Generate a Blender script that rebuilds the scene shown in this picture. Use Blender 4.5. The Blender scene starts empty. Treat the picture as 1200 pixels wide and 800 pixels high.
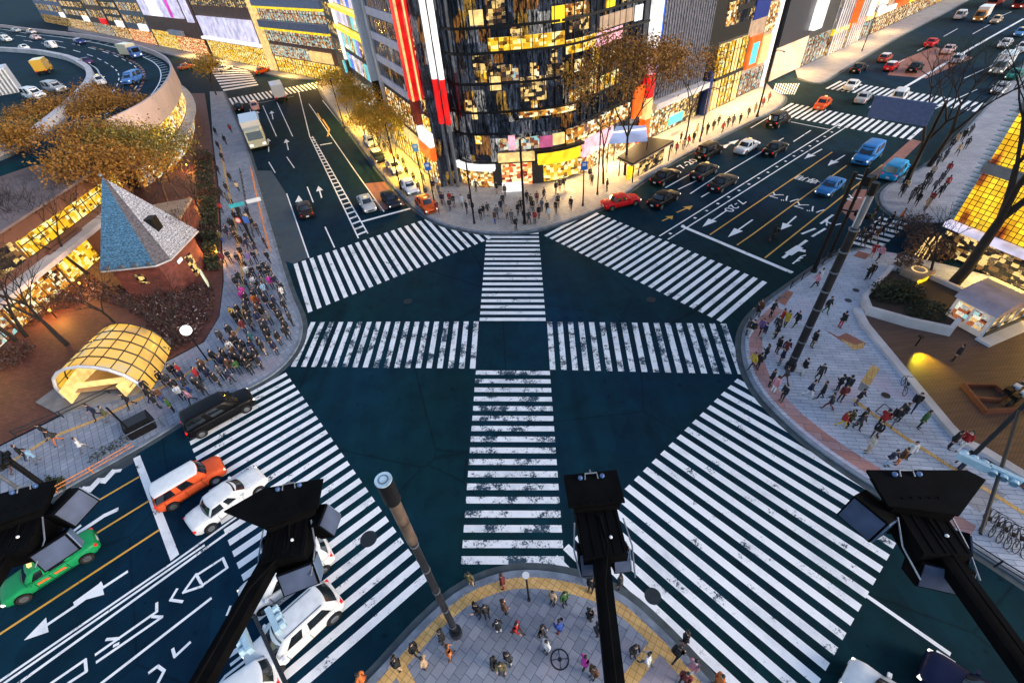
import bpy, bmesh, math, random
from mathutils import Vector, Matrix, Euler
random.seed(7)
R_ = math.radians
scene = bpy.context.scene
COL = scene.collection
# ---------------------------------------------------------------- camera, calibrated on the crossing's equal stripes
FPX, PITCH, ROLL, CAMH = 543.3, R_(41.92), R_(-5.607), 26.2
F = Vector((0, math.cos(PITCH), -math.sin(PITCH)))
U0 = Vector((0, math.sin(PITCH), math.cos(PITCH)))
RR = Vector((1, 0, 0)) * math.cos(ROLL) + U0 * math.sin(ROLL)
UU = Vector((1, 0, 0)) * -math.sin(ROLL) + U0 * math.cos(ROLL)
CAM = Vector((0, 0, CAMH))
def ray(px, py): return (px - 600) * RR - (py - 400) * UU + FPX * F
def g(px, py, z=0.0):
    d = ray(px, py); t = (z - CAMH) / d.z
    return Vector((d.x * t, d.y * t, z))
def prj(p):
    d = Vector(p) - CAM; w = d.dot(F)
    return (600 + FPX * d.dot(RR) / w, 400 - FPX * d.dot(UU) / w)
cam = bpy.data.cameras.new('camera'); co = bpy.data.objects.new('camera', cam); COL.objects.link(co)
co.matrix_world = Matrix(((RR.x, UU.x, -F.x, 0), (RR.y, UU.y, -F.y, 0), (RR.z, UU.z, -F.z, CAMH), (0, 0, 0, 1)))
cam.sensor_width = 36; cam.sensor_fit = 'HORIZONTAL'; cam.lens = FPX / 1200 * 36
cam.clip_start = 0.1; cam.clip_end = 4000
scene.camera = co
# road frames
AR = R_(38.0); uR = Vector((math.cos(AR), math.sin(AR), 0)); nR = Vector((-math.sin(AR), math.cos(AR), 0))
AL = R_(113.5); uL = Vector((math.cos(AL), math.sin(AL), 0)); nL = Vector((math.sin(AL), -math.cos(AL), 0))
AS = R_(-51.45); uS = Vector((math.cos(AS), math.sin(AS), 0))
# ---------------------------------------------------------------- materials
MATS = {}
def newmat(name):
    m = bpy.data.materials.new(name); m.use_nodes = True
    nt = m.node_tree; b = nt.nodes['Principled BSDF']
    return m, nt, b
def N(nt, t, **k):
    n = nt.nodes.new(t)
    for a, v in k.items(): setattr(n, a, v)
    return n
def ramp(nt, stops, src, interp='LINEAR'):
    r = N(nt, 'ShaderNodeValToRGB'); r.color_ramp.interpolation = interp
    el = r.color_ramp.elements
    while len(el) < len(stops): el.new(0.5)
    for e, (p, c) in zip(el, stops): e.position = p; e.color = (c[0], c[1], c[2], 1)
    nt.links.new(src, r.inputs[0]); return r
def coords(nt, scale=(1, 1, 1), rot=0, kind='Object'):
    tc = N(nt, 'ShaderNodeTexCoord'); mp = N(nt, 'ShaderNodeMapping')
    mp.inputs['Scale'].default_value = scale; mp.inputs['Rotation'].default_value = (0, 0, rot)
    nt.links.new(tc.outputs[kind], mp.inputs[0]); return mp.outputs[0]
def noise(nt, vec, scale, detail=4, rough=0.55):
    n = N(nt, 'ShaderNodeTexNoise'); n.inputs['Scale'].default_value = scale
    n.inputs['Detail'].default_value = detail; n.inputs['Roughness'].default_value = rough
    nt.links.new(vec, n.inputs['Vector']); return n.outputs['Fac']
def mixc(nt, fac, a, b, mode='MIX'):
    m = N(nt, 'ShaderNodeMix', data_type='RGBA', blend_type=mode)
    for s, v in ((0, fac), (6, a), (7, b)):
        if hasattr(v, 'links') or hasattr(v, 'is_linked'): nt.links.new(v, m.inputs[s])
        elif s == 0: m.inputs[0].default_value = v
        else: m.inputs[s].default_value = (v[0], v[1], v[2], 1)
    return m.outputs[2]
def bump(nt, b, h, strength=0.3, dist=0.02):
    n = N(nt, 'ShaderNodeBump'); n.inputs['Strength'].default_value = strength; n.inputs['Distance'].default_value = dist
    nt.links.new(h, n.inputs['Height']); nt.links.new(n.outputs[0], b.inputs['Normal'])
def plain(name, c, rough=0.6, metal=0.0, var=0.25, scale=3.0, spec=0.5):
    """a base colour with uneven wear"""
    if name in MATS: return MATS[name]
    m, nt, b = newmat(name)
    v = coords(nt); n = noise(nt, v, scale)
    lo = tuple(x * (1 - var) for x in c); hi = tuple(min(1, x * (1 + var)) for x in c)
    r = ramp(nt, [(0.3, lo), (0.7, hi)], n); nt.links.new(r.outputs[0], b.inputs['Base Color'])
    b.inputs['Roughness'].default_value = rough; b.inputs['Metallic'].default_value = metal
    b.inputs['Specular IOR Level'].default_value = spec
    MATS[name] = m; return m
def tint(name, rough=0.5, metal=0.0, coat=0.0, var=0.15, scale=6.0):
    """colour comes from the object's own colour, so copies of one mesh can be painted differently"""
    if name in MATS: return MATS[name]
    m, nt, b = newmat(name)
    oi = N(nt, 'ShaderNodeObjectInfo'); n = noise(nt, coords(nt), scale)
    r = ramp(nt, [(0.3, (1 - var,) * 3), (0.7, (1, 1, 1))], n)
    nt.links.new(mixc(nt, 1.0, oi.outputs['Color'], r.outputs[0], 'MULTIPLY'), b.inputs['Base Color'])
    b.inputs['Roughness'].default_value = rough; b.inputs['Metallic'].default_value = metal
    b.inputs['Coat Weight'].default_value = coat; b.inputs['Coat Roughness'].default_value = 0.08
    MATS[name] = m; return m
EXPO = 0.0
ES = 0.46          # emission scale, tied to the exposure
def glow(name, c, s, var=0.0):
    if name in MATS: return MATS[name]
    m, nt, b = newmat(name)
    b.inputs['Base Color'].default_value = (c[0] * .5, c[1] * .5, c[2] * .5, 1)
    b.inputs['Emission Color'].default_value = (*c, 1); b.inputs['Emission Strength'].default_value = s * ES
    b.inputs['Roughness'].default_value = 0.3
    if var:
        n = noise(nt, coords(nt), var, 2)
        r = ramp(nt, [(0.35, tuple(x * .45 for x in c)), (0.65, c)], n)
        nt.links.new(r.outputs[0], b.inputs['Emission Color'])
    MATS[name] = m; return m
def interior(name, stops, strength, scale=(0.9, 0.9, 1.3), gl=0.06, base=(0.01, 0.01, 0.012)):
    """glass with a lit, cluttered interior behind it: irregular cells of goods, lamps, curtains"""
    if name in MATS: return MATS[name]
    m, nt, b = newmat(name)
    v = coords(nt, scale)
    vo = N(nt, 'ShaderNodeTexVoronoi', distance='CHEBYCHEV'); vo.inputs['Scale'].default_value = 2.3
    vo.inputs['Randomness'].default_value = 0.55
    nt.links.new(v, vo.inputs['Vector'])
    sep = N(nt, 'ShaderNodeSeparateColor'); nt.links.new(vo.outputs['Color'], sep.inputs[0])
    n = noise(nt, v, 8.0, 4, 0.65)
    ad = N(nt, 'ShaderNodeMath', operation='MULTIPLY_ADD'); nt.links.new(n, ad.inputs[0]); ad.inputs[1].default_value = 0.42
    ml = N(nt, 'ShaderNodeMath', operation='MULTIPLY'); nt.links.new(sep.outputs[0], ml.inputs[0]); ml.inputs[1].default_value = 0.85
    nt.links.new(ml.outputs[0], ad.inputs[2])
    r = ramp(nt, stops, ad.outputs[0]); nt.links.new(r.outputs[0], b.inputs['Emission Color'])
    b.inputs['Emission Strength'].default_value = strength * ES
    b.inputs['Base Color'].default_value = (*base, 1); b.inputs['Roughness'].default_value = gl
    MATS[name] = m; return m
# ---------------------------------------------------------------- mesh builder
class MB:
    def __init__(s): s.v = []; s.f = []; s.m = []; s.mi = 0
    def face(s, pts, mi=None):
        i = len(s.v); s.v += [tuple(p) for p in pts]; s.f.append(tuple(range(i, i + len(pts)))); s.m.append(s.mi if mi is None else mi)
    def mesh(s, vs, fs, mi=None):
        i = len(s.v); s.v += [tuple(p) for p in vs]
        for f in fs: s.f.append(tuple(i + k for k in f)); s.m.append(s.mi if mi is None else mi)
    def box(s, c, d, rz=0.0, mi=None, tilt=None):
        hx, hy, hz = d[0] / 2, d[1] / 2, d[2] / 2
        M = Matrix.Rotation(rz, 3, 'Z')
        if tilt is not None: M = M @ tilt
        vs = [Vector(c) + M @ Vector((x, y, z)) for x, y, z in ((-hx, -hy, -hz), (hx, -hy, -hz), (hx, hy, -hz), (-hx, hy, -hz), (-hx, -hy, hz), (hx, -hy, hz), (hx, hy, hz), (-hx, hy, hz))]
        s.mesh(vs, [(0, 3, 2, 1), (4, 5, 6, 7), (0, 1, 5, 4), (1, 2, 6, 5), (2, 3, 7, 6), (3, 0, 4, 7)], mi)
    def prism(s, poly, z0, z1, mi=None, mtop=None, bottom=True):
        n = len(poly); vs = [(p[0], p[1], z0) for p in poly] + [(p[0], p[1], z1) for p in poly]
        a = sum(poly[i][0] * poly[(i + 1) % n][1] - poly[(i + 1) % n][0] * poly[i][1] for i in range(n))
        if a < 0: vs = vs[:n][::-1] + vs[n:][::-1]
        i0 = len(s.v); s.v += [tuple(p) for p in vs]
        k = s.mi if mi is None else mi
        for i in range(n):
            j = (i + 1) % n; s.f.append((i0 + i, i0 + j, i0 + n + j, i0 + n + i)); s.m.append(k)
        s.f.append(tuple(i0 + n + i for i in range(n))); s.m.append(k if mtop is None else mtop)
        if bottom: s.f.append(tuple(i0 + i for i in reversed(range(n)))); s.m.append(k)
    def tube(s, pts, r, seg=8, mi=None, cap=True):
        pts = [Vector(p) for p in pts]; n = len(pts)
        rs = r if isinstance(r, (list, tuple)) else [r] * n
        i0 = len(s.v); k = s.mi if mi is None else mi; ref = None
        for i, p in enumerate(pts):
            t = (pts[min(i + 1, n - 1)] - pts[max(i - 1, 0)]).normalized()
            if ref is None: ref = Vector((1, 0, 0)) if abs(t.x) < 0.8 else Vector((0, 1, 0))
            a = (ref - t * ref.dot(t)).normalized(); b = t.cross(a); ref = a
            for q in range(seg):
                an = 2 * math.pi * q / seg; s.v.append(tuple(p + (a * math.cos(an) + b * math.sin(an)) * rs[i]))
        for i in range(n - 1):
            for q in range(seg):
                q2 = (q + 1) % seg
                s.f.append((i0 + i * seg + q, i0 + i * seg + q2, i0 + (i + 1) * seg + q2, i0 + (i + 1) * seg + q)); s.m.append(k)
        if cap:
            s.f.append(tuple(i0 + q for q in reversed(range(seg)))); s.m.append(k)
            s.f.append(tuple(i0 + (n - 1) * seg + q for q in range(seg))); s.m.append(k)
    def loft(s, rings, mi=None, closed=True, caps=True):
        n = len(rings[0]); i0 = len(s.v); k = s.mi if mi is None else mi
        for r in rings: s.v += [tuple(p) for p in r]
        for i in range(len(rings) - 1):
            for q in range(n if closed else n - 1):
                q2 = (q + 1) % n
                s.f.append((i0 + i * n + q, i0 + i * n + q2, i0 + (i + 1) * n + q2, i0 + (i + 1) * n + q)); s.m.append(k)
        if caps and closed:
            s.f.append(tuple(i0 + q for q in reversed(range(n)))); s.m.append(k)
            s.f.append(tuple(i0 + (len(rings) - 1) * n + q for q in range(n))); s.m.append(k)
    def ball(s, c, r, seg=12, rings=8, mi=None, sc=(1, 1, 1)):
        c = Vector(c); R = []
        for i in range(1, rings):
            th = math.pi * i / rings
            R.append([c + Vector((r * sc[0] * math.sin(th) * math.cos(2 * math.pi * q / seg), r * sc[1] * math.sin(th) * math.sin(2 * math.pi * q / seg), -r * sc[2] * math.cos(th))) for q in range(seg)])
        s.loft(R, mi)
    def disc(s, c, r, seg=24, mi=None, r2=0):
        c = Vector(c)
        if r2: 
            for q in range(seg):
                a, b = 2 * math.pi * q / seg, 2 * math.pi * (q + 1) / seg
                s.face([c + Vector((r2 * math.cos(a), r2 * math.sin(a), 0)), c + Vector((r * math.cos(a), r * math.sin(a), 0)), c + Vector((r * math.cos(b), r * math.sin(b), 0)), c + Vector((r2 * math.cos(b), r2 * math.sin(b), 0))], mi)
        else: s.face([c + Vector((r * math.cos(2 * math.pi * q / seg), r * math.sin(2 * math.pi * q / seg), 0)) for q in range(seg)], mi)
    def build(s, name, mats, parent=None, smooth=False, loc=None, weld=False):
        me = bpy.data.meshes.new(name); me.from_pydata(s.v, [], s.f)
        if not isinstance(mats, (list, tuple)): mats = [mats]
        for m in mats: me.materials.append(m)
        if len(mats) > 1: me.polygons.foreach_set('material_index', s.m)
        if smooth: me.polygons.foreach_set('use_smooth', [True] * len(s.f))
        if weld or True:
            bm = bmesh.new(); bm.from_mesh(me)
            if weld: bmesh.ops.remove_doubles(bm, verts=bm.verts, dist=1e-4)
            bmesh.ops.recalc_face_normals(bm, faces=bm.faces) if weld else None
            bm.to_mesh(me); bm.free()
        me.update()
        o = bpy.data.objects.new(name, me); COL.objects.link(o)
        if parent: o.parent = parent
        if loc is not None: o.location = loc
        return o
def tag(o, label=None, cat=None, group=None, kind=None):
    if label: o['label'] = label
    if cat: o['category'] = cat
    if group: o['group'] = group
    if kind: o['kind'] = kind
    return o
def thing(name, label, cat, loc=(0, 0, 0), rz=0.0, group=None):
    o = bpy.data.objects.new(name, None); o.empty_display_size = 0.2; COL.objects.link(o)
    o.location = loc; o.rotation_euler = (0, 0, rz)
    return tag(o, label, cat, group)
def struct(o): o['kind'] = 'structure'; return o
def dup(root, loc, rz=0.0, label=None, group=None, colors=None, scale=None):
    """a copy of a thing with copies of its parts and sub-parts; colors maps a part's name to a paint colour"""
    r = root.copy(); COL.objects.link(r); r.location = loc; r.rotation_euler = (0, 0, rz)
    if scale: r.scale = scale
    if label: r['label'] = label
    if group: r['group'] = group
    for ch in root.children:
        c = ch.copy(); COL.objects.link(c); c.parent = r
        if colors:
            k = ch.name.split('.')[0]
            if k in colors: c.color = (*colors[k], 1)
        for gch in ch.children:
            d = gch.copy(); COL.objects.link(d); d.parent = c
    return r
def text_mesh(s, size, name, mat, parent=None, depth=0.0, sx=1.0):
    cu = bpy.data.curves.new(name, 'FONT'); cu.body = s; cu.size = size; cu.align_x = 'CENTER'; cu.align_y = 'CENTER'; cu.extrude = depth
    o = bpy.data.objects.new(name + '_tmp', cu); COL.objects.link(o)
    dg = bpy.context.evaluated_depsgraph_get(); me = bpy.data.meshes.new_from_object(o.evaluated_get(dg))
    bpy.data.objects.remove(o); me.materials.clear(); me.materials.append(mat)
    for v in me.vertices: v.co.x *= sx
    q = bpy.data.objects.new(name, me); COL.objects.link(q)
    if parent: q.parent = parent
    return q
# ---------------------------------------------------------------- surface materials
def asphalt():
    m, nt, b = newmat('asphalt')
    v = coords(nt)
    big = noise(nt, v, 0.045, 3); mid = noise(nt, v, 0.6, 6, 0.65); fine = noise(nt, v, 45, 3, 0.7)
    r1 = ramp(nt, [(0.38, (0.0022, 0.026, 0.032)), (0.62, (0.0016, 0.024, 0.052))], big)
    r2 = ramp(nt, [(0.25, (0.62, 0.62, 0.62)), (0.55, (1, 1, 1)), (0.8, (1.25, 1.25, 1.25))], mid)
    r3 = ramp(nt, [(0.3, (0.75, 0.75, 0.75)), (0.7, (1.25, 1.25, 1.25))], fine)
    c = mixc(nt, 1.0, r1.outputs[0], r2.outputs[0], 'MULTIPLY'); c = mixc(nt, 1.0, c, r3.outputs[0], 'MULTIPLY')
    # tyre-polished streaks
    st = noise(nt, coords(nt, (0.5, 0.05, 1), -AR), 1.2, 3); rs = ramp(nt, [(0.45, (1, 1, 1)), (0.7, (0.7, 0.72, 0.75))], st)
    c = mixc(nt, 1.0, c, rs.outputs[0], 'MULTIPLY')
    # patches resurfaced at different times, and oil spots
    vp = N(nt, 'ShaderNodeTexVoronoi', distance='CHEBYCHEV'); vp.inputs['Scale'].default_value = 0.13; nt.links.new(coords(nt, (1, .45, 1), -AR), vp.inputs['Vector'])
    sp_ = N(nt, 'ShaderNodeSeparateColor'); nt.links.new(vp.outputs['Color'], sp_.inputs[0]); rp_ = ramp(nt, [(0.0, (.72, .74, .76)), (.5, (1, 1, 1)), (1, (1.22, 1.2, 1.16))], sp_.outputs[0]); c = mixc(nt, .75, c, rp_.outputs[0], 'MULTIPLY')
    oil = noise(nt, v, 1.7, 2, .4); ro = ramp(nt, [(.68, (1, 1, 1)), (.76, (.45, .45, .45))], oil); c = mixc(nt, .8, c, ro.outputs[0], 'MULTIPLY')
    # a few long tar-sealed cracks and dark patches
    vo = N(nt, 'ShaderNodeTexVoronoi', feature='DISTANCE_TO_EDGE'); vo.inputs['Scale'].default_value = 0.09
    wv = mixc(nt, 0.06, v, noise(nt, v, 0.7, 4)); nt.links.new(wv, vo.inputs['Vector'])
    cr = ramp(nt, [(0.0, (0.45, 0.45, 0.45)), (0.006, (1, 1, 1))], vo.outputs['Distance'])
    c = mixc(nt, 0.8, c, cr.outputs[0], 'MULTIPLY')
    nt.links.new(c, b.inputs['Base Color'])
    b.inputs['Roughness'].default_value = 0.85; b.inputs['Specular IOR Level'].default_value = 0.10
    bump(nt, b, fine, 0.5, 0.01); return m
M_ASPH = asphalt()
def paint(name, c, worn):
    """road paint: where it has worn through, the mask shows the asphalt colour"""
    m, nt, b = newmat(name)
    v = coords(nt); n1 = noise(nt, v, 0.62, 9, 0.74); n2 = noise(nt, v, 8, 5, 0.75)
    ad = N(nt, 'ShaderNodeMath', operation='MULTIPLY_ADD'); nt.links.new(n2, ad.inputs[0]); ad.inputs[1].default_value = 0.45; nt.links.new(n1, ad.inputs[2])
    t = 0.93 - worn
    r = ramp(nt, [(t - 0.05, c), (t, tuple(x * .8 for x in c)), (t + 0.03, (0.02, 0.05, 0.08))], ad.outputs[0])
    d = noise(nt, v, 0.35, 5, .7); rd = ramp(nt, [(0.32, (0.70, 0.72, 0.75)), (0.5, (0.95, .95, .95)), (0.7, (1, 1, 1))], d)
    nt.links.new(mixc(nt, 1.0, r.outputs[0], rd.outputs[0], 'MULTIPLY'), b.inputs['Base Color'])
    b.inputs['Roughness'].default_value = 0.6; return m
M_PAINT = paint('road_paint', (0.92, 0.92, 0.93), 0.09)
M_PWORN = paint('worn_road_paint', (0.84, 0.85, 0.88), 0.175)
M_PYEL = paint('yellow_road_paint', (0.72, 0.38, 0.05), 0.06)
M_PRED = paint('faded_red_paving', (0.33, 0.12, 0.075), 0.10)
M_LANE = paint('grey_lane_coating', (0.040, 0.052, 0.058), 0.16)
def pavers(name, c1, c2, size, rot, mortar=(0.05, 0.06, 0.09), ratio=2.0, off=0.5, patch=None, mw=0.012):
    m, nt, b = newmat(name)
    v = coords(nt, (1, 1, 1), rot)
    br = N(nt, 'ShaderNodeTexBrick'); br.offset = off
    br.inputs['Scale'].default_value = 1.0; br.inputs['Brick Width'].default_value = size * ratio; br.inputs['Row Height'].default_value = size
    br.inputs['Mortar Size'].default_value = mw; br.inputs['Color1'].default_value = (*c1, 1); br.inputs['Color2'].default_value = (*c2, 1); br.inputs['Mortar'].default_value = (*mortar, 1)
    nt.links.new(v, br.inputs['Vector'])
    n = noise(nt, v, 0.5, 6, 0.65); r = ramp(nt, [(0.28, (0.72, 0.72, 0.74)), (0.7, (1.1, 1.1, 1.1))], n)
    c = mixc(nt, 1.0, br.outputs['Color'], r.outputs[0], 'MULTIPLY')
    if patch:
        p = noise(nt, v, 0.22, 2); rp = ramp(nt, [(0.58, (0, 0, 0)), (0.66, (1, 1, 1))], p)
        pm = mixc(nt, 0.5, c, patch); c = mixc(nt, rp.outputs[0], c, pm)
    # trodden-in spots
    sp = noise(nt, v, 5.5, 2, 0.4); rs = ramp(nt, [(0.66, (1, 1, 1)), (0.74, (0.6, 0.6, 0.62))], sp)
    c = mixc(nt, 0.7, c, rs.outputs[0], 'MULTIPLY')
    nt.links.new(c, b.inputs['Base Color']); b.inputs['Roughness'].default_value = 0.65
    bump(nt, b, br.outputs['Fac'], -0.3, 0.01); return m
M_PAVE_S = pavers('slate_grey_paving_slabs', (0.19, 0.215, 0.27), (0.29, 0.31, 0.37), 0.45, R_(-50), patch=(0.40, 0.29, 0.30), ratio=1.4)
M_PAVE_W = pavers('grey_blue_paving_slabs', (0.23, 0.27, 0.34), (0.32, 0.36, 0.44), 0.42, -R_(38), ratio=1.0, off=0.0, patch=(0.34, 0.29, 0.34))
M_PAVE_E = pavers('lavender_grey_paving', (0.42, 0.465, 0.56), (0.53, 0.57, 0.66), 0.3, R_(12), ratio=4.0, patch=(0.56, 0.43, 0.52))
M_PAVE_N = pavers('warm_grey_paving', (0.40, 0.36, 0.33), (0.48, 0.44, 0.40), 0.4, -R_(38), ratio=1.0, off=0.0)
M_PAVE_F = pavers('pale_far_paving', (0.30, 0.30, 0.34), (0.36, 0.35, 0.38), 0.5, 0.3)
M_KERB = plain('kerb_stone', (0.17, 0.20, 0.25), 0.7, var=0.35, scale=1.5)
M_GUT = plain('gutter_concrete', (0.05, 0.066, 0.075), 0.75, var=0.4, scale=1.2)
M_TACT = pavers('yellow_tactile_tiles', (0.62, 0.36, 0.11), (0.74, 0.46, 0.17), 0.3, R_(38), mortar=(0.30, 0.16, 0.05), ratio=1.0, off=0.0)
M_BROWN = pavers('red_brown_paving', (0.10, 0.032, 0.024), (0.15, 0.05, 0.035), 0.25, R_(20), mortar=(0.05, 0.02, 0.018))
def deck():
    m, nt, b = newmat('wood_deck_boards')
    v = coords(nt, (1, 1, 1), R_(52))
    w = N(nt, 'ShaderNodeTexWave', wave_type='BANDS', bands_direction='X', wave_profile='SAW'); w.inputs['Scale'].default_value = 2.1
    nt.links.new(v, w.inputs['Vector'])
    r = ramp(nt, [(0.0, (0.02, 0.012, 0.01)), (0.12, (0.085, 0.046, 0.036)), (1.0, (0.135, 0.072, 0.055))], w.outputs['Fac'])
    n = noise(nt, coords(nt, (0.3, 3, 1), R_(52)), 2.0, 5); rn = ramp(nt, [(0.3, (0.65, 0.65, 0.65)), (0.7, (1.2, 1.15, 1.1))], n)
    nt.links.new(mixc(nt, 1.0, r.outputs[0], rn.outputs[0], 'MULTIPLY'), b.inputs['Base Color']); b.inputs['Roughness'].default_value = 0.5
    return m
M_DECK = deck()
def bricks(name, c1, c2, mortar, sc=1.0):
    m, nt, b = newmat(name)
    v = coords(nt, (1, 1, 1)); sx = N(nt, 'ShaderNodeSeparateXYZ'); nt.links.new(v, sx.inputs[0])
    ad = N(nt, 'ShaderNodeMath', operation='ADD'); nt.links.new(sx.outputs[0], ad.inputs[0]); nt.links.new(sx.outputs[1], ad.inputs[1])
    cb = N(nt, 'ShaderNodeCombineXYZ'); nt.links.new(ad.outputs[0], cb.inputs[0]); nt.links.new(sx.outputs[2], cb.inputs[1])
    br = N(nt, 'ShaderNodeTexBrick'); br.inputs['Scale'].default_value = sc; br.inputs['Brick Width'].default_value = 0.5; br.inputs['Row Height'].default_value = 0.17; br.inputs['Mortar Size'].default_value = 0.018
    for k, c in (('Color1', c1), ('Color2', c2), ('Mortar', mortar)): br.inputs[k].default_value = (*c, 1)
    nt.links.new(cb.outputs[0], br.inputs['Vector'])
    n = noise(nt, v, 1.5, 5); r = ramp(nt, [(0.3, (0.6, 0.6, 0.6)), (0.7, (1.2, 1.2, 1.2))], n)
    nt.links.new(mixc(nt, 1.0, br.outputs['Color'], r.outputs[0], 'MULTIPLY'), b.inputs['Base Color']); b.inputs['Roughness'].default_value = 0.8
    bump(nt, b, br.outputs['Fac'], -0.4, 0.01); return m
M_BRICK = bricks('dark_red_brick', (0.15, 0.028, 0.02), (0.22, 0.045, 0.03), (0.07, 0.04, 0.035))
def slates(name, c):
    m, nt, b = newmat(name)
    v = coords(nt, (1, 1, 1)); n = noise(nt, coords(nt, (2.2, 2.2, 6)), 2.2, 5, 0.7)
    r = ramp(nt, [(0.36, tuple(x * .18 for x in c)), (0.5, c), (0.64, tuple(min(1, x * 2.0) for x in c))], n)
    w = N(nt, 'ShaderNodeTexWave', wave_type='BANDS', bands_direction='Z', wave_profile='SAW'); w.inputs['Scale'].default_value = 1.1; w.inputs['Distortion'].default_value = 0.6
    nt.links.new(v, w.inputs['Vector']); rw = ramp(nt, [(0, (0.45, 0.45, 0.45)), (0.2, (1, 1, 1))], w.outputs['Fac'])
    nt.links.new(mixc(nt, 1.0, r.outputs[0], rw.outputs[0], 'MULTIPLY'), b.inputs['Base Color']); b.inputs['Roughness'].default_value = 0.45
    bump(nt, b, w.outputs['Fac'], 0.5, 0.03); return m
M_SLATEB = slates('blue_slates', (0.06, 0.15, 0.25)); M_SLATEG = slates('lit_side_slates', (0.30, 0.31, 0.36))  # the paler slates paint in the light on the right roof face
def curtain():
    """dark glass curtain wall: glossy, uneven, with lit panes and reflection streaks painted in as emission"""
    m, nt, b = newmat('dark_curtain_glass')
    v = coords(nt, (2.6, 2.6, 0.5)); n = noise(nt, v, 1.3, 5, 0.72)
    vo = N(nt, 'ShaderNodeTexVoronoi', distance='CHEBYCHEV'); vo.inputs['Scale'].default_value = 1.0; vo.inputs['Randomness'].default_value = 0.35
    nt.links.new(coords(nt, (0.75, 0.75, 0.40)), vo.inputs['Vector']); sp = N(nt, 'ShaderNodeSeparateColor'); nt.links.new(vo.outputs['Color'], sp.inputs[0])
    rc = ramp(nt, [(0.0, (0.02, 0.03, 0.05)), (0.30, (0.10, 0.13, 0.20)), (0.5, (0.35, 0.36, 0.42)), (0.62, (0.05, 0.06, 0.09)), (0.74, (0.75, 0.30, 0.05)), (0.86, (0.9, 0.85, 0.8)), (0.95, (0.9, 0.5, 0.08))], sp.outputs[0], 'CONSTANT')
    rs = ramp(nt, [(0.46, (0, 0, 0)), (0.54, (0.30, 0.30, 0.30)), (0.58, (0.06, 0.06, 0.06)), (0.66, (0.9, 0.9, 0.9)), (0.7, (0.1, 0.1, 0.1))], n)  # vertical streaks imitating reflections, put into the emission
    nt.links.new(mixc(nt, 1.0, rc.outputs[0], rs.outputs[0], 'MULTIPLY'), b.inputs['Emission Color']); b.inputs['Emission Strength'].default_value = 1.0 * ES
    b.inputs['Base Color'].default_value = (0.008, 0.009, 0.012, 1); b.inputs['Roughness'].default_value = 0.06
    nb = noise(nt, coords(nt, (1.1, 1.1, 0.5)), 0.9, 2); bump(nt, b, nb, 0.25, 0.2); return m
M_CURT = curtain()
M_WARM = interior('warm_shop_interior', [(0.25, (0.015, 0.006, 0.002)), (0.42, (0.30, 0.09, 0.01)), (0.55, (0.85, 0.34, 0.03)), (0.68, (0.06, 0.03, 0.015)), (0.78, (1.0, 0.62, 0.12)), (0.92, (1, 0.88, 0.6))], 0.95)
M_YEL = interior('yellow_shop_interior', [(0.2, (0.05, 0.02, 0.0)), (0.38, (0.55, 0.24, 0.005)), (0.52, (1.0, 0.55, 0.015)), (0.66, (0.9, 0.40, 0.01)), (0.78, (1.0, 0.70, 0.05)), (0.93, (1, 0.9, 0.45))], 0.95)
M_MIXD = interior('cluttered_shop_interior', [(0.2, (0.01, 0.01, 0.012)), (0.38, (0.45, 0.12, 0.03)), (0.5, (0.03, 0.03, 0.04)), (0.6, (0.95, 0.55, 0.15)), (0.72, (0.2, 0.25, 0.3)), (0.85, (1, 0.85, 0.6)), (0.95, (0.3, 0.6, 0.6))], 0.8)
M_DIMW = interior('dim_windows', [(0.3, (0.004, 0.004, 0.005)), (0.55, (0.03, 0.02, 0.012)), (0.68, (0.30, 0.14, 0.03)), (0.78, (0.02, 0.02, 0.025)), (0.9, (0.9, 0.6, 0.2))], 0.9)
M_REDW = interior('red_orange_interior', [(0.2, (0.12, 0.01, 0.004)), (0.45, (0.6, 0.07, 0.02)), (0.65, (0.9, 0.3, 0.05)), (0.85, (1.0, 0.8, 0.4))], 1.1)
M_LY = glow('lit_yellow', (1.0, 0.66, 0.02), 1.1, 1.2); M_LW = glow('lit_white', (1.0, 0.96, 0.92), 1.2, 0.8); M_LC = glow('lit_cream', (1.0, 0.66, 0.24), 0.9, 1.5)
M_LR = glow('lit_red', (0.85, 0.012, 0.012), 0.9, 0.7); M_LO = glow('lit_orange', (0.95, 0.13, 0.012), 1.0, 0.7); M_LP = glow('lit_pink', (0.95, 0.45, 0.55), 1.0, 1.2)
M_LB = glow('lit_blue', (0.02, 0.12, 0.75), 1.0, 0.6); M_LV = glow('lit_lavender', (0.72, 0.68, 0.90), 0.8, 0.5); M_LT = glow('lit_teal', (0.1, 0.6, 0.62), 0.9, 0.8); M_LM = glow('lit_magenta', (0.75, 0.06, 0.55), 0.9, 0.5)
M_LAMP = glow('lamp_globe', (1.0, 0.97, 0.93), 1.6); M_HEAD = glow('headlamp', (1.0, 0.93, 0.8), 1.4); M_TAIL = glow('tail_lamp', (0.8, 0.015, 0.01), 0.45)
M_GRN = glow('green_signal', (0.02, 0.75, 0.35), 1.2)
M_BLK = plain('black_metal', (0.005, 0.005, 0.006), 0.5, 0.0, var=0.3, spec=0.25); M_MATT = plain('matt_black', (0.0022, 0.0022, 0.0026), 0.8, 0.0, var=0.5, scale=4, spec=0.06); M_DK = plain('dark_metal', (0.02, 0.022, 0.026), 0.4, 0.3); M_STEEL = plain('grey_steel', (0.22, 0.24, 0.27), 0.35, 0.6)
M_WHT = plain('white_panel', (0.62, 0.62, 0.64), 0.5, var=0.12, scale=0.5); M_LAV = plain('lavender_white_spandrel', (0.55, 0.52, 0.62), 0.5, var=0.12, scale=0.6); M_GREY = plain('grey_concrete', (0.20, 0.20, 0.21), 0.8, var=0.3, scale=0.8)
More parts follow.
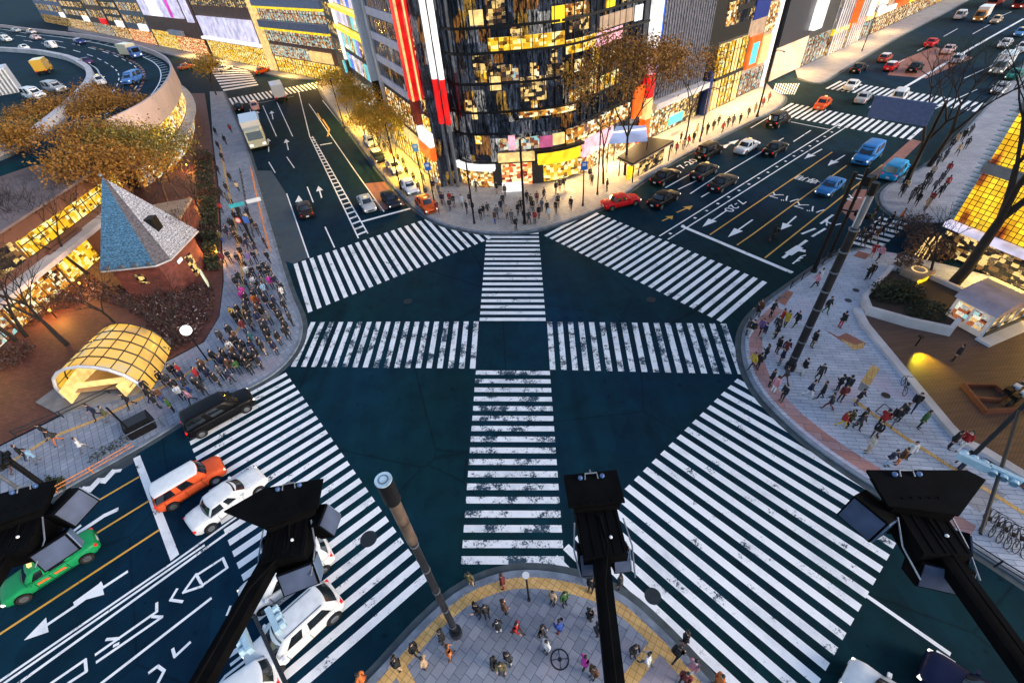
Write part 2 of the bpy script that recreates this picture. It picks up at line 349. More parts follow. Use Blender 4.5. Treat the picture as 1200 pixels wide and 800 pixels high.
M_PALE = plain('pale_concrete', (0.52, 0.49, 0.50), 0.75, var=0.2, scale=0.5); M_DKWALL = plain('dark_wall', (0.022, 0.022, 0.026), 0.6, var=0.4, scale=0.5); M_BRNW = plain('brown_wall', (0.13, 0.055, 0.04), 0.6, var=0.25, scale=0.6)
M_TAN = plain('tan_stone', (0.36, 0.25, 0.17), 0.7, var=0.25, scale=0.8); M_SIGNB = plain('blue_sign', (0.02, 0.13, 0.50), 0.4, var=0.1); M_PANELB = plain('slate_blue_panel', (0.10, 0.145, 0.30), 0.5, var=0.2)
M_RUBBER = plain('tyre_rubber', (0.012, 0.012, 0.013), 0.8); M_RIM = plain('wheel_rim', (0.35, 0.36, 0.38), 0.3, 0.8)
M_ORNG = plain('orange_rail', (0.55, 0.18, 0.04), 0.5)
M_BARK = plain('dark_bark', (0.018, 0.013, 0.011), 0.9, var=0.5, scale=6); M_BARKB = plain('grey_brown_bark', (0.05, 0.035, 0.028), 0.9, var=0.5, scale=6)
def glassmat(name, c, rough=0.05, spec=0.9):
    m, nt, b = newmat(name); b.inputs['Base Color'].default_value = (*c, 1); b.inputs['Roughness'].default_value = rough; b.inputs['Specular IOR Level'].default_value = spec
    n = noise(nt, coords(nt), 2.0, 2); r = ramp(nt, [(0.3, tuple(x * .5 for x in c)), (0.7, tuple(x * 1.6 for x in c))], n); nt.links.new(r.outputs[0], b.inputs['Base Color']); MATS[name] = m; return m
M_CARGL = glassmat('car_glass', (0.010, 0.014, 0.018)); M_BLUGL = glassmat('pale_blue_lamp_glass', (0.045, 0.06, 0.105), 0.4, 0.2)
M_PAINT_CAR = tint('car_paint', 0.4, 0.0, 0.10, var=0.18, scale=2.5); M_PAINT_CAR.node_tree.nodes['Principled BSDF'].inputs['Specular IOR Level'].default_value = 0.12; M_TINT2 = tint('second_car_paint', 0.4, 0, 0.5, var=0.05)
def canopyglass():
    m, nt, b = newmat('lit_canopy_glass')
    n = noise(nt, coords(nt), 0.42, 5); r = ramp(nt, [(0.3, (0.45, 0.22, 0.01)), (0.48, (1.0, 0.52, 0.02)), (0.6, (0.85, 0.52, 0.08)), (0.75, (0.45, 0.48, 0.45))], n)
    nt.links.new(r.outputs[0], b.inputs['Emission Color']); b.inputs['Emission Strength'].default_value = 0.7 * ES
    b.inputs['Base Color'].default_value = (0.12, 0.11, 0.09, 1); b.inputs['Roughness'].default_value = 0.2; return m
M_CANOPY = canopyglass()
def leafmat(name, a, bcol):
    m, nt, b = newmat(name)
    n = noise(nt, coords(nt), 0.8, 3); n2 = noise(nt, coords(nt), 9, 2)
    r = ramp(nt, [(0.3, a), (0.7, bcol)], n); r2 = ramp(nt, [(0.3, (0.6, 0.6, 0.6)), (0.7, (1.4, 1.4, 1.4))], n2)
    nt.links.new(mixc(nt, 1, r.outputs[0], r2.outputs[0], 'MULTIPLY'), b.inputs['Base Color']); b.inputs['Roughness'].default_value = 0.7
    MATS[name] = m; return m
M_LFB = leafmat('golden_brown_leaves', (0.16, 0.062, 0.006), (0.32, 0.15, 0.014)); M_LFG = leafmat('yellow_leaves', (0.34, 0.17, 0.008), (0.55, 0.33, 0.02)); M_LFO = leafmat('olive_leaves', (0.09, 0.075, 0.012), (0.22, 0.17, 0.025))
M_LFD = leafmat('dark_green_leaves', (0.012, 0.018, 0.008), (0.035, 0.045, 0.015)); M_LFR = leafmat('dark_red_twigs', (0.028, 0.012, 0.010), (0.085, 0.04, 0.035)); M_LFP = leafmat('brown_bush_leaves', (0.06, 0.028, 0.02), (0.15, 0.08, 0.05))
# ---------------------------------------------------------------- ground, pavements, paint
Z1, Z2, Z3 = 0.004, 0.008, 0.012
PZ = 0.13
mb = MB(); mb.face([(-1500, -200, 0), (1500, -200, 0), (1500, 2200, 0), (-1500, 2200, 0)]); struct(mb.build('road', M_ASPH))
def sheet(name, px, z, mat):
    m = MB(); pts = [g(x, y, z) for x, y in px]
    a = sum(pts[i].x * pts[(i + 1) % len(pts)].y - pts[(i + 1) % len(pts)].x * pts[i].y for i in range(len(pts)))
    if a < 0: pts = pts[::-1]
    m.face(pts); return struct(m.build(name, mat))
ZC = [0]
def wline(m, a, b, w, z=Z2):
    ZC[0] += 1; z += (ZC[0] % 30) * 0.00011
    a = Vector(a); b = Vector(b); d = (b - a); d.z = 0; n = Vector((-d.y, d.x, 0)).normalized() * w / 2
    m.face([Vector((p.x, p.y, z)) for p in (a - n, b - n, b + n, a + n)])
def pl(m, pts, w=0.15, z=Z2):
    P = [g(*p) for p in pts]
    for a, b in zip(P, P[1:]):
        d = (b - a).normalized() * w * 0.3; wline(m, a - d, b + d, w, z); z += 0.0004
XZ = [0]
def xwalk(A0, A1, B0, B1, n, mat=M_PAINT, duty=0.5, skip=(), z=Z2):
    m = MB(); L = n - 1 + duty; XZ[0] += 1; z = z + XZ[0] * 0.0003
    for k in range(n):
        if k in skip: continue
        t0, t1 = k / L, (k + duty) / L
        m.face([Vector((p.x, p.y, z)) for p in (A0.lerp(A1, t0), A0.lerp(A1, t1), B0.lerp(B1, t1), B0.lerp(B1, t0))])
    # all quads face up
    for i, f in enumerate(m.f):
        p = [Vector(m.v[q]) for q in f]
        if (p[1] - p[0]).cross(p[2] - p[0]).z < 0: m.f[i] = tuple(reversed(f))
    return struct(m.build('crosswalk_stripes', mat))
def cnt(A, B): return max(2, round((B - A).length / 0.9 + 0.5))
# scramble crossing: the four arms of the diagonals
A0, A1, B0, B1 = g(570.6, 272), g(562, 376), g(631, 272), g(639.6, 376); xwalk(A0, A1, B0, B1, cnt(A0, A1), M_PAINT)
A0, A1, B0, B1 = g(557.8, 434), g(540.3, 661), g(644.3, 434.5), g(661.5, 661); xwalk(A0, A1, B0, B1, cnt(A0, A1), M_PWORN)
A0, A1, B0, B1 = g(364.5, 377.3), g(561, 376.6), g(341, 429.5), g(557, 431.8); xwalk(A0, A1, B0, B1, 18, M_PWORN)
A0, A1, B0, B1 = g(641, 377), g(851, 379.2), g(644.5, 433), g(872, 438.5); xwalk(A0, A1, B0, B1, cnt(A0, A1), M_PWORN)
# the four sides
A0, A1 = g(361, 366.5), g(576, 279); n = cnt(A0, A1); C0, C1 = g(344, 309.5), g(516, 251); t = 23.5 / 20.5
xwalk(A0, A1, C0, C0 + (C1 - C0) * t, 24)
A0, A1 = g(637.5, 276), g(845, 377.5); xwalk(A0, A1, g(692.5, 246.5), g(899, 331), cnt(A0, A1))
dB = Vector((math.cos(R_(-142.5)), math.sin(R_(-142.5)), 0)) * 0.9
A0 = g(864, 443.5); E0, E1 = g(1029.5, 673.3), g(965.5, 788.8)
def isect(p, d, a, b):
    e = b - a; den = d.x * e.y - d.y * e.x; w = a - p; t = (w.x * e.y - w.y * e.x) / den; return p + d * t
n = 22; A1 = A0 + dB * (n - 0.5); xwalk(A0, A1, isect(A0, uS, E0, E1), isect(A1, uS, E0, E1), n)
A0, A1 = g(335, 436.5), g(503, 678); Bq = g(224, 522); dE = A1 - A0
n = cnt(A0, A1); xwalk(A0, A1, isect(A0, -uR, Bq, Bq + dE), isect(A1, -uR, Bq, Bq + dE), n)
# far crossings
A0, A1 = g(905, 134), g(1067, 164); xwalk(A0, A1, g(927.5, 121), g(1082, 151), cnt(A0, A1))
A0, A1 = g(967, 104), g(1160, 134); xwalk(A0, A1, g(984, 95), g(1172, 124), cnt(A0, A1))
A0, A1 = g(268, 125), g(379, 102.5); xwalk(A0, A1, g(263, 116.5), g(371, 96.5), cnt(A0, A1))
A0, A1 = g(246, 80), g(262, 107); xwalk(A0, A1, g(290, 80), g(303, 100), 9)
A0, A1 = g(1031, 254), g(997, 285); xwalk(A0, A1, g(1064, 262), g(1030, 294), 7)
A0, A1 = g(1138, 154), g(1166, 136); xwalk(A0, A1, g(1162, 160), g(1186, 141), 7)
A0, A1 = g(909, 98), g(937, 98); xwalk(A0, A1, g(905, 110), g(931, 111), 10)
# ---- lane markings
m = MB()
pl(m, [(773, 276.5), (984, 145)], 0.16); pl(m, [(783, 280.5), (990, 150)], 0.16)
a, b = (g(773, 276.5) + g(783, 280.5)) / 2, (g(984, 145) + g(990, 150)) / 2
for k in range(19):
    p = a.lerp(b, (k + .5) / 19); wline(m, p - uR * .16, p + uR * .16, 0.3)
pl(m, [(1020, 126), (1150, 50)], 0.5); pl(m, [(1150, 50), (1200, 22)], 0.5)
pl(m, [(800, 265.5), (927, 319)], 0.45)
for s in ([(780, 220), (807, 205)], [(809, 227), (844, 204)], [(822, 231), (831, 225.6)], [(845, 206), (894, 177)], [(795, 222), (816, 212)], [(898, 174), (918, 162)], [(930, 166), (950, 153)], [(905, 150), (926, 140)],
          [(862, 178), (880, 167)], [(880, 150), (902, 137)], [(943, 186), (963, 175)], [(971, 194), (990, 182)], [(927, 143), (972, 152)], [(1075, 60), (1100, 47)], [(1045, 78), (1060, 70)], [(1106, 43), (1122, 34)], [(1130, 92), (1200, 60)], [(1095, 128), (1145, 105)],
          [(1160, 25), (1185, 14)], [(1140, 40), (1160, 29)]): pl(m, s, 0.16)
# bus lane and turn arrows on the road to the upper right
def arrow(m, tail, head, w=0.18, hw=0.5, hl=0.42, z=Z2):
    a, b = g(*tail), g(*head); d = (b - a); L = d.length; d /= L; nn = Vector((-d.y, d.x, 0)); hl = min(L * hl, 2.2)
    wline(m, a, b - d * hl, w, z); q = b - d * hl; z += 0.0035
    m.face([Vector((p.x, p.y, z)) for p in (q - nn * hw, b, q + nn * hw)][::-1]); ZC[0] += 1
for tl, hd in (((851, 247), (823, 266)), ((882, 257.5), (853, 278)), ((933, 253.5), (915, 269.5)), ((963, 175), (943, 186)), ((990, 182), (970, 194)), ((844, 174), (866, 164)), ((833, 180), (856, 168)),
               ((351, 250), (350, 229)), ((377, 232), (373, 218)), ((315, 178), (314, 162)), ((303, 140), (301, 130)), ((338, 176), (335, 163)), ((320, 140), (318, 130)), ((150, 669), (98, 703)), ((92, 707), (28, 750))): arrow(m, tl, hd)
pl(m, [(918, 302), (931, 292), (945, 282)], 0.3); pl(m, [(931, 292), (942, 294)], 0.5); pl(m, [(925, 297), (936, 290)], 0.7)
pl(m, [(940, 274), (955, 268)], 0.25); pl(m, [(952, 277), (967, 268)], 0.25); pl(m, [(962, 262), (976, 252)], 0.25); pl(m, [(966, 259), (974, 262)], 0.25)
for k in range(3): pl(m, [(929 + k * 3.4, 309 - k * 3), (932 + k * 3.4, 306.5 - k * 3), (937 + k * 3.4, 305 - k * 3)], 0.14)
# road to the upper left
hl, hr, hl2, hr2 = g(363.5, 160), g(367, 160), g(420, 279), g(431, 273.5)
pl(m, [(363, 160), (420, 279)], 0.16); pl(m, [(366, 160), (431, 273.5)], 0.16)
for k in range(27):
    t = (k + .5) / 27; wline(m, hl.lerp(hl2, t), hr.lerp(hr2, min(1, t + 0.004)), 0.42, Z3)
for s in ([(350, 108), (363, 160)], [(362, 122), (415, 199), (450, 248)], [(382, 120), (436, 190), (480, 243)], [(308, 124), (324, 160)], [(324, 119), (343, 160)], [(293, 128), (301, 158)], [(336, 227), (362, 302)], [(381, 266), (392, 290)], [(360, 219), (367, 237)], [(315, 190), (322.5, 202.5)], [(336, 184), (345, 197)], [(303, 121), (344, 113)], [(378, 118), (410, 158)]): pl(m, s, 0.15)
pl(m, [(425, 259.5), (486, 243)], 0.42); pl(m, [(376, 170), (388, 168)], .5)
# road to the lower left
for s, w in (([(0, 797.5), (207, 656), (285, 600)], .15), ([(5, 800), (239, 639)], .15), ([(22, 800), (297, 602)], .17), ([(119, 800), (247, 701)], .16), ([(92, 624), (122, 604), (137, 597)], .3), ([(80, 627), (94, 616)], .2)): pl(m, s, w)
m.face([g(x, y, Z2) for x, y in ((156, 537), (200, 657), (210, 649), (164, 533))])
c0 = lambda x, y: (x / 4, 600 + y / 4)
for s in ([(860, 375), (920, 290), (950, 345), (860, 375)], [(925, 292), (1045, 215), (1065, 260), (948, 342)], [(800, 410), (830, 360)], [(800, 410), (855, 418)], [(735, 425), (735, 465), (450, 665)], [(760, 490), (455, 700)], [(500, 595), (560, 590)], [(535, 625), (555, 615)], [(715, 488), (760, 490)],
          [(240, 800), (400, 690), (405, 745), (320, 800)], [(700, 750), (740, 720), (770, 742), (740, 800)], [(810, 640), (820, 675), (890, 610)], [(360, 425), (470, 345)]): pl(m, [c0(*p) for p in s], .15 if s[0] != (360, 425) else .42)
c1 = lambda x, y: (210 + x / 5, 640 + y / 5)
for s, w in (([(280, 400), (300, 350)], .12), ([(305, 435), (330, 412)], .5), ([(350, 475), (240, 550), (210, 620), (175, 640)], .14), ([(110, 770), (350, 590)], .14), ([(290, 550), (340, 520)], .14), ([(290, 645), (350, 605)], .18), ([(305, 690), (370, 640)], .16), ([(240, 800), (270, 760), (425, 640)], .14), ([(370, 720), (420, 680)], .18)): pl(m, [c1(*p) for p in s], w)
for k in range(3): pl(m, [(88 + k * 17, 584 - k * 10), (99 + k * 17, 572 - k * 10)], .45); pl(m, [(99 + k * 17, 572 - k * 10), (107 + k * 17, 571 - k * 10)], .25)
# road to the lower right
pl(m, [(1016, 698), (1112, 765)], .2); m.face([g(x, y, Z2) for x, y in ((1098, 761), (1066, 830), (1090, 835), (1120, 775))])
for k in range(5): pl(m, [(1160 + k * 11, 640 + k * 6.4), (1170 + k * 11, 653 + k * 6.4), (1174 + k * 11, 648 + k * 6.4)], .28)
for i, f in enumerate(m.f):
    p = [Vector(m.v[q]) for q in f]
    if (p[1] - p[0]).cross(p[2] - p[0]).z < 0: m.f[i] = tuple(reversed(f))
struct(m.build('lane_markings', M_PAINT))
m = MB()
for s in ([(832, 275), (975, 178.5)], [(864, 287), (880, 276), (992, 194)], [(896.6, 302), (1034, 193)], [(107, 591), (162, 559)], [(0, 696), (122, 619), (174, 587)], [(0, 742.5), (186, 621)]): pl(m, s, 0.15)
arrow(m, (793, 249), (812, 241)); arrow(m, (776, 259), (789, 253)); pl(m, [(378, 140), (386, 152), (384, 160)], .3); pl(m, [(372, 133), (376, 140)], .3); pl(m, [(395, 128), (402, 138)], .3)
for i, f in enumerate(m.f):
    p = [Vector(m.v[q]) for q in f]
    if (p[1] - p[0]).cross(p[2] - p[0]).z < 0: m.f[i] = tuple(reversed(f))
struct(m.build('yellow_lane_markings', M_PYEL))
# lettering on the bus lanes (upside down for us: it faces the drivers coming towards the crossing)
def roadtext(s, px, ang, size, sx, name='road_lettering'):
    t = text_mesh(s, size, name, M_PAINT, sx=sx); t.location = g(*px, Z2); t.rotation_euler = (0, 0, ang); struct(t)
roadtext('7-20', (861, 241), AR + math.pi / 2 + math.pi / 2 + math.pi/2*0, 1.5, 1.3)
roadtext('専用', (946, 210), AR - math.pi / 2 + math.pi, 1.6, 0.9); roadtext('バス', (918, 231), AR - math.pi / 2 + math.pi, 1.9, 0.9)
roadtext('バス', (948, 243), AR - math.pi / 2 + math.pi, 1.9, 0.9); roadtext('7-20', (806, 192), AR, 1.6, 1.3); roadtext('U', (1010, 208), AR, 1.6, 1.5)
roadtext('ハ', (975, 262), AR - math.pi / 2 + math.pi, 2.0, 0.9); roadtext('ス', (1000, 232), AR - math.pi / 2 + math.pi, 2.0, 0.9)
# coatings
sheet('red_lane_coating', [(1068, 163), (1034, 193), (1004, 218), (1040, 205), (1080, 166)], Z1, M_PRED)
sheet('red_lane_coating', [(427, 215), (452, 213), (475, 240), (446, 247)], Z1, M_PRED); sheet('red_lane_coating', [(1050, 73), (1095, 55), (1140, 68), (1085, 92), (1040, 88)], Z1, M_PRED)
sheet('grey_lane_coating', [(291, 200), (318, 200), (336, 228), (361, 302), (344, 309), (331, 305), (318, 262)], Z1, M_LANE)
sheet('bluish_kerb_lane', [(66, 584), (160, 531), (160, 540), (85, 586), (40, 615)], Z1, M_LANE)
sheet('kerb_lane_coating', [(985, 246), (1003, 222), (1016, 222), (1003, 262)], Z1, M_PRED)
# ---- pavements: raised slabs with a kerb stone edge and a concrete gutter strip
def inset(poly, d):
    n = len(poly); out = []
    for i in range(n):
        a, b, c = poly[i - 1], poly[i], poly[(i + 1) % n]
        e1 = (b - a).normalized(); e2 = (c - b).normalized()
        n1 = Vector((-e1.y, e1.x, 0)); n2 = Vector((-e2.y, e2.x, 0)); k = (n1 + n2); L = k.length
        out.append(b + (k / L * d / max(0.5, L / 2) if L > 1e-3 else n1 * d))
    return out
def smooth_poly(px, step=1):
    """Catmull-Rom through the pixel points, on the ground"""
    P = [g(*p) for p in px]; out = []
    for i in range(len(P) - 1):
        p0, p1, p2, p3 = P[max(i - 1, 0)], P[i], P[i + 1], P[min(i + 2, len(P) - 1)]
        for k in range(4):
            t = k / 4; out.append(0.5 * ((2 * p1) + (p2 - p0) * t + (2 * p0 - 5 * p1 + 4 * p2 - p3) * t * t + (3 * p1 - p0 - 3 * p2 + p3) * t ** 3))
    out.append(P[-1]); return out
def pavement(name, kerb, back, mat, kw=0.28, gw=0.45, top=PZ):
    """kerb: points along the road edge (rounded); back: the far side of the slab"""
    K = smooth_poly(kerb); Bk = [g(*p) if len(p) == 2 else Vector(p) for p in back]; poly = K + Bk
    a = sum(poly[i].x * poly[(i + 1) % len(poly)].y - poly[(i + 1) % len(poly)].x * poly[i].y for i in range(len(poly)))
    sg = 1 if a > 0 else -1
    m = MB(); m.prism(poly, -0.2, top, bottom=False); struct(m.build(name, mat))
    nk = len(K)
    def off(i, d):
        t = (K[min(i + 1, nk - 1)] - K[max(i - 1, 0)]).normalized(); return K[i] + Vector((-t.y, t.x, 0)) * d * sg
    m = MB()
    for i in range(nk - 1):
        a, b, c, d = off(i, -0.02), off(i + 1, -0.02), off(i + 1, kw), off(i, kw)
        z = top + 0.006
        q = [Vector((p.x, p.y, z)) for p in (a, b, c, d)]; m.face(q if sg > 0 else q[::-1])
        q = [Vector((a.x, a.y, 0)), Vector((b.x, b.y, 0)), Vector((b.x, b.y, z)), Vector((a.x, a.y, z))]; m.face(q if sg > 0 else q[::-1])
    struct(m.build('kerb', M_KERB))
    m = MB()
    for i in range(nk - 1):
        q = [Vector((p.x, p.y, Z3 + 0.002)) for p in (off(i, -gw), off(i + 1, -gw), off(i + 1, -0.025), off(i, -0.025))]; m.face(q if sg > 0 else q[::-1])
    struct(m.build('gutter', M_GUT))
    return K, sg, off
def band(name, K, i0, i1, off, d0, d1, z, mat, sg):
    m = MB()
    for i in range(i0, i1):
        q = [Vector((p.x, p.y, z)) for p in (off(i, d0), off(i + 1, d0), off(i + 1, d1), off(i, d1))]; m.face(q if sg > 0 else q[::-1])
    return struct(m.build(name, mat))
# south corner (bottom of the photo)
KS, sgS, offS = pavement('south_corner_pavement', [(300, 960), (395, 835), (440, 790), (497, 728), (545, 689), (600, 670), (660, 673), (720, 693), (770, 733), (830, 797), (900, 880)], [(700, 1200), (400, 1200)], M_PAVE_S)
band('tactile_strip', KS, 0, len(KS) - 1, offS, 0.36, 0.92, PZ + 0.004, M_TACT, sgS)
def strip(name, pts, w, z, mat):
    m = MB()
    for a, b in zip(pts, pts[1:]):
        P, Q = g(*a, z), g(*b, z); wline(m, P, Q, w, z)
    return struct(m.build(name, mat))
strip('tactile_strip', [(466, 778), (486, 815)], 0.6, PZ + 0.008, M_TACT); strip('tactile_strip', [(775, 748), (726, 812)], 0.65, PZ + 0.008, M_TACT)
# west pavement (crowded corner)
KW, sgW, offW = pavement('west_pavement', [(-40, 648), (0, 622), (67, 579), (160, 527), (225, 488), (285, 459), (322, 438), (345, 414), (354, 392), (353, 372), (343, 348), (333, 318), (322, 280), (309, 237), (299, 203), (287, 165), (275, 138), (262, 108)],
                          [(246, 108), (250, 165), (258, 230), (263, 330), (258, 372), (240, 402), (130, 460), (40, 505), (-40, 545)], M_PAVE_W)
strip('tactile_strip', [(0, 549), (60, 512), (110, 493), (168, 465)], 0.32, PZ + 0.004, M_TACT); strip('tactile_strip', [(285, 350), (284, 320), (275, 260), (265, 210), (258, 170)], 0.32, PZ + 0.004, M_TACT)
strip('tactile_strip', [(170, 464), (215, 440), (262, 410), (283, 380), (285, 352)], 0.3, PZ + 0.004, M_TACT)
# north corner pavement (in front of the glass building)
KN, sgN, offN = pavement('north_corner_pavement', [(372, 98), (382, 118), (410, 155), (436, 190), (460, 219), (482, 241), (510, 260), (545, 270), (580, 274), (620, 272), (655, 263), (690, 250), (720, 236), (775, 198), (830, 168), (880, 143), (905, 131), (917, 122), (919, 114), (910, 110)],
                          [Vector((52, 91, 0)), Vector((90, 250, 0)), Vector((-20, 250, 0))], M_PAVE_N)
strip('tactile_strip', [(478, 232), (440, 183), (400, 133)], 0.35, PZ + 0.004, M_TACT)
# east plaza
KE, sgE, offE = pavement('east_plaza_pavement', [(1012, 292), (985, 298), (955, 315), (925, 336), (898, 356), (878, 375), (869, 396), (871, 425), (884, 455), (910, 486), (950, 521), (1000, 556), (1060, 594), (1130, 638), (1210, 690), (1300, 755)],
                          [(1700, 760), (1700, 330), (1180, 330), (1110, 312), (1060, 300)], M_PAVE_E)
band('reddish_paving_band', KE, 16, len(KE) - 9, offE, 0.55, 1.5, PZ + 0.004, pavers('reddish_tiles', (0.42, 0.20, 0.17), (0.5, 0.3, 0.3), 0.6, 0.3, ratio=3), sgE)
strip('tactile_strip', [(1000, 468), (1060, 512), (1085, 528), (1130, 557), (1230, 620)], 0.28, PZ + 0.012, M_TACT)
# island and right pavement beyond the side street
KI, sgI, offI = pavement('east_far_pavement', [(1250, 20), (1170, 110), (1120, 165), (1085, 195), (1050, 212), (1034, 224), (1031, 234), (1038, 246), (1058, 258), (1075, 262)], [(1105, 262), (1200, 180), (1300, 100)], M_PAVE_F)
# far pavements
pavement('far_pavement', [(935, 92), (960, 98), (985, 84), (1030, 57), (1060, 40), (1110, 14), (1150, -8)], [(1090, -10), (1000, 30), (930, 78)], M_PAVE_F)
pavement('far_pavement', [(390, 92), (345, 93), (300, 84), (240, 72), (205, 66), (150, 52), (80, 36)], [(80, 30), (200, 55), (270, 66), (340, 84), (395, 86)], M_PAVE_F)
# koban plaza, wooden deck
def slab(name, px, z0, z1, mat): 
    m = MB(); m.prism([g(x, y) for x, y in px], z0, z1, bottom=False); return struct(m.build(name, mat))
slab('red_brown_plaza', [(-300, 640), (-40, 541), (40, 501), (130, 456.5), (240, 399), (257, 371), (261.5, 330), (256.5, 230), (249, 168), (240, 110), (190, 110), (-300, 420)], -0.2, 0.10, M_BROWN)
slab('wooden_deck', [(1008, 372), (1110, 503), (1290, 650), (1700, 560), (1500, 330), (1180, 340), (1150, 350), (1090, 368)], 0, 0.17, M_DECK)
# white granite edging of the deck
m = MB()
pts = [g(x, y) for x, y in ((1003, 366), (1012, 384), (1108, 502), (1125, 520), (1150, 532), (1215, 572))]
for a, b in zip(pts, pts[1:]):
    d = (b - a).normalized(); nn = Vector((-d.y, d.x, 0)) * 0.28
    m.prism([a - nn - d * .1, b - nn + d * .1, b + nn + d * .1, a + nn - d * .1], 0.1, 0.42 + random.random() * .004)
tag(m.build('granite_edging', M_PALE), 'long pale granite edging between the blue grey plaza and the brown wooden deck', 'edging')
for nm, ps, mt in (('paving_patch', [(965, 385), (982, 394), (992, 390), (1015, 402), (1010, 408), (985, 399)], M_PRED), ('paving_patch', [(1009, 447), (1019, 452), (1031, 432), (1022, 427)], M_TACT), ('paving_patch', [(1005, 456), (1014, 461), (1019, 453), (1009, 447)], M_GREY), ('paving_patch', [(908, 352), (920, 358), (930, 343), (920, 338)], M_PRED),
                   ('paving_patch', [(985, 397), (1003, 404), (1013, 401), (1012, 408), (1000, 410)], M_TACT), ('paving_patch', [(1000, 300), (1014, 304), (1020, 298), (1006, 294)], M_PRED), ('paving_patch', [(1095, 566), (1148, 600), (1180, 580), (1130, 548)], M_PAVE_F)):
    o = sheet(nm, ps, PZ + 0.005, mt)
    o.location.z += random.random() * 0.003
# covers
mc = plain('cast_iron', (0.02, 0.028, 0.034), 0.6, 0.4)
for (x, y), r, lab in (((478, 353), .42, 'round iron manhole cover in the asphalt left of the upper zebra arm'), ((763, 351), .4, 'round iron manhole cover in the asphalt right of the upper zebra arm'), ((432, 631), .5, 'dark round manhole cover breaking the stripes of the lower left zebra crossing'), ((765, 698), .42, 'dark round manhole cover beside the kerb of the bottom pavement corner')):
    t = MB(); t.prism([Vector((r * math.cos(a * math.pi / 12), r * math.sin(a * math.pi / 12), 0)) for a in range(24)], 0, 0.006)
    for k in range(-3, 4): t.box((0, k * r * .25, 0.008), (r * 1.2, .03, .006))
    o = t.build('manhole_cover', mc, loc=g(x, y, 0.0105)); tag(o, lab, 'manhole cover')
t = MB(); t.disc((0, 0, 0), .45, 28, r2=.38); t.disc((0, 0, 0), .1, 16)
for k in range(4): t.box((.24 * math.cos(k * math.pi / 2), .24 * math.sin(k * math.pi / 2), 0), (.3, .03, .01), k * math.pi / 2)
tag(t.build('tree_grate', M_DK, loc=g(656, 772, PZ + .012)), 'dark ring grate set flush in the slabs of the bottom pavement corner', 'grate')
for (x, y), lab in (((1003, 340), 'small dark oval cover on the plaza slabs, the upper of two near the planter corner'), ((994, 352), 'small dark oval cover on the plaza slabs, the lower of two near the planter corner'), ((1038, 463), 'small dark oval cover on the plaza slabs beside the granite edging')):
    t = MB(); t.prism([Vector((.28 * math.cos(a * math.pi / 10), .28 * math.sin(a * math.pi / 10), 0)) for a in range(20)], 0, .008); tag(t.build('drain_cover', M_DK, loc=g(x, y, PZ + .002)), lab, 'drain cover')
t = MB(); q = [g(x, y, PZ + .01) for x, y in ((1026, 482), (1036, 473), (1046, 480), (1036, 489))]
for a, b in zip(q, q[1:] + q[:1]): wline(t, a, b, .06, PZ + .01)
tag(t.build('access_frame', M_DK), 'thin dark square frame of an access hatch in the plaza slabs', 'hatch')
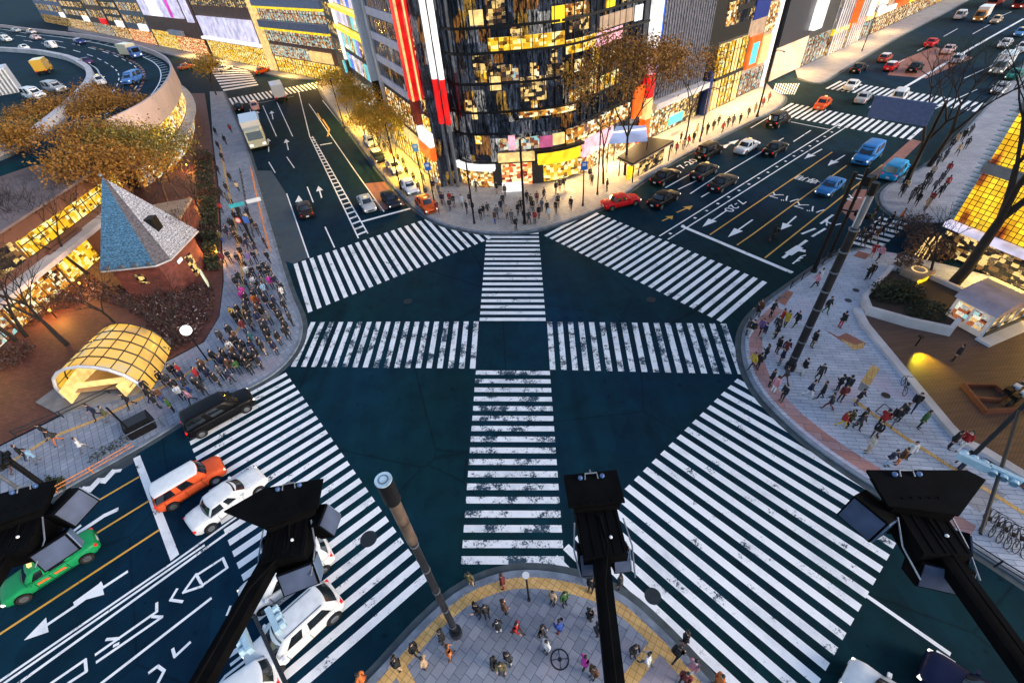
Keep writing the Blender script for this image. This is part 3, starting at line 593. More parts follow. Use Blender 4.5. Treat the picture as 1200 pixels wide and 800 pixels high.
# ---------------------------------------------------------------- vehicles (x forward, z up, wheels on z = 0)
def car_proto(name, L, W, H, hood, boot, belt=0.92, nose=0.72, tailz=0.95, rake_f=0.75, rake_r=0.45, wheel=0.32, roofw=0.76, taxi=False, two=False, rails=False, boxy=0.0):
    t = thing(name, '', 'car')
    hl, w = L / 2, W / 2
    # lower body
    xs = [-hl, -hl + .06, -hl + .25, -hl + .7, -hl + max(boot, .9), -.4, .4, hl - hood, hl - hood * .55, hl - .45, hl - .16, hl - .04, hl]
    def top(x):
        if x > hl - hood: k = (x - (hl - hood)) / hood; return belt + (nose - belt) * (k ** 1.6)
        if boot > .3 and x < -hl + boot: k = ((-hl + boot) - x) / boot; return belt + .03 + (tailz - belt - .03) * k
        return belt
    def hw(x):
        k = abs(x) / hl; return w * (1 - .03 * k - (.20 - .1 * boxy) * max(0, (k - .78) / .22) ** 2.2)
    rings = []
    for x in xs:
        e = max(0, (abs(x) - hl + .17) / .17); h = hw(x); zt = top(x) - .16 * e * e; zl = .22 + .12 * e; zm = .48
        r = [(zl, .0), (zl, .82), (zl + .08, .96), (zm, 1.0), (zt - .16, .985), (zt - .05, .94), (zt, .80), (zt + .025, .4), (zt + .03, 0)]
        pts = [(x, h * a, z) for z, a in r] + [(x, -h * a, z) for z, a in r[-2:0:-1]]
        rings.append(pts)
    m = MB(); m.loft(rings)
    # cabin shell
    cf, cr = hl - hood + .12, (-hl + boot - .05 if boot > .3 else -hl + .07)
    levels = []
    def ring(k, z, off=0.0):
        f = cf - rake_f * k + off; r = cr + rake_r * k - off; ww = w * (.93 + (roofw - .93) * k) + off; P = []
        for i in range(-4, 5): P.append((f - .20 * (i / 4) ** 2 * (1 - .3 * k), ww * i / 4 * .97, z))
        for j in range(1, 8): u = j / 8; x = f - .2 + (r + .12 - f + .2) * u; P.append((x, ww * (1 - .03 * (2 * u - 1) ** 2), z))
        for i in range(4, -5, -1): P.append((r + .12 * (i / 4) ** 2, ww * i / 4 * .97, z))
        for j in range(1, 8): u = 1 - j / 8; x = f - .2 + (r + .12 - f + .2) * u; P.append((x, -ww * (1 - .03 * (2 * u - 1) ** 2), z))
        return P
    hc = H - belt
    ks = [0, .35, .7, .9]; zs = [belt - .06, belt + hc * .36, belt + hc * .72, belt + hc * .9]
    rg = [ring(k, z) for k, z in zip(ks, zs)]
    rt = ring(.98, H - .035, -.05); rt2 = ring(1.0, H, -.25 * w)
    m2 = MB(); m2.loft(rg + [rt, rt2], caps=True)
    m.mesh(m2.v, m2.f, 0)
    body = m.build('body', [M_PAINT_CAR, M_TINT2], t, smooth=True)
    for p in body.data.polygons:
        c = p.center
        if two and c.z > belt + hc * .85: p.material_index = 1
    rb = [ring(k, z, .012) for k, z in zip([.12, .4, .7, .86], [belt + hc * .10, belt + hc * .40, belt + hc * .70, belt + hc * .86])]
    n = 32
    def panel(name, idx):
        q = MB(); vs = []; 
        for lv in rb: vs += [lv[i % n] for i in idx]
        c = len(idx); q.mesh(vs, [(a * c + b, a * c + b + 1, (a + 1) * c + b + 1, (a + 1) * c + b) for a in range(3) for b in range(c - 1)]); return q.build(name, M_CARGL, t, smooth=True)
    panel('windscreen', list(range(1, 8))); panel('rear_window', list(range(17, 24)))
    panel('side_window', [9, 10, 11]); panel('side_window', [12, 13, 14, 15]); panel('side_window', [30, 29, 28][::-1]); panel('side_window', [27, 26, 25, 24][::-1])
    # wheels
    for sx, sy in ((1, 1), (1, -1), (-1, 1), (-1, -1)):
        cx = (hl - .82) if sx > 0 else (-hl + .78)
        q = MB(); q.tube([(cx, sy * (w - .22), wheel), (cx, sy * (w + .012), wheel)], wheel, 16); wh = q.build('wheel', M_RUBBER, t)
        q = MB(); q.tube([(cx, sy * (w - .05), wheel), (cx, sy * (w + .022), wheel)], wheel * .62, 12); q.build('rim', M_RIM, wh)
        q = MB(); q.tube([(cx, sy * (w - .1), wheel + .03), (cx, sy * (w + .005), wheel + .03)], wheel * 1.2, 18); q.build('wheel_arch', M_BLK, t)
    for sy in (1, -1):
        q = MB()
        for x in (cf - .55, (cf + cr) / 2 + .05, cr + .5): q.box((x, sy * (w - .005), (belt + .38) / 2), (.018, .03, belt - .55))
        q.box(((cf + cr) / 2, sy * (w - .004), .40), (cf - cr - .9, .03, .02)); q.build('door_seams', M_BLK, t)
        q = MB(); q.box((hl - .12, sy * w * .66, nose - .17), (.16, w * .42, .13), sy * -.18); q.build('headlight', M_HEAD, t)
        q = MB(); q.box((-hl + .09, sy * w * .70, tailz - .20), (.14, w * .3, .16), sy * .15); q.build('tail_light', M_TAIL, t)
        q = MB(); q.box((cf - .42, sy * (w + .07), belt + .07), (.14, .2, .13), sy * -.2); q.build('wing_mirror', M_PAINT_CAR, t)
    q = MB(); q.box((-hl - .004, 0, .55), (.02, .36, .18)); q.build('number_plate', M_WHT, t)
    q = MB(); q.box((hl - .02, 0, nose - .3), (.06, w * .9, .16)); q.build('grille', M_BLK, t)
    if taxi:
        q = MB(); q.box((cf - rake_f - .25, 0, H + .08), (.16, .42, .15)); q.build('roof_lamp', M_LC, t)
    if rails:
        for sy in (1, -1): q = MB(); q.tube([(cf - rake_f - .1, sy * w * .6, H + .005), (cr + rake_r + .2, sy * w * .6, H + .005)], .02, 5); q.build('roof_rail', M_BLK, t)
    return t
def truck_proto(name, L, W, H, cabL, bus=False):
    t = thing(name, '', 'truck'); hl, w = L / 2, W / 2
    if bus:
        m = MB(); rg = []
        for x, s in ((-hl, .93), (-hl + .15, 1), (hl - .2, 1), (hl, .92)):
            r = [(.35, .0), (.35, .95), (.6, 1), (H * .6, 1), (H - .25, .96), (H - .05, .85), (H, .5), (H + .02, 0)]
            rg.append([(x, w * s * a, z * (1 if s == 1 else .985)) for z, a in r] + [(x, -w * s * a, z * (1 if s == 1 else .985)) for z, a in r[-2:0:-1]])
        m.loft(rg); m.build('body', M_PAINT_CAR, t, smooth=False)
        for sy in (1, -1):
            q = MB(); q.box((-.1, sy * (w + .005), H * .62), (L - 1.2, .03, .9)); q.build('side_window', M_CARGL, t)
        q = MB(); q.box((hl - .03, 0, H * .58), (.1, W * .86, 1.1)); q.build('windscreen', M_CARGL, t)
        for x in (-hl * .45, hl * .35): q = MB(); q.box((x, 0, H + .14), (1.3, 1.3, .25)); q.build('roof_unit', M_WHT, t)
    else:
        q = MB(); q.box((-cabL / 2 + .0, 0, .85 + (H - .85) / 2), (L - cabL - .15, W, H - .85)); b = q.build('cargo_box', M_TINT2, t); b.color = (.8, .8, .8, 1)
        m = MB(); cx = hl - cabL / 2; hc = min(H - .15, 2.3); rg = []
        for z, a, b2 in ((.4, 0, 0), (1.2, 0, .0), (hc - .15, .22, .03), (hc, .4, .1)):
            rg.append([(hl - a, -w * .95 + b2, z), (hl - a, w * .95 - b2, z), (hl - cabL + .02, w * .95 - b2, z), (hl - cabL + .02, -w * .95 + b2, z)])
        m.loft(rg); m.build('cab', M_PAINT_CAR, t)
        q = MB(); q.mesh([(hl + .012, -w * .8, 1.25), (hl + .012, w * .8, 1.25), (hl - .17, w * .78, hc - .2), (hl - .17, -w * .78, hc - .2)], [(0, 1, 2, 3)]); q.build('windscreen', M_CARGL, t)
        for sy in (1, -1): q = MB(); q.box((cx + .1, sy * (w * .95 - .01), 1.55), (cabL * .5, .04, .5)); q.build('side_window', M_CARGL, t)
        q = MB(); q.box((0, 0, .55), (L - .3, W * .6, .3)); q.build('chassis', M_BLK, t)
    for sx, sy in ((1, 1), (1, -1), (-1, 1), (-1, -1)):
        cx = hl - cabL * .55 if sx > 0 else -hl + L * .2
        q = MB(); q.tube([(cx, sy * (w - .3), .42), (cx, sy * (w + .01), .42)], .42, 14); wh = q.build('wheel', M_RUBBER, t)
        q = MB(); q.tube([(cx, sy * (w - .1), .42), (cx, sy * (w + .02), .42)], .24, 10); q.build('rim', M_RIM, wh)
    for sy in (1, -1):
        q = MB(); q.box((hl + .01, sy * w * .68, .7), (.05, .35, .2)); q.build('headlight', M_HEAD, t)
        q = MB(); q.box((-hl - .01, sy * w * .75, .9), (.05, .22, .3)); q.build('tail_light', M_TAIL, t)
    return t
PROTO = dict(
    sedan=car_proto('sedan_car', 4.7, 1.78, 1.46, 1.25, 1.0, belt=.93, nose=.74, tailz=.96),
    taxi=car_proto('taxi_car', 4.65, 1.72, 1.52, 1.2, 1.05, belt=.94, nose=.78, tailz=.96, taxi=True, two=True, rake_f=.6, roofw=.8),
    hatch=car_proto('hatchback_car', 3.9, 1.70, 1.52, .95, 0, belt=.95, nose=.78, tailz=1.0, two=True, rake_f=.75, rake_r=.4),
    boxy=car_proto('boxy_car', 4.2, 1.72, 1.68, .95, 0, belt=.99, nose=.86, tailz=1.05, two=True, rake_f=.42, rake_r=.2, roofw=.84, boxy=.8),
    minivan=car_proto('minivan_car', 4.85, 1.85, 1.9, .95, 0, belt=1.05, nose=.9, tailz=1.1, rake_f=.85, rake_r=.22, roofw=.84, boxy=.6),
    suv=car_proto('suv_car', 4.75, 1.88, 1.70, 1.15, 0, belt=1.05, nose=.92, tailz=1.1, rake_f=.8, rake_r=.55, wheel=.36, rails=True),
    truck=truck_proto('box_truck', 6.2, 2.1, 2.9, 1.6), bus=truck_proto('city_bus', 9.5, 2.4, 3.0, 1.6, bus=True))
for k, p in PROTO.items(): p.location = (0, -400, 0); p['label'] = 'spare'
used_proto = set()
def vehicle(kind, px, ang, col, label, cat='car', group=None, col2=None, sc=1.0, z=0.0, parts=None):
    """px: pixel of the middle of the vehicle's footprint on the ground; ang: heading"""
    pr = PROTO[kind]; c = dict(body=col, cab=col, wing_mirror=col)
    loc = g(px[0], px[1], z); loc.z = z + Z3
    r = dup(pr, loc, ang, label, group, c, (sc, sc, sc)); r['category'] = cat
    if col2:
        for ch in r.children:
            if ch.name.startswith('cargo'): ch.color = (*col2, 1)
    return r
WH, BK, SV, GY, RD, OR, GN, BL = (.78, .79, .80), (.006, .006, .007), (.45, .47, .5), (.12, .13, .14), (.62, .015, .02), (.75, .11, .02), (.012, .27, .09), (.03, .20, .55)
# M_TINT2 on two-tone roofs reads the same object colour: give the roofs their own paint
M_ROOFW = plain('white_roof_paint', (.76, .78, .79), .35, var=.06); M_ROOFO = plain('orange_roof_paint', (.72, .13, .03), .35, var=.06)
for k in ('hatch', 'boxy'): [c for c in PROTO[k].children if c.name.startswith('body')][0].data.materials[1] = M_ROOFW
[c for c in PROTO['taxi'].children if c.name.startswith('body')][0].data.materials[1] = M_PAINT_CAR
def hd(a, b):
    p, q = g(*a), g(*b); return math.atan2(q.y - p.y, q.x - p.x)
# lower left road, close to the camera
hSW = AR
vehicle('minivan', (262, 489), hd((232, 502), (290, 470)), BK, 'glossy black minivan stopped across the zebra stripes at the crowded left kerb')
vehicle('boxy', (228, 571), hd((200, 588), (258, 553)), (.70, .10, .03), 'orange red boxy car with a white roof driving onto the lower left zebra crossing')
v1 = vehicle('sedan', (272, 590), hd((230, 618), (312, 555)), WH, 'white saloon car beside the orange red car on the lower left zebra crossing')
v2 = vehicle('taxi', (68, 668), hd((110, 640), (20, 697)), GN, 'green saloon taxi with orange door marks driving away at the lower left', 'taxi')
for s in (1, -1):
    for x in (-.45, .35):
        q = MB(); q.mesh([(x - .3, s * .874, .62), (x + .3, s * .874, .66), (x + .25, s * .874, .8), (x - .2, s * .874, .78)], [(0, 1, 2, 3)]); q.build('door_mark', plain('orange_decal', (.75, .14, .03), .4), v2)
v3 = vehicle('suv', (352, 742), hd((405, 697), (310, 785)), WH, 'large white estate car with black roof rails on the lower left zebra')
v4 = vehicle('minivan', (342, 678), hd((385, 650), (295, 710)), WH, 'white car half hidden beneath the left floodlight bracket on the zebra')
vehicle('hatch', (283, 822), hd((320, 800), (250, 850)), WH, 'white car cut by the bottom edge of the photo under a street lamp arm')
# lower right road
vehicle('hatch', (1042, 836), AS + math.pi, WH, 'white car with a red tail light cut by the bottom edge at the lower right')
vehicle('sedan', (1150, 836), AS + math.pi, (.01, .015, .05), 'dark navy car cut by the bottom edge in the lower right corner')
# road to the upper right
hNE = AR
vehicle('sedan', (727, 241), hd((712, 244), (746, 236)), RD, 'shiny red saloon car turning at the kerb above the upper right zebra')
for px, kind, c, lab in (((777, 238), 'sedan', BK, 'black saloon right behind the red car near the zebra'), ((779, 212), 'sedan', BK, 'dark saloon with red tail lamps waiting beside the bus shelter'), ((824, 206), 'taxi', (.02, .02, .022), 'dark taxi with an orange glow between the two black saloons and the lane arrow'),
                   ((846, 219), 'sedan', (.014, .014, .016), 'black car with a bluish windscreen beside the double white line'), ((830, 183), 'minivan', BK, 'black minivan at the kerb past the bus shelter'), ((874, 177), 'taxi', (.62, .66, .70), 'silver white taxi driving alone in the upper right road'),
                   ((907, 179), 'sedan', BK, 'black saloon just right of the silver white taxi'), ((911, 146), 'minivan', BK, 'black van about to pass the far zebra at the upper right')):
    vehicle(kind, px, hNE, c, lab, 'taxi' if 'taxi' in lab else 'car', 'cars queued on the upper right road')
vehicle('minivan', (1014, 188), hNE + math.pi, BL, 'bright blue van coming towards the crossing at the upper right', 'van', sc=1.12); vehicle('sedan', (971, 224), hNE + math.pi, (.03, .16, .42), 'blue saloon car approaching over the bus lane lettering'); vehicle('minivan', (1046, 206), hNE, (.02, .30, .62), 'turquoise blue van parked by the small paved island', 'van')
for px, kind, c, lab, a in (((963, 126), 'taxi', OR, 'orange red taxi crossing the far zebra stripes', 0), ((997, 104), 'sedan', WH, 'white saloon on the farther zebra left of the bare tree', .0), ((1010, 119), 'sedan', SV, 'silver saloon between the two far zebra crossings', .0), ((1052, 118), 'minivan', WH, 'white van with a bluish roof behind the blue sign board', 0)):
    vehicle(kind, px, AL - math.pi / 2 + .35 + a, c, lab, 'taxi' if 'taxi' in lab else 'car', 'vehicles on the far cross street')
far = [((1005, 84), 'sedan', BK, 'black car waiting before the far zebra near the shopfronts', 'car'), ((1043, 82), 'hatch', RD, 'red car at the left lane beyond the far zebra', 'car'), ((1071, 83), 'sedan', BK, 'black car right of the red car beyond the far zebra', 'car'), ((1090, 54), 'sedan', RD, 'red car driving away on the reddish lane patch', 'car'),
       ((1036, 72), 'hatch', (.4, .08, .05), 'brownish red car at the kerb by the yellow shopfronts', 'car'), ((1124, 22), 'minivan', WH, 'white van far up the road left of an orange truck', 'van'), ((1148, 24), 'truck', (.6, .25, .05), 'orange brown truck in the far upper right', 'truck'), ((1166, 27), 'taxi', (.5, .4, .3), 'beige taxi right of the orange brown truck', 'taxi'),
       ((1110, 62), 'sedan', (.7, .5, .5), 'pale pink car right of the driving red car behind bare branches', 'car'), ((1120, 73), 'hatch', (.55, .6, .75), 'pale blue car seen through the bare branches', 'car'), ((1170, 84), 'truck', WH, 'white box truck at the right edge of the far road', 'truck'), ((1176, 55), 'sedan', WH, 'white saloon with a blue roof lamp above the box truck', 'taxi'),
       ((1196, 60), 'taxi', WH, 'white car touching the right edge above the box truck', 'car'), ((1194, 42), 'taxi', (.10, .3, .6), 'blue taxi touching the right edge of the photo', 'taxi'), ((1186, 92), 'sedan', (.03, .25, .2), 'dark green taxi right of the white box truck', 'taxi'), ((1170, 108), 'sedan', SV, 'silver car waiting at the right end of the far zebra', 'car'),
       ((1165, 6), 'bus', (.55, .08, .05), 'red lit bus at the top edge in the upper right', 'bus'), ((1195, 8), 'bus', (.5, .03, .02), 'dark red bus in the top right corner', 'bus')]
for px, kind, c, lab, cat in far: vehicle(kind, px, hNE if px[0] < 1135 else hNE + math.pi, c, lab, cat, 'traffic on the far upper right road')
# road to the upper left
hNW = AL
for px, kind, c, a, lab in (((359, 250), 'sedan', (.025, .015, .013), 0, 'dark maroon saloon driving away alone in the upper left road'), ((431, 243), 'taxi', SV, 1, 'silver taxi at the stop line beside the hatched median'), ((459, 238), 'sedan', (.015, .02, .035), 1, 'dark blue saloon at the stop line between two white cars'),
                      ((480, 223), 'sedan', WH, 1, 'white saloon at the stop line nearest to the pavement'), ((500, 244), 'taxi', OR, 1, 'orange taxi with a white bonnet entering the upper left zebra'), ((463, 200), 'taxi', (.75, .68, .62), 1, 'cream white taxi parked third from the orange taxi by the golden trees'), ((444, 188), 'hatch', (.02, .03, .05), 1, 'small black car parked between two white cars by the golden trees'),
                      ((435, 170), 'hatch', WH, 1, 'white hatchback parked farthest up the right kerb of the upper left road')):
    vehicle(kind, px, hNW + a * math.pi, c, lab, 'taxi' if 'taxi' in lab else 'car', 'cars on the upper left road')
vehicle('truck', (303, 168), hNW + math.pi, (.70, .72, .55), 'white box truck with a yellow cab band by the left kerb', 'truck', col2=(.8, .8, .8), sc=1.45); vehicle('truck', (329, 116), hNW, (.72, .75, .70), 'white and green truck standing on the far zebra of the upper left road', 'truck', sc=1.2); vehicle('taxi', (300, 128), hNW, (.75, .4, .35), 'pinkish white car left of the truck on the far zebra')
vehicle('sedan', (281, 129), hNW, BK, 'black car left of the pinkish white car at the far left kerb')
for px, c, lab in (((264, 83), WH, 'white car on the far cross street left of the orange taxi'), ((308, 86), OR, 'orange taxi on the far cross street'), ((250, 76), SV, 'silver car at the far left of the cross street shops'), ((219, 81), (.6, .15, .05), 'red car emerging beside the curved ramp wall')):
    vehicle('taxi', px, AL - 1.1, c, lab, 'car', 'vehicles on the far left cross street')
# traffic on the elevated road
for px, kind, c, a, lab in (((55, 86), 'truck', (.70, .38, .02), 2.0, 'yellow truck on the inner deck of the elevated road'), ((43, 116), 'minivan', WH, -.5, 'white van on the inner deck of the elevated road near the left edge'), ((67, 108), 'minivan', SV, -.5, 'silver van behind the white van on the inner deck'), ((120, 99), 'taxi', WH, 2.2, 'white car inside the bend of the elevated road'), ((103, 76), 'sedan', (.06, .03, .12), 2.4, 'dark purple car at the inner barrier of the elevated road'),
                        ((156, 68), 'truck', (.1, .2, .5), -.6, 'truck with a blue cab and lit lamps rounding the bend of the elevated road'), ((158, 97), 'minivan', (.10, .25, .6), -1.6, 'blue roofed van below the blue cab truck on the ramp bend'), ((62, 57), 'minivan', WH, 2.5, 'white van on the elevated road beyond the bend'), ((30, 59), 'sedan', WH, 2.5, 'white car on the elevated road left of the white van'), ((9, 49), 'minivan', WH, -.6, 'white van at the far left of the elevated road'),
                        ((43, 47), 'sedan', (.6, .45, .45), -.6, 'pinkish car on the far lanes of the elevated road'), ((20, 38), 'sedan', SV, -.6, 'silver car at the far top left of the elevated road'), ((38, 40), 'taxi', (.55, .5, .5), -.6, 'pale car in the far queue of the elevated road'), ((95, 52), 'hatch', (.02, .04, .2), -.6, 'dark blue car at the outer wall of the elevated road')):
    o = vehicle(kind, px, a, c, lab, 'truck' if 'truck' in lab[:14] else 'van' if 'van' in lab[:18] else 'car', 'traffic on the elevated road', z=9.01, col2=(.65, .36, .03) if 'yellow' in lab else (.7, .6, .4))
for p in PROTO.values():
    for ch in list(p.children_recursive): bpy.data.objects.remove(ch)
    bpy.data.objects.remove(p)
# ---------------------------------------------------------------- people
def skin_mesh(name, verts, edges, radii, root=0, sub=1):
    me = bpy.data.meshes.new(name); me.from_pydata(verts, edges, []); o = bpy.data.objects.new(name, me); COL.objects.link(o)
    sm = o.modifiers.new('s', 'SKIN'); sm.use_smooth_shade = True; sm.branch_smoothing = 0.6
    for i, r in enumerate(radii):
        r = r if isinstance(r, tuple) else (r, r); me.skin_vertices[0].data[i].radius = r
    me.skin_vertices[0].data[root].use_root = True
    s2 = o.modifiers.new('u', 'SUBSURF'); s2.levels = sub; s2.render_levels = sub
    dg = bpy.context.evaluated_depsgraph_get(); out = bpy.data.meshes.new_from_object(o.evaluated_get(dg))
    bpy.data.objects.remove(o); bpy.data.meshes.remove(me); return out
M_SKIN = plain('skin', (.50, .30, .22), .6, var=.1); M_TROU = tint('trouser_cloth', .85); M_SHOE = plain('shoe_leather', (.015, .013, .012), .5); M_COAT = tint('coat_cloth', .85, var=.3, scale=9); M_HAIR = tint('hair', .55)
POSES = {}
def pose(key, hipL, kneeL, footL, kneeR, footR, handL, handR, elbL, elbR, lean=0.0, skirt=False, cap=False):
    V = []; Ed = []; Rd = []
    def v(p, r): V.append(p); Rd.append(r); return len(V) - 1
    def chain(a, pts):
        for p, r in pts:
            b = v(p, r); Ed.append((a, b)); a = b
        return a
    pel = v((0, 0, .95), (.15, .11)); ch = chain(pel, [((lean * .4, 0, 1.12), (.14, .10)), ((lean * .8, 0, 1.32), (.16, .105)), ((lean, 0, 1.45), (.10, .075)), ((lean + .01, 0, 1.50), .055), ((lean + .03, 0, 1.58), (.075, .085)), ((lean + .035, 0, 1.68), (.07, .085)), ((lean + .03, 0, 1.73), (.04, .05))])
    top = 3
    for s, kn, ft in ((1, kneeL, footL), (-1, kneeR, footR)):
        chain(pel, [((0, s * .10, .88), .088), ((kn[0], s * .10, kn[1]), .062), ((ft[0] - .02, s * .10, ft[1] + .09), .042), ((ft[0] + .02, s * .10, ft[1] + .045), .045), ((ft[0] + .16, s * .105, ft[1] + .035), .032)])
    for s, el, hn in ((1, elbL, handL), (-1, elbR, handR)):
        a = chain(top, [((lean, s * .18, 1.40), .062), ((lean + el[0], s * el[1], el[2]), .045), ((lean + hn[0], s * hn[1], hn[2]), .030)])
        hp = Vector((lean + hn[0], s * hn[1], hn[2])); d = (hp - Vector((lean + el[0], s * el[1], el[2]))).normalized(); up = Vector((0, 0, 1)) if abs(d.z) < .7 else Vector((1, 0, 0)); sd = d.cross(up).normalized()
        pm = chain(a, [(tuple(hp + d * .06), (.030, .022))])
        for k, (o, ln) in enumerate(((-.030, .065), (-.010, .075), (.010, .07), (.030, .055))): chain(pm, [(tuple(hp + d * .09 + sd * o), .010), (tuple(hp + d * (.09 + ln) + sd * o * 1.1 - up * .015), .008)])
        chain(a, [(tuple(hp + d * .045 - sd * .042), .010), (tuple(hp + d * .08 - sd * .055), .009)])
    me = skin_mesh('person_body', V, Ed, Rd)
    for m in (M_TROU, M_SKIN, M_SHOE): me.materials.append(m)
    idx = []
    for p in me.polygons:
        c = p.center
        head = c.z > 1.48; arm = abs(c.y) > .13 and c.z > .6 and c.z < 1.48
        dl = min((Vector((lean + handL[0], handL[1], handL[2])) - c).length, (Vector((lean + handR[0], -handR[1], handR[2])) - c).length)
        foot = c.z < min(footL[1], footR[1]) + .085 or (c.x < -.15 and c.z < max(footL[1], footR[1]) + .07)
        idx.append(1 if head or (dl < .16 and c.z > .5) else 2 if foot else 0)
    me.polygons.foreach_set('material_index', idx)
    # nose and ears are grown into the same mesh as small bumps
    for q in me.vertices:
        c = q.co
        if c.x > lean + .105 and abs(c.y) < .02 and 1.58 < c.z < 1.66: c.x += .018
        if abs(c.y) > .066 and 1.58 < c.z < 1.68 and abs(c.x - lean - .03) < .03: c.y *= 1.15
    # coat: one fitted shell with sleeves, open below
    V = []; Ed = []; Rd = []
    hem = .62 if skirt else .80
    a = v((0, 0, .98), (.175, .135)); b = chain(a, [((lean * .4, 0, 1.14), (.165, .125)), ((lean * .8, 0, 1.33), (.185, .125)), ((lean, 0, 1.455), (.12, .09))])
    chain(a, [((-.01, 0, hem + .1), (.19, .15)), ((-.02, 0, hem), (.20, .16))])
    for s, el, hn in ((1, elbL, handL), (-1, elbR, handR)): chain(3, [((lean, s * .19, 1.40), .080), ((lean + el[0], s * el[1], el[2]), .062), ((lean + hn[0] * .95, s * hn[1], hn[2] + (el[2] - hn[2]) * .08), .050)])
    co_ = skin_mesh('coat', V, Ed, Rd); co_.materials.append(M_COAT)
    # hair: a cap of its own round the skull
    h = MB(); R0 = []
    for i in range(6):
        th = .25 + i * .36; R0.append([(lean + .022 - (.012 if math.cos(2 * math.pi * q / 12) > 0 else -.006) * i * .5 + .112 * math.sin(th) * math.cos(2 * math.pi * q / 12) * (1 if math.cos(2 * math.pi * q / 12) < .2 or i < 3 else .75), .095 * math.sin(th) * math.sin(2 * math.pi * q / 12), 1.655 + .112 * math.cos(th) - (.05 if math.cos(2 * math.pi * q / 12) < -.3 and i > 3 else 0)) for q in range(12)])
    h.loft(R0); hm = h.build('hair', M_HAIR, smooth=True); hme = hm.data; bpy.data.objects.remove(hm)
    POSES[key] = (me, co_, hme)
# hands: (forward, sideways, height); elbows the same
pose('stand', 0, (.02, .50), (0, 0), (.01, .50), (.02, 0), (.06, .20, .80), (.05, .20, .80), (-.02, .225, 1.12), (-.02, .225, 1.12))
pose('phone', 0, (.02, .50), (.02, 0), (.02, .50), (-.03, 0), (.30, .06, 1.18), (.10, .22, .84), (.06, .215, 1.12), (-.02, .225, 1.12), lean=.02)
pose('walk', 0, (.20, .52), (.30, 0.02), (-.05, .50), (-.32, .08), (-.16, .22, .84), (.26, .20, .92), (-.12, .215, 1.12), (.06, .22, 1.12), lean=.05)
pose('stroll', 0, (.12, .51), (.16, 0), (.0, .50), (-.18, .04), (.18, .20, .88), (-.10, .22, .84), (.02, .22, 1.12), (-.08, .215, 1.12), lean=.03, skirt=True)
pose('longcoat', 0, (.02, .50), (.03, 0), (.01, .50), (-.02, 0), (.16, .20, .86), (.14, .20, .86), (.0, .225, 1.12), (-.02, .225, 1.12), skirt=True)
pose('arms_folded', 0, (.02, .50), (-.02, 0), (.03, .50), (.04, 0), (.24, -.04, 1.12), (.26, -.02, 1.16), (.08, .225, 1.12), (.08, .225, 1.12), lean=-.01)
pose('ride', 0, (.34, .72), (.12, .34), (.30, .66), (.18, .22), (.48, .20, 1.02), (.48, .20, 1.02), (.24, .27, 1.14), (.24, .27, 1.14), lean=.16)
CC = dict(black=(.012, .012, .014), charcoal=(.035, .036, .04), navy=(.012, .018, .05), grey=(.13, .135, .15), beige=(.48, .34, .22), cream=(.62, .55, .45), white=(.72, .72, .73), brown=(.13, .055, .025), red=(.40, .02, .02), maroon=(.16, .02, .02), orange=(.60, .16, .03), yellow=(.65, .42, .04), pink=(.65, .28, .34), magenta=(.62, .04, .35), purple=(.20, .13, .38), blue=(.02, .07, .34), green=(.04, .12, .035), olive=(.11, .10, .04), teal=(.02, .12, .14), lightblue=(.25, .42, .62))
CNAME = dict(lightblue='light blue')
ALLP = []
def person(px, coat='black', trou='black', pz='stand', ang=0.0, hair=(.01, .008, .007), z=PZ, sc=None, label=None, group='pedestrians at the crossing', zone=None):
    me, cm, hm = POSES[pz]
    r = bpy.data.objects.new('person', me); COL.objects.link(r); r.location = g(px[0], px[1], z); r.location.z = z + 0.004
    s = sc or random.uniform(.93, 1.03); r.scale = (s, s, s); r.rotation_euler = (0, 0, ang)
    r.color = (*CC[trou], 1)
    c = bpy.data.objects.new('coat', cm); COL.objects.link(c); c.parent = r; c.color = (*CC[coat], 1)
    h = bpy.data.objects.new('hair', hm); COL.objects.link(h); h.parent = r; h.color = (*hair, 1)
    r['category'] = 'person'
    ALLP.append(dict(o=r, px=px, coat=coat, trou=trou, pz=pz, zone=zone, label=label, group=group, dist=(r.location - CAM).length, ph=(h, c)))
    return r
rnd = random.Random(11)
DARK = ['black'] * 13 + ['charcoal'] * 4 + ['navy'] * 3 + ['grey'] * 2 + ['brown', 'maroon', 'olive']
ACC = ['beige', 'cream', 'white', 'red', 'orange', 'purple', 'green', 'teal', 'lightblue', 'pink', 'yellow', 'blue', 'magenta']
TR = ['black'] * 5 + ['charcoal', 'navy', 'grey', 'blue', 'beige']
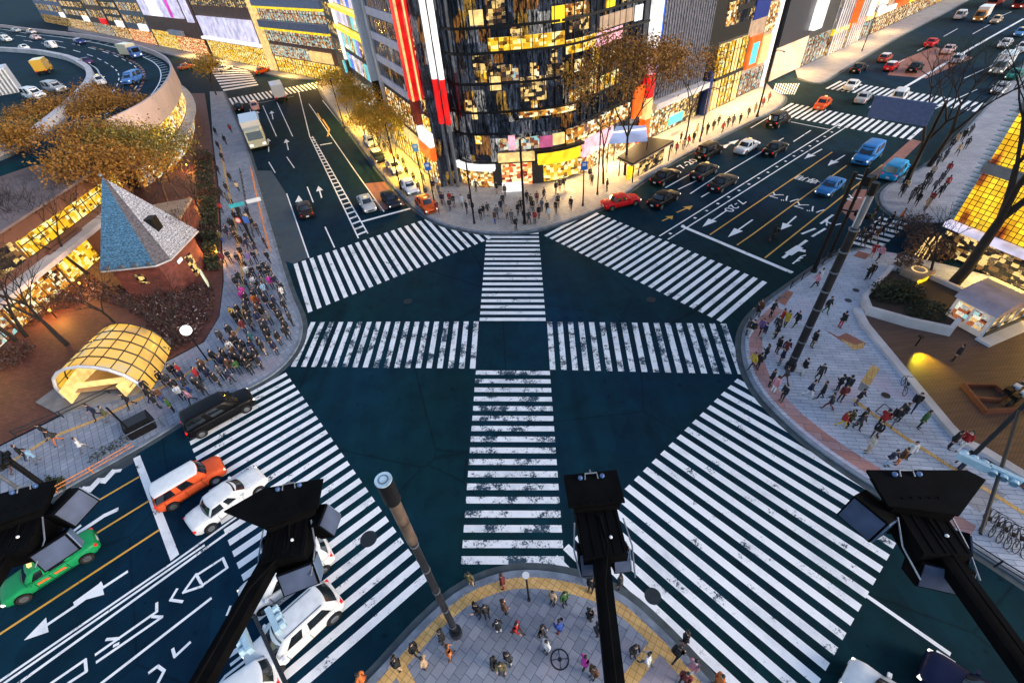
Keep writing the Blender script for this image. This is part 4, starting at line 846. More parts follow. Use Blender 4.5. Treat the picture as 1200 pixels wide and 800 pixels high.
# --- bottom corner: hand placed (feet)
Bt = [((430, 801), 'orange', 'black', 'stand'), ((470, 783), 'black', 'beige', 'arms_folded'), ((489, 766), 'black', 'black', 'stand'), ((501, 782), 'beige', 'brown', 'longcoat'), ((521, 752), 'black', 'charcoal', 'longcoat'), ((529, 770), 'orange', 'brown', 'stroll'), ((553, 686), 'olive', 'beige', 'stand'), ((590, 688), 'maroon', 'red', 'stand'),
      ((562, 721), 'black', 'navy', 'phone'), ((571, 722), 'charcoal', 'black', 'stand'), ((592, 718), 'brown', 'black', 'longcoat'), ((585, 740), 'black', 'white', 'longcoat'), ((606, 742), 'red', 'brown', 'walk'), ((635, 746), 'black', 'black', 'stroll'), ((641, 763), 'white', 'charcoal', 'stand'), ((656, 741), 'blue', 'maroon', 'phone'),
      ((580, 783), 'black', 'charcoal', 'stand'), ((589, 788), 'olive', 'black', 'longcoat'), ((597, 777), 'charcoal', 'white', 'stand'), ((648, 707), 'beige', 'black', 'stand'), ((661, 708), 'green', 'black', 'stand'), ((690, 727), 'black', 'black', 'arms_folded'), ((699, 744), 'charcoal', 'navy', 'phone'), ((684, 781), 'magenta', 'black', 'stroll'),
      ((695, 793), 'brown', 'grey', 'stand'), ((741, 768), 'black', 'black', 'longcoat'), ((757, 779), 'white', 'grey', 'walk'), ((800, 754), 'black', 'maroon', 'stand'), ((790, 771), 'black', 'black', 'walk'), ((808, 786), 'pink', 'white', 'stroll'), ((799, 800), 'maroon', 'black', 'stand'), ((838, 803), 'orange', 'brown', 'stand'), ((692, 692), 'black', 'black', 'stand'), ((725, 689), 'charcoal', 'black', 'stand')]
for px, c, t, p in Bt: person(px, c, t, p, rnd.uniform(0, 6.28) if p in ('stand', 'phone', 'longcoat', 'arms_folded') else rnd.choice([-.5, .6, 2.4, 3.6]), zone='bottom')
# --- right plaza
X = lambda x, y: (860 + x / 5, 320 + y / 5)
Y = lambda x, y: (900 + x / 4, 400 + y / 4)
Rp = [(X(125, 265), 'black', 'grey'), (X(140, 250), 'brown', 'black'), (X(212, 255), 'black', 'black'), (X(70, 360), 'charcoal', 'black'), (X(95, 370), 'black', 'white'), (X(150, 355), 'purple', 'black'), (X(165, 385), 'navy', 'lightblue'), (X(238, 385), 'black', 'black'), (X(268, 300), 'red', 'beige'), (X(292, 315), 'yellow', 'black'), (X(355, 312), 'black', 'black'), (X(240, 345), 'charcoal', 'grey'),
      (X(245, 470), 'black', 'charcoal'), (X(265, 535), 'navy', 'grey'), (X(285, 490), 'maroon', 'black'), (X(175, 510), 'black', 'black'), (X(130, 565), 'black', 'navy'), (X(100, 560), 'yellow', 'black'), (X(395, 595), 'black', 'white'), (X(485, 625), 'charcoal', 'black'), (X(450, 435), 'black', 'olive'), (X(530, 235), 'black', 'green'), (X(615, 320), 'black', 'red'), (X(205, 660), 'black', 'black'), (X(290, 640), 'charcoal', 'maroon'), (X(225, 700), 'pink', 'white'),
      (X(275, 750), 'black', 'charcoal'), (X(425, 725), 'navy', 'white'), (X(500, 735), 'black', 'black'), (X(600, 690), 'black', 'charcoal'), (X(615, 750), 'maroon', 'black'), (X(640, 700), 'charcoal', 'navy'), (X(710, 770), 'black', 'grey'), (X(545, 800), 'charcoal', 'maroon'), (X(470, 85), 'pink', 'black'), (X(490, 60), 'white', 'black'), (X(770, 40), 'black', 'black'),
      (Y(420, 395), 'black', 'grey'), (Y(370, 395), 'olive', 'black'), (Y(335, 400), 'red', 'yellow'), (Y(410, 410), 'charcoal', 'black'), (Y(515, 400), 'red', 'black'), (Y(490, 450), 'black', 'charcoal'), (Y(460, 520), 'cream', 'beige'), (Y(575, 385), 'black', 'grey'), (Y(605, 370), 'charcoal', 'black'), (Y(665, 320), 'black', 'navy'), (Y(700, 405), 'green', 'black'), (Y(550, 580), 'navy', 'lightblue'), (Y(600, 575), 'brown', 'orange'), (Y(640, 545), 'white', 'black'),
      (Y(840, 500), 'black', 'black'), (Y(890, 500), 'red', 'white'), (Y(880, 590), 'black', 'navy'), ((1116, 423), 'black', 'black'), ((1018, 326), 'black', 'navy'), ((1020, 302), 'red', 'beige'), ((1028, 305), 'pink', 'black')]
for px, c, t in Rp: person(px, c, t, rnd.choice(['stand', 'phone', 'walk', 'walk', 'stroll', 'longcoat']), rnd.choice([AR + 2.6, AR - .4, AR + math.pi, 2.2, -.9]) + rnd.uniform(-.5, .5), zone='plaza')
# on the side-street zebra and the island
for px in ((1006, 284), (1013, 279), (1016, 286), (1021, 274), (1024, 282), (1030, 278), (1028, 268), (1036, 271), (1041, 266), (1010, 290), (1046, 272), (1018, 264), (1023, 256), (1052, 262)): person(px, rnd.choice(DARK + ['red', 'orange', 'pink']), rnd.choice(TR), rnd.choice(['walk', 'stroll']), rnd.choice([1.9, -1.2]) + rnd.uniform(-.3, .3), z=0.01 if px[1] > 257 and px[0] < 1045 else PZ, zone='side')
for px in ((1054, 230), (1058, 226), (1064, 238), (1068, 234), (1072, 241), (1075, 230), (1083, 216), (1090, 208), (1084, 222), (1096, 196), (1104, 190), (1112, 176), (1120, 182), (1108, 205), (1100, 216), (1092, 226), (1088, 240), (1082, 248), (1126, 166), (1134, 160), (1118, 170), (1098, 232), (1106, 222), (1130, 175)): person(px, rnd.choice(DARK + ACC[:6]), rnd.choice(TR), rnd.choice(['walk', 'stroll', 'stand']), rnd.choice([AR, AR + math.pi]) + rnd.uniform(-.5, .5), zone='island')
# --- left strip
for px, c, t, p in (((157, 477), 'black', 'black', 'walk'), ((118, 490), 'navy', 'black', 'walk'), ((131, 493), 'olive', 'grey', 'walk'), ((62, 513), 'black', 'black', 'walk'), ((71, 519), 'charcoal', 'orange', 'walk'), ((102, 529), 'white', 'grey', 'walk'), ((34, 538), 'black', 'navy', 'stroll'), ((47, 541), 'lightblue', 'grey', 'stroll'), ((10, 549), 'black', 'black', 'walk'), ((21, 553), 'charcoal', 'brown', 'walk'), ((205, 482), 'green', 'black', 'stand'), ((180, 470), 'black', 'navy', 'walk'), ((228, 472), 'pink', 'black', 'walk'), ((188, 478), 'black', 'black', 'stand')): person(px, c, t, p, rnd.choice([AR, AR + math.pi]) + rnd.uniform(-.3, .3), zone='strip')
# --- corner in front of the glass building
Z = lambda x, y: (480 + x / 4.286, 150 + y / 4.286)
for x, y in ((165, 385), (205, 415), (225, 395), (265, 400), (290, 430), (320, 430), (305, 385), (360, 460), (375, 445), (395, 440), (430, 480), (440, 455), (460, 420), (470, 390), (490, 455), (515, 480), (535, 515), (545, 440), (560, 420), (600, 480), (620, 420), (630, 480), (665, 420), (675, 360), (640, 380), (690, 430), (700, 460), (735, 430), (745, 400), (735, 330), (755, 320), (775, 310), (810, 415), (335, 320), (440, 330), (510, 310), (205, 380), (575, 470), (650, 455), (610, 400), (590, 380), (480, 345), (915, 290), (990, 320), (140, 300), (150, 340), (125, 320), (905, 260)):
    person(Z(x, y), rnd.choice(DARK + ['red', 'maroon', 'beige', 'white', 'blue']), rnd.choice(TR), rnd.choice(['stand', 'phone', 'longcoat', 'stand', 'stroll']), -1.57 + rnd.uniform(-.9, .9), zone='north')
# --- dense crowd on the left corner
def inside(p, poly):
    c = False; j = len(poly) - 1
    for i in range(len(poly)):
        if (poly[i][1] > p[1]) != (poly[j][1] > p[1]) and p[0] < (poly[j][0] - poly[i][0]) * (p[1] - poly[i][1]) / (poly[j][1] - poly[i][1]) + poly[i][0]: c = not c
        j = i
    return c
crowd = [(268, 262), (298, 250), (322, 310), (342, 352), (346, 385), (338, 410), (318, 431), (283, 451), (228, 477), (196, 472), (170, 462), (195, 447), (240, 424), (266, 396), (276, 350), (270, 300)]
core = [(283, 330), (318, 318), (338, 360), (340, 400), (318, 427), (283, 447), (240, 465), (205, 462), (250, 430), (275, 408), (286, 370)]
pts = []; tries = 0
while len(pts) < 128 and tries < 14000:
    tries += 1; p = (rnd.uniform(165, 350), rnd.uniform(250, 482))
    if not inside(p, crowd) or (not inside(p, core) and rnd.random() < .7): continue
    w_ = g(*p)
    if all((w_ - q[1]).length > .56 for q in pts): pts.append((p, w_))
for i, (p, _) in enumerate(pts): person(p, rnd.choice(DARK * 3 + ACC), rnd.choice(TR[:7] * 3 + TR[7:]), rnd.choice(['stand', 'phone', 'longcoat', 'arms_folded', 'stroll', 'stand']), AR - 1.2 + rnd.uniform(-1, 1), zone='crowd')
# --- sparse walkers up the left pavement and the other pavements
for px in ((262, 232), (270, 240), (272, 214), (268, 226), (262, 250), (284, 256), (258, 205), (263, 190), (258, 176), (266, 170), (272, 156), (255, 160), (281, 225), (292, 262), (276, 270), (262, 284), (286, 290), (265, 310)): person(px, rnd.choice(DARK + ACC[:5]), rnd.choice(TR), rnd.choice(['walk', 'stroll']), rnd.choice([AL, AL + math.pi]) + rnd.uniform(-.2, .2), zone='left_up')
for px in ((800, 176), (806, 172), (792, 180), (812, 168), (822, 160), (828, 158), (835, 154), (846, 156), (852, 150), (858, 148), (866, 146), (876, 138), (884, 133), (786, 178), (797, 168), (816, 158), (841, 148), (893, 126), (900, 120)): person(px, rnd.choice(DARK + ACC[:5] + ['purple']), rnd.choice(TR), rnd.choice(['walk', 'stroll', 'stand']), rnd.choice([AR, AR + math.pi]) + rnd.uniform(-.3, .3), zone='ne_walk')
for px in ((452, 178), (460, 186), (468, 192), (478, 208), (486, 214), (492, 226), (500, 232), (474, 196), (505, 244), (513, 250), (444, 166), (497, 216), (520, 240)): person(px, rnd.choice(DARK + ['beige', 'white']), rnd.choice(TR), rnd.choice(['walk', 'stand']), rnd.choice([AL, AL + math.pi]), zone='nw_walk')
ALLP.sort(key=lambda d: d['dist'])
# ---------------------------------------------------------------- buildings
class Fr:
    """a street wall: s along the street, z up, d into the building"""
    def __init__(s, u, n, off): s.u, s.n, s.off = u, n, off
    def p(s, a, z, d=0.0): return s.u * a + s.n * (s.off + d) + Vector((0, 0, z))
    def box(s, m, a0, a1, z0, z1, d0, d1, mi=None):
        vs = [s.p(a, z, d) for z in (z0, z1) for a, d in ((a0, d0), (a1, d0), (a1, d1), (a0, d1))]
        m.mesh(vs, [(0, 1, 2, 3), (4, 7, 6, 5), (0, 4, 5, 1), (1, 5, 6, 2), (2, 6, 7, 3), (3, 7, 4, 0)], mi)
    def hit(s, px, py, d=0.0):
        r = ray(px, py); t = (s.off + d - CAM.dot(s.n)) / r.dot(s.n); P = CAM + r * t; return P.dot(s.u), P.z
def fixn(o):
    bm = bmesh.new(); bm.from_mesh(o.data); bmesh.ops.recalc_face_normals(bm, faces=bm.faces); bm.to_mesh(o.data); bm.free(); return o
def rel(t, o): o.parent = t; o.matrix_parent_inverse = Matrix.Translation(-t.location); return o
def part(t, fr, name, a0, a1, z0, z1, d0, d1, mat, par=None):
    m = MB(); fr.box(m, a0, a1, z0, z1, d0, d1); o = fixn(m.build(name, mat))
    if par: o.parent = par
    else: rel(t, o)
    if name in ('shopfront', 'upper_shop_window', 'balcony_windows', 'window_strip', 'lit_window') and a1 - a0 > 1.5:
        m = MB(); n = max(2, int((a1 - a0) / 1.35))
        for i in range(n + 1): c = a0 + (a1 - a0) * i / n; fr.box(m, c - .045, c + .045, z0, z1, d0 - .06, d0 - .004)
        for f in (.0, .72): fr.box(m, a0, a1, z0 + (z1 - z0) * f - .04, z0 + (z1 - z0) * f + .05, d0 - .075, d0 - .062)
        f_ = fixn(m.build('mullions', M_DK)); f_.parent = o
    return o
NE = Fr(uR, nR, 42.3); NW = Fr(uL, nL, 17.6); AF = R_(134); FA = Fr(Vector((math.cos(AF), math.sin(AF), 0)), Vector((math.sin(AF), -math.cos(AF), 0)), 64)
rb = random.Random(5)
def bldg(name, label, fr, a0, a1, h, depth, mat, z0=0.0, cat='building', group=None):
    t = thing(name, label, cat, fr.p((a0 + a1) / 2, 0, 0), 0, group); part(t, fr, 'wall', a0, a1, z0, h, 0.15, depth, mat); return t
def windows(t, fr, a0, a1, z0, z1, n, rows, mats, fx=.8, fz=.7, frame=M_DK, proud=.04):
    da, dz = (a1 - a0) / n, (z1 - z0) / rows
    for j in range(rows):
        for i in range(n):
            ca, cz = a0 + da * (i + .5), z0 + dz * (j + .5)
            w_ = part(t, fr, 'window', ca - da * fx / 2, ca + da * fx / 2, cz - dz * fz / 2, cz + dz * fz / 2, 0.15 - proud, .3, rb.choice(mats))
            m = MB(); fr.box(m, ca - .05, ca + .05, cz - dz * fz / 2, cz + dz * fz / 2, .15 - proud - .05, .15 - proud - .002); f_ = fixn(m.build('window_frame', frame)); f_.parent = w_
def fins(t, fr, a0, a1, z0, z1, n, d, w, mat, name='fins'):
    m = MB()
    for i in range(n):
        a = a0 + (a1 - a0) * (i + .5) / n; fr.box(m, a - w / 2, a + w / 2, z0, z1, .15 - d, .14)
    return rel(t, fixn(m.build(name, mat)))
# ---- street wall of the upper left road (its right hand side)
t = bldg('banded_building', 'dark building with four lavender white bands between the tall red sign and the yellow shops', NW, 64.6, 82.5, 30, 16, M_DKWALL)
for k, z in enumerate((9.7, 12.5, 15.3, 18.2, 21.2, 24.2)): part(t, NW, 'spandrel_band', 64.6, 80.2, z, z + .95, -.12, .2, M_LAV)
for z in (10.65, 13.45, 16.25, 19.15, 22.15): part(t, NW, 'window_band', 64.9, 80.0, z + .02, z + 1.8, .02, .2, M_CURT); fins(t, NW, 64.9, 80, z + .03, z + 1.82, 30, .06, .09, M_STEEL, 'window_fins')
part(t, NW, 'shopfront', 65, 80, .3, 3.6, .0, .2, M_YEL); part(t, NW, 'shop_sign', 65, 73, 3.8, 4.9, -.3, .16, M_LC); part(t, NW, 'shop_sign', 73.4, 80.5, 3.8, 5.2, -.35, .16, M_LY); part(t, NW, 'upper_shop_window', 65, 80, 5.5, 8.9, .05, .2, M_WARM); part(t, NW, 'pale_column', 80.3, 82.0, .1, 30, -.2, .3, M_PALE)
t = thing('tall_sign', 'tall pale blue grey vertical sign with a dark foot left of the banded building', 'sign', NW.p(83, 0)); part(t, NW, 'sign_panel', 82.3, 83.5, 9.5, 28, -1.1, .1, plain('pale_blue_sign_face', (.42, .50, .60), .4, var=.1)); part(t, NW, 'sign_foot', 82.35, 83.45, 5.6, 9.45, -1.05, .1, M_BLK)
t = bldg('slim_building', 'slim building with greenish windows between the two red signs', NW, 59.7, 64.4, 30, 13, M_CURT)
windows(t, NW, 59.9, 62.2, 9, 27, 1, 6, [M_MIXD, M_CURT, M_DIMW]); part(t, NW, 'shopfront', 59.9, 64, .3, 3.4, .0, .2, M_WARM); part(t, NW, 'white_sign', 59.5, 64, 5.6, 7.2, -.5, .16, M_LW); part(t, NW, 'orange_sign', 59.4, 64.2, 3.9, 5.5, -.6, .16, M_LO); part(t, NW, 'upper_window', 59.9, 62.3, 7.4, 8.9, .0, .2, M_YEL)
t = thing('red_sign', 'tall red vertical sign with cream edges on the street wall beside the banded building', 'sign', NW.p(64, 0)); part(t, NW, 'sign_panel', 62.6, 64.3, 10.5, 30, -.7, .1, M_LR); part(t, NW, 'sign_edge', 62.42, 62.57, 10.5, 30, -.75, -.5, M_LC); part(t, NW, 'lower_panel', 62.6, 64.3, 7.6, 10.4, -.7, .1, plain('dark_red_panel', (.28, .02, .015), .4))
t = thing('red_strip_sign', 'thin red vertical strip sign left of the paired white and red tubes', 'sign', NW.p(61, 0)); part(t, NW, 'sign_panel', 60.4, 60.9, 11, 30, -.35, .1, M_LR); part(t, NW, 'sign_edge', 60.25, 60.38, 11, 30, -.37, -.2, M_LC)
t = bldg('sign_tower', 'building with yellow bars and coloured lit panels beside the far black tower', NW, 84.2, 106, 32, 16, M_DKWALL)
for z in (14.3, 17.4, 20.6): part(t, NW, 'yellow_bar', 84.2, 106, z, z + .55, -.9, .16, M_LO if z > 20 else M_LY)
for k in range(9):
    a = 85 + k * 2.3; z = 7.5
    for z in (8, 11.2, 15.1, 18.1): part(t, NW, 'lit_panel', a, a + 2.0, z, z + 2.4, .0, .2, rb.choice([M_LT, M_LV, M_DIMW, M_MIXD, M_LB, M_CURT]))
part(t, NW, 'shopfront', 84.5, 105.6, .3, 4.0, .0, .2, M_YEL); part(t, NW, 'bright_sign', 88, 95, 2.6, 6.6, -.9, .1, M_LW); part(t, NW, 'shop_sign', 96, 105, 4.4, 6.4, -.4, .1, M_MIXD)
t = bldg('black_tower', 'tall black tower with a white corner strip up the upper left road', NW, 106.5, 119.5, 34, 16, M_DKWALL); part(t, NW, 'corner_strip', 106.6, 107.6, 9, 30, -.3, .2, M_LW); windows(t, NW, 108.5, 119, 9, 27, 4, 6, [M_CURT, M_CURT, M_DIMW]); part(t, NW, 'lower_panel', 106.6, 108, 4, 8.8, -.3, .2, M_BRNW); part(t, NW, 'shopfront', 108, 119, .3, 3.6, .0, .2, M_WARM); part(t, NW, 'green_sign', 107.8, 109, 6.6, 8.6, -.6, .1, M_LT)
t = thing('awning', 'white and black striped awning over the yellow shops of the upper left road', 'awning', NW.p(86, 0)); m = MB()
for k in range(14): m.mi = k % 2; NW.box(m, 82.5 + k * .55, 83.03 + k * .55, 3.2 + .002 * (k % 2), 3.3, -2.6, -.01)
rel(t, fixn(m.build('striped_canopy', [M_WHT, M_BLK]))); part(t, NW, 'fascia', 82.5, 90.2, 3.35, 3.7, -2.5, -.05, M_DK)
# ---- the glass corner building
path = [Vector(p) for p in ((-2.0, 69, 0), (-4.7, 62.9, 0), (-3.6, 61.5, 0), (-2.0, 60.65, 0), (0, 60.2, 0), (2.5, 59.9, 0), (5, 59.75, 0), (7, 59.8, 0), (8.8, 60.15, 0), (10.4, 60.9, 0), (12.0, 61.95, 0))] + [NE.p(55, 0), NE.p(60.6, 0)]
cum = [0]
for a, b in zip(path, path[1:]): cum.append(cum[-1] + (b - a).length)
PL = cum[-1]
def pp(t, d=0.0):
    t = max(0, min(PL - 1e-4, t)); i = max(k for k in range(len(cum) - 1) if cum[k] <= t); f = (t - cum[i]) / (cum[i + 1] - cum[i])
    def nrm(j): e = (path[j + 1] - path[j]).normalized(); return Vector((-e.y, e.x, 0))
    n0 = nrm(i); nn = n0
    if f < .5 and i > 0: nn = (nrm(i - 1) * (.5 - f) + n0 * (.5 + f)).normalized()
    elif f >= .5 and i < len(path) - 2: nn = (n0 * (1.5 - f) + nrm(i + 1) * (f - .5)).normalized()
    return path[i].lerp(path[i + 1], f) + nn * d      # d > 0 is into the building
def phit(px, py):
    r = ray(px, py); best = None
    for i in range(len(path) - 1):
        a, b = path[i], path[i + 1]; e = (b - a); n = Vector((-e.y, e.x, 0)); den = r.dot(n)
        if abs(den) < 1e-9: continue
        t = (a - CAM).dot(n) / den; P = CAM + r * t; f = Vector((P.x - a.x, P.y - a.y, 0)).dot(e) / e.length_squared
        if -.001 <= f <= 1.001 and t > 0 and (best is None or t < best[0]): best = (t, cum[i] + f * e.length, P.z)
    return best[1:] if best else None
def pband(t, name, t0, t1, z0, z1, d0, d1, mat, par=None, inv=None):
    m = MB(); n = max(2, int((t1 - t0) / .7) + 1); rings = []
    for k in range(n + 1):
        u = t0 + (t1 - t0) * k / n; a, b = pp(u, d0), pp(u, d1); rings.append([Vector((q.x, q.y, z)) for q, z in ((a, z0), (b, z0), (b, z1), (a, z1))])
    m.loft(rings); o = fixn(m.build(name, mat)); return rel(t, o)
T = thing('glass_corner_building', 'dark rounded glass corner building with yellow lit floors, straight across the crossing', 'building', (3, 66, 0))
m = MB(); back = [NE.p(60.6, 0, 14), Vector((5, 78, 0)), Vector((-5, 79, 0))]
m.prism([pp(u, .35) for u in [PL * k / 40 for k in range(41)]] + back, 0, 31, bottom=False); rel(T, fixn(m.build('wall', M_DKWALL)))
floors = [3.3, 6.9, 9.4, 12.5, 15.6, 18.0, 20.9, 23.8, 26.7]
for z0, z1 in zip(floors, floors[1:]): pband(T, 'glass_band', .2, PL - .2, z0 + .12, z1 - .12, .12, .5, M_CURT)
for z in floors:
    m = MB(); n = 44
    for k in range(n):
        u0, u1 = PL * k / n, PL * (k + 1) / n; a, b, c, d = pp(u0, -.05), pp(u1, -.05), pp(u1, .3), pp(u0, .3)
        m.mesh([Vector((q.x, q.y, z + h)) for h in (-.13, .13) for q in (a, b, c, d)], [(0, 3, 2, 1), (4, 5, 6, 7), (0, 1, 5, 4)])
    rel(T, fixn(m.build('floor_edge', M_BLK)))
m = MB()
for k in range(int(PL / 1.25)):
    q = pp(.3 + k * 1.25, .04); e = (pp(.4 + k * 1.25) - pp(.2 + k * 1.25)); m.box((q.x, q.y, 16.4), (.09, .16, 19.8), math.atan2(e.y, e.x))
rel(T, fixn(m.build('mullions', M_BLK)))
def pwin(name, x0, y0, x1, y1, mat, proud=.02):
    a, b = phit(x0, (y0 + y1) / 2), phit(x1, (y0 + y1) / 2); c = phit((x0 + x1) / 2, y0), phit((x0 + x1) / 2, y1)
    if not (a and b and c[0] and c[1]): return
    t0, t1 = sorted((a[0], b[0])); z1, z0 = c[0][1], c[1][1]
    return pband(T, name, t0, t1, z0, z1, -proud, .2, mat)
for bx, mt in (((550, 12, 566, 30), M_LC), ((647, 7, 662, 27), M_LY), ((699, 35, 729, 50), M_LP), ((703, 14, 742, 30), M_TAN), ((745, 6, 753, 24), M_LW), ((712, 0, 721, 10), M_LY), ((574, 90, 587, 106), M_LC), ((553, 127, 559, 140), M_LC), ((557, 159, 564, 169), M_YEL), ((664, 44, 699, 60), M_YEL), ((598, 30, 612, 44), M_DIMW), ((668, 20, 690, 36), M_DIMW), ((610, 90, 640, 118), M_DIMW)): pwin('lit_window', *bx, mt)
def pz(name, x0, x1, z0, z1, d0, d1, mat, yy=None):
    zm = (z0 + z1) / 2; pass
    def near(x): return min((abs(prj(Vector((pp(PL * k / 500).x, pp(PL * k / 500).y, zm)))[0] - x), PL * k / 500) for k in range(30, 500))[1]
    a, b = (near(x0),), (near(x1),)
    return pband(T, name, min(a[0], b[0]), max(a[0], b[0]), z0, z1, d0, d1, mat)
rq = random.Random(21)
for k in range(46):
    x = rq.uniform(545, 745); zi = rq.randrange(2, len(floors) - 1); z0, z1 = floors[zi] + .2, floors[zi + 1] - .2
    if 15 < z0 < 16 : continue
    w_ = rq.choice([7, 10, 14, 22]); h_ = (z1 - z0) * rq.choice([1, .6, .45]); o = pz('lit_window', x, x + w_, z0, z0 + h_, .08, .3, rq.choice([M_WARM, M_YEL, M_DIMW, M_DIMW, M_MIXD, M_DIMW, M_REDW, M_WARM]))
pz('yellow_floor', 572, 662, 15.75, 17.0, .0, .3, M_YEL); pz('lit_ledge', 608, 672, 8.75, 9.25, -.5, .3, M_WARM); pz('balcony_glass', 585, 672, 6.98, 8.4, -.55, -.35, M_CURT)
pz('orange_windows', 664, 738, 4.6, 6.5, -.1, .3, M_WARM); pz('sign_band', 585, 632, 4.9, 6.3, -.12, .3, M_MIXD); pz('pink_panel', 596, 604, 4.9, 6.6, -.2, .2, M_LP); pz('magenta_panel', 633, 647, 4.9, 6.2, -.2, .2, glow('dusky_pink', (.5, .10, .22), .9, .6)); pz('cream_panel', 648, 661, 5.0, 6.3, -.2, .2, M_LC)
pz('yellow_sign', 630, 676, 2.95, 4.35, -.75, .2, M_LY); pz('shopfront', 637, 676, .5, 2.6, -.2, .2, M_YEL); pz('black_canopy', 626, 680, 4.4, 4.75, -.8, .2, M_BLK); pz('pink_shop_sign', 682, 716, 2.4, 4.5, -.35, .2, M_LP); pz('shopfront', 679, 745, .2, 2.2, .0, .3, M_WARM)
pz('cream_sign', 584, 626, 3.5, 4.5, -.5, .2, M_LC); pz('entrance', 588, 624, .15, 3.3, .25, .33, M_REDW); pz('tower_ledge', 538, 580, 2.55, 3.2, -.75, .2, M_LW); pz('shopfront', 541, 578, .2, 2.3, -.1, .3, M_WARM); pz('white_counter', 590, 612, .15, 1.3, -1.8, -1.4, M_LW)
# paired tubes at its left edge
t = thing('sign_tubes', 'pair of tall white tubes turning red below, beside the glass corner building', 'sign', (-5.4, 62.2, 0))
for k, (x, y) in enumerate(((-6.1, 62.5), (-5.2, 61.8))):
    for z0, z1, mt, nm in ((0.13, 8.2, M_STEEL, 'lower_tube'), (8.2, 13.2, M_LR, 'red_tube'), (13.2, 26, M_LW, 'white_tube')):
        m = MB(); m.tube([(x - .0, y - .35, z0), (x, y - .35, z1)], .34 if nm != 'lower_tube' else .22, 12); rel(t, m.build(nm, mt, smooth=False))
# ---- street wall of the upper right road
t = thing('sign_pillar', 'tall lit sign pillar, white above red and orange, between the glass corner building and the grey louvred building', 'sign', NE.p(61.3, 0))
for z0, z1, mt, nm in ((.13, 3.6, M_LO, 'base_panel'), (3.65, 6.4, M_LC, 'cream_panel'), (6.45, 9.4, M_LR, 'red_panel'), (9.45, 12.6, M_LP, 'pink_panel'), (12.65, 24, M_LW, 'white_panel')): part(t, NE, nm, 60.75, 62.0, z0, z1, -.9, .2, mt)
part(t, NE, 'blue_edge', 62.03, 62.3, 9, 24, -.9, .2, M_LB); part(t, NE, 'orange_panel', 58.6, 60.7, 4.2, 8.2, -.25, .1, M_LO)
t = bldg('louvred_building', 'grey building clad in dense vertical louvres above a lit shop on the upper right road', NE, 62.4, 76.2, 26, 14, M_DKWALL)
m = MB()
for i in range(62):
    a = 62.6 + 13.4 * (i + .5) / 62; NE.box(m, a - .055, a + .055, 5.6, 25.5, -.28 - .12 * (i % 3 == 0), .14)
rel(t, fixn(m.build('louvres', plain('blue_grey_louvres', (.21, .22, .27), .4, .3, var=.35, scale=2)))); part(t, NE, 'lit_backing', 62.6, 76, 5.6, 25.5, .08, .2, M_DIMW)
part(t, NE, 'canopy', 62.4, 76.4, 4.6, 5.4, -1.4, .2, M_PALE); part(t, NE, 'shopfront', 62.7, 71, .2, 4.4, .0, .2, M_WARM); part(t, NE, 'dark_shopfront', 71.2, 76.1, .2, 4.4, .0, .2, M_DIMW); part(t, NE, 'teal_sign', 66, 69.5, 1.6, 2.9, -1.6, -1.4, M_LT)
t = bldg('dark_tower', 'very dark tower with scattered amber windows and blue reflections above the yellow shop', NE, 76.4, 94.5, 32, 16, M_BLK, z0=0)
windows(t, NE, 80, 94, 11.5, 26, 6, 6, [M_CURT, M_CURT, M_DIMW, M_BLK]); part(t, NE, 'blue_reflection', 89, 93.8, 11.6, 15.4, -.02, .2, glow('painted_blue_reflection', (.015, .04, .28), .3, 1.4)); part(t, NE, 'amber_windows', 80.5, 83, 12, 15, -.02, .2, M_WARM); part(t, NE, 'blue_column', 77.2, 78.2, .15, 6.5, -.9, .1, plain('deep_blue_column', (.01, .03, .14), .3))  # blue panel: reflections in the tower glass painted as emission
t = bldg('yellow_shop', 'two storey yellow lit glass shop beside the dark tower on the upper right road', NE, 79.6, 88.4, 10, .12, M_DKWALL)
for z0, z1 in ((.2, 4.6), (5.1, 9.7)):
    for k in range(4): part(t, NE, 'lit_window', 79.8 + k * 2.15, 81.75 + k * 2.15, z0, z1, -.35, .1, M_YEL if (k + (z0 > 3)) % 3 else M_LC)
part(t, NE, 'floor_band', 79.6, 88.4, 4.65, 5.05, -.5, .1, M_DK)
t = bldg('framed_shop', 'beige shopfront with an orange framed bluish screen left of the tall pole', NE, 88.6, 97.5, 13.5, .13, M_TAN)
part(t, NE, 'screen_frame', 89.6, 93.4, 4.4, 9.2, -.3, .1, M_LO); part(t, NE, 'screen', 90.4, 92.6, 5.0, 8.2, -.36, -.28, M_LT); part(t, NE, 'shopfront', 89, 97, .2, 3.8, -.1, .1, M_MIXD); part(t, NE, 'upper_window', 94.2, 97.2, 4.4, 8.6, -.2, .1, M_LC); part(t, NE, 'upper_window', 94.2, 97.2, 9.2, 13.2, -.2, .1, M_WARM); part(t, NE, 'white_edge', 97.2, 97.9, .2, 24, -.5, .15, M_LW)
t = bldg('dark_screen_building', 'dark fronted building over a beige lit ground floor across the side street', NE, 101, 125, 22, 14, M_DKWALL)
part(t, NE, 'lit_wall', 101.1, 114, .2, 5.6, .0, .2, glow('beige_lit_wall', (.95, .62, .40), .85, .5)); part(t, NE, 'dark_screen', 101.1, 112.5, 5.9, 15, -.1, .2, plain('dark_screen_face', (.045, .045, .055), .3)); part(t, NE, 'white_sign', 113, 116.5, 6.6, 15, -.9, .2, M_LW); part(t, NE, 'shopfront', 114.3, 124.8, .2, 5, .0, .2, M_MIXD)
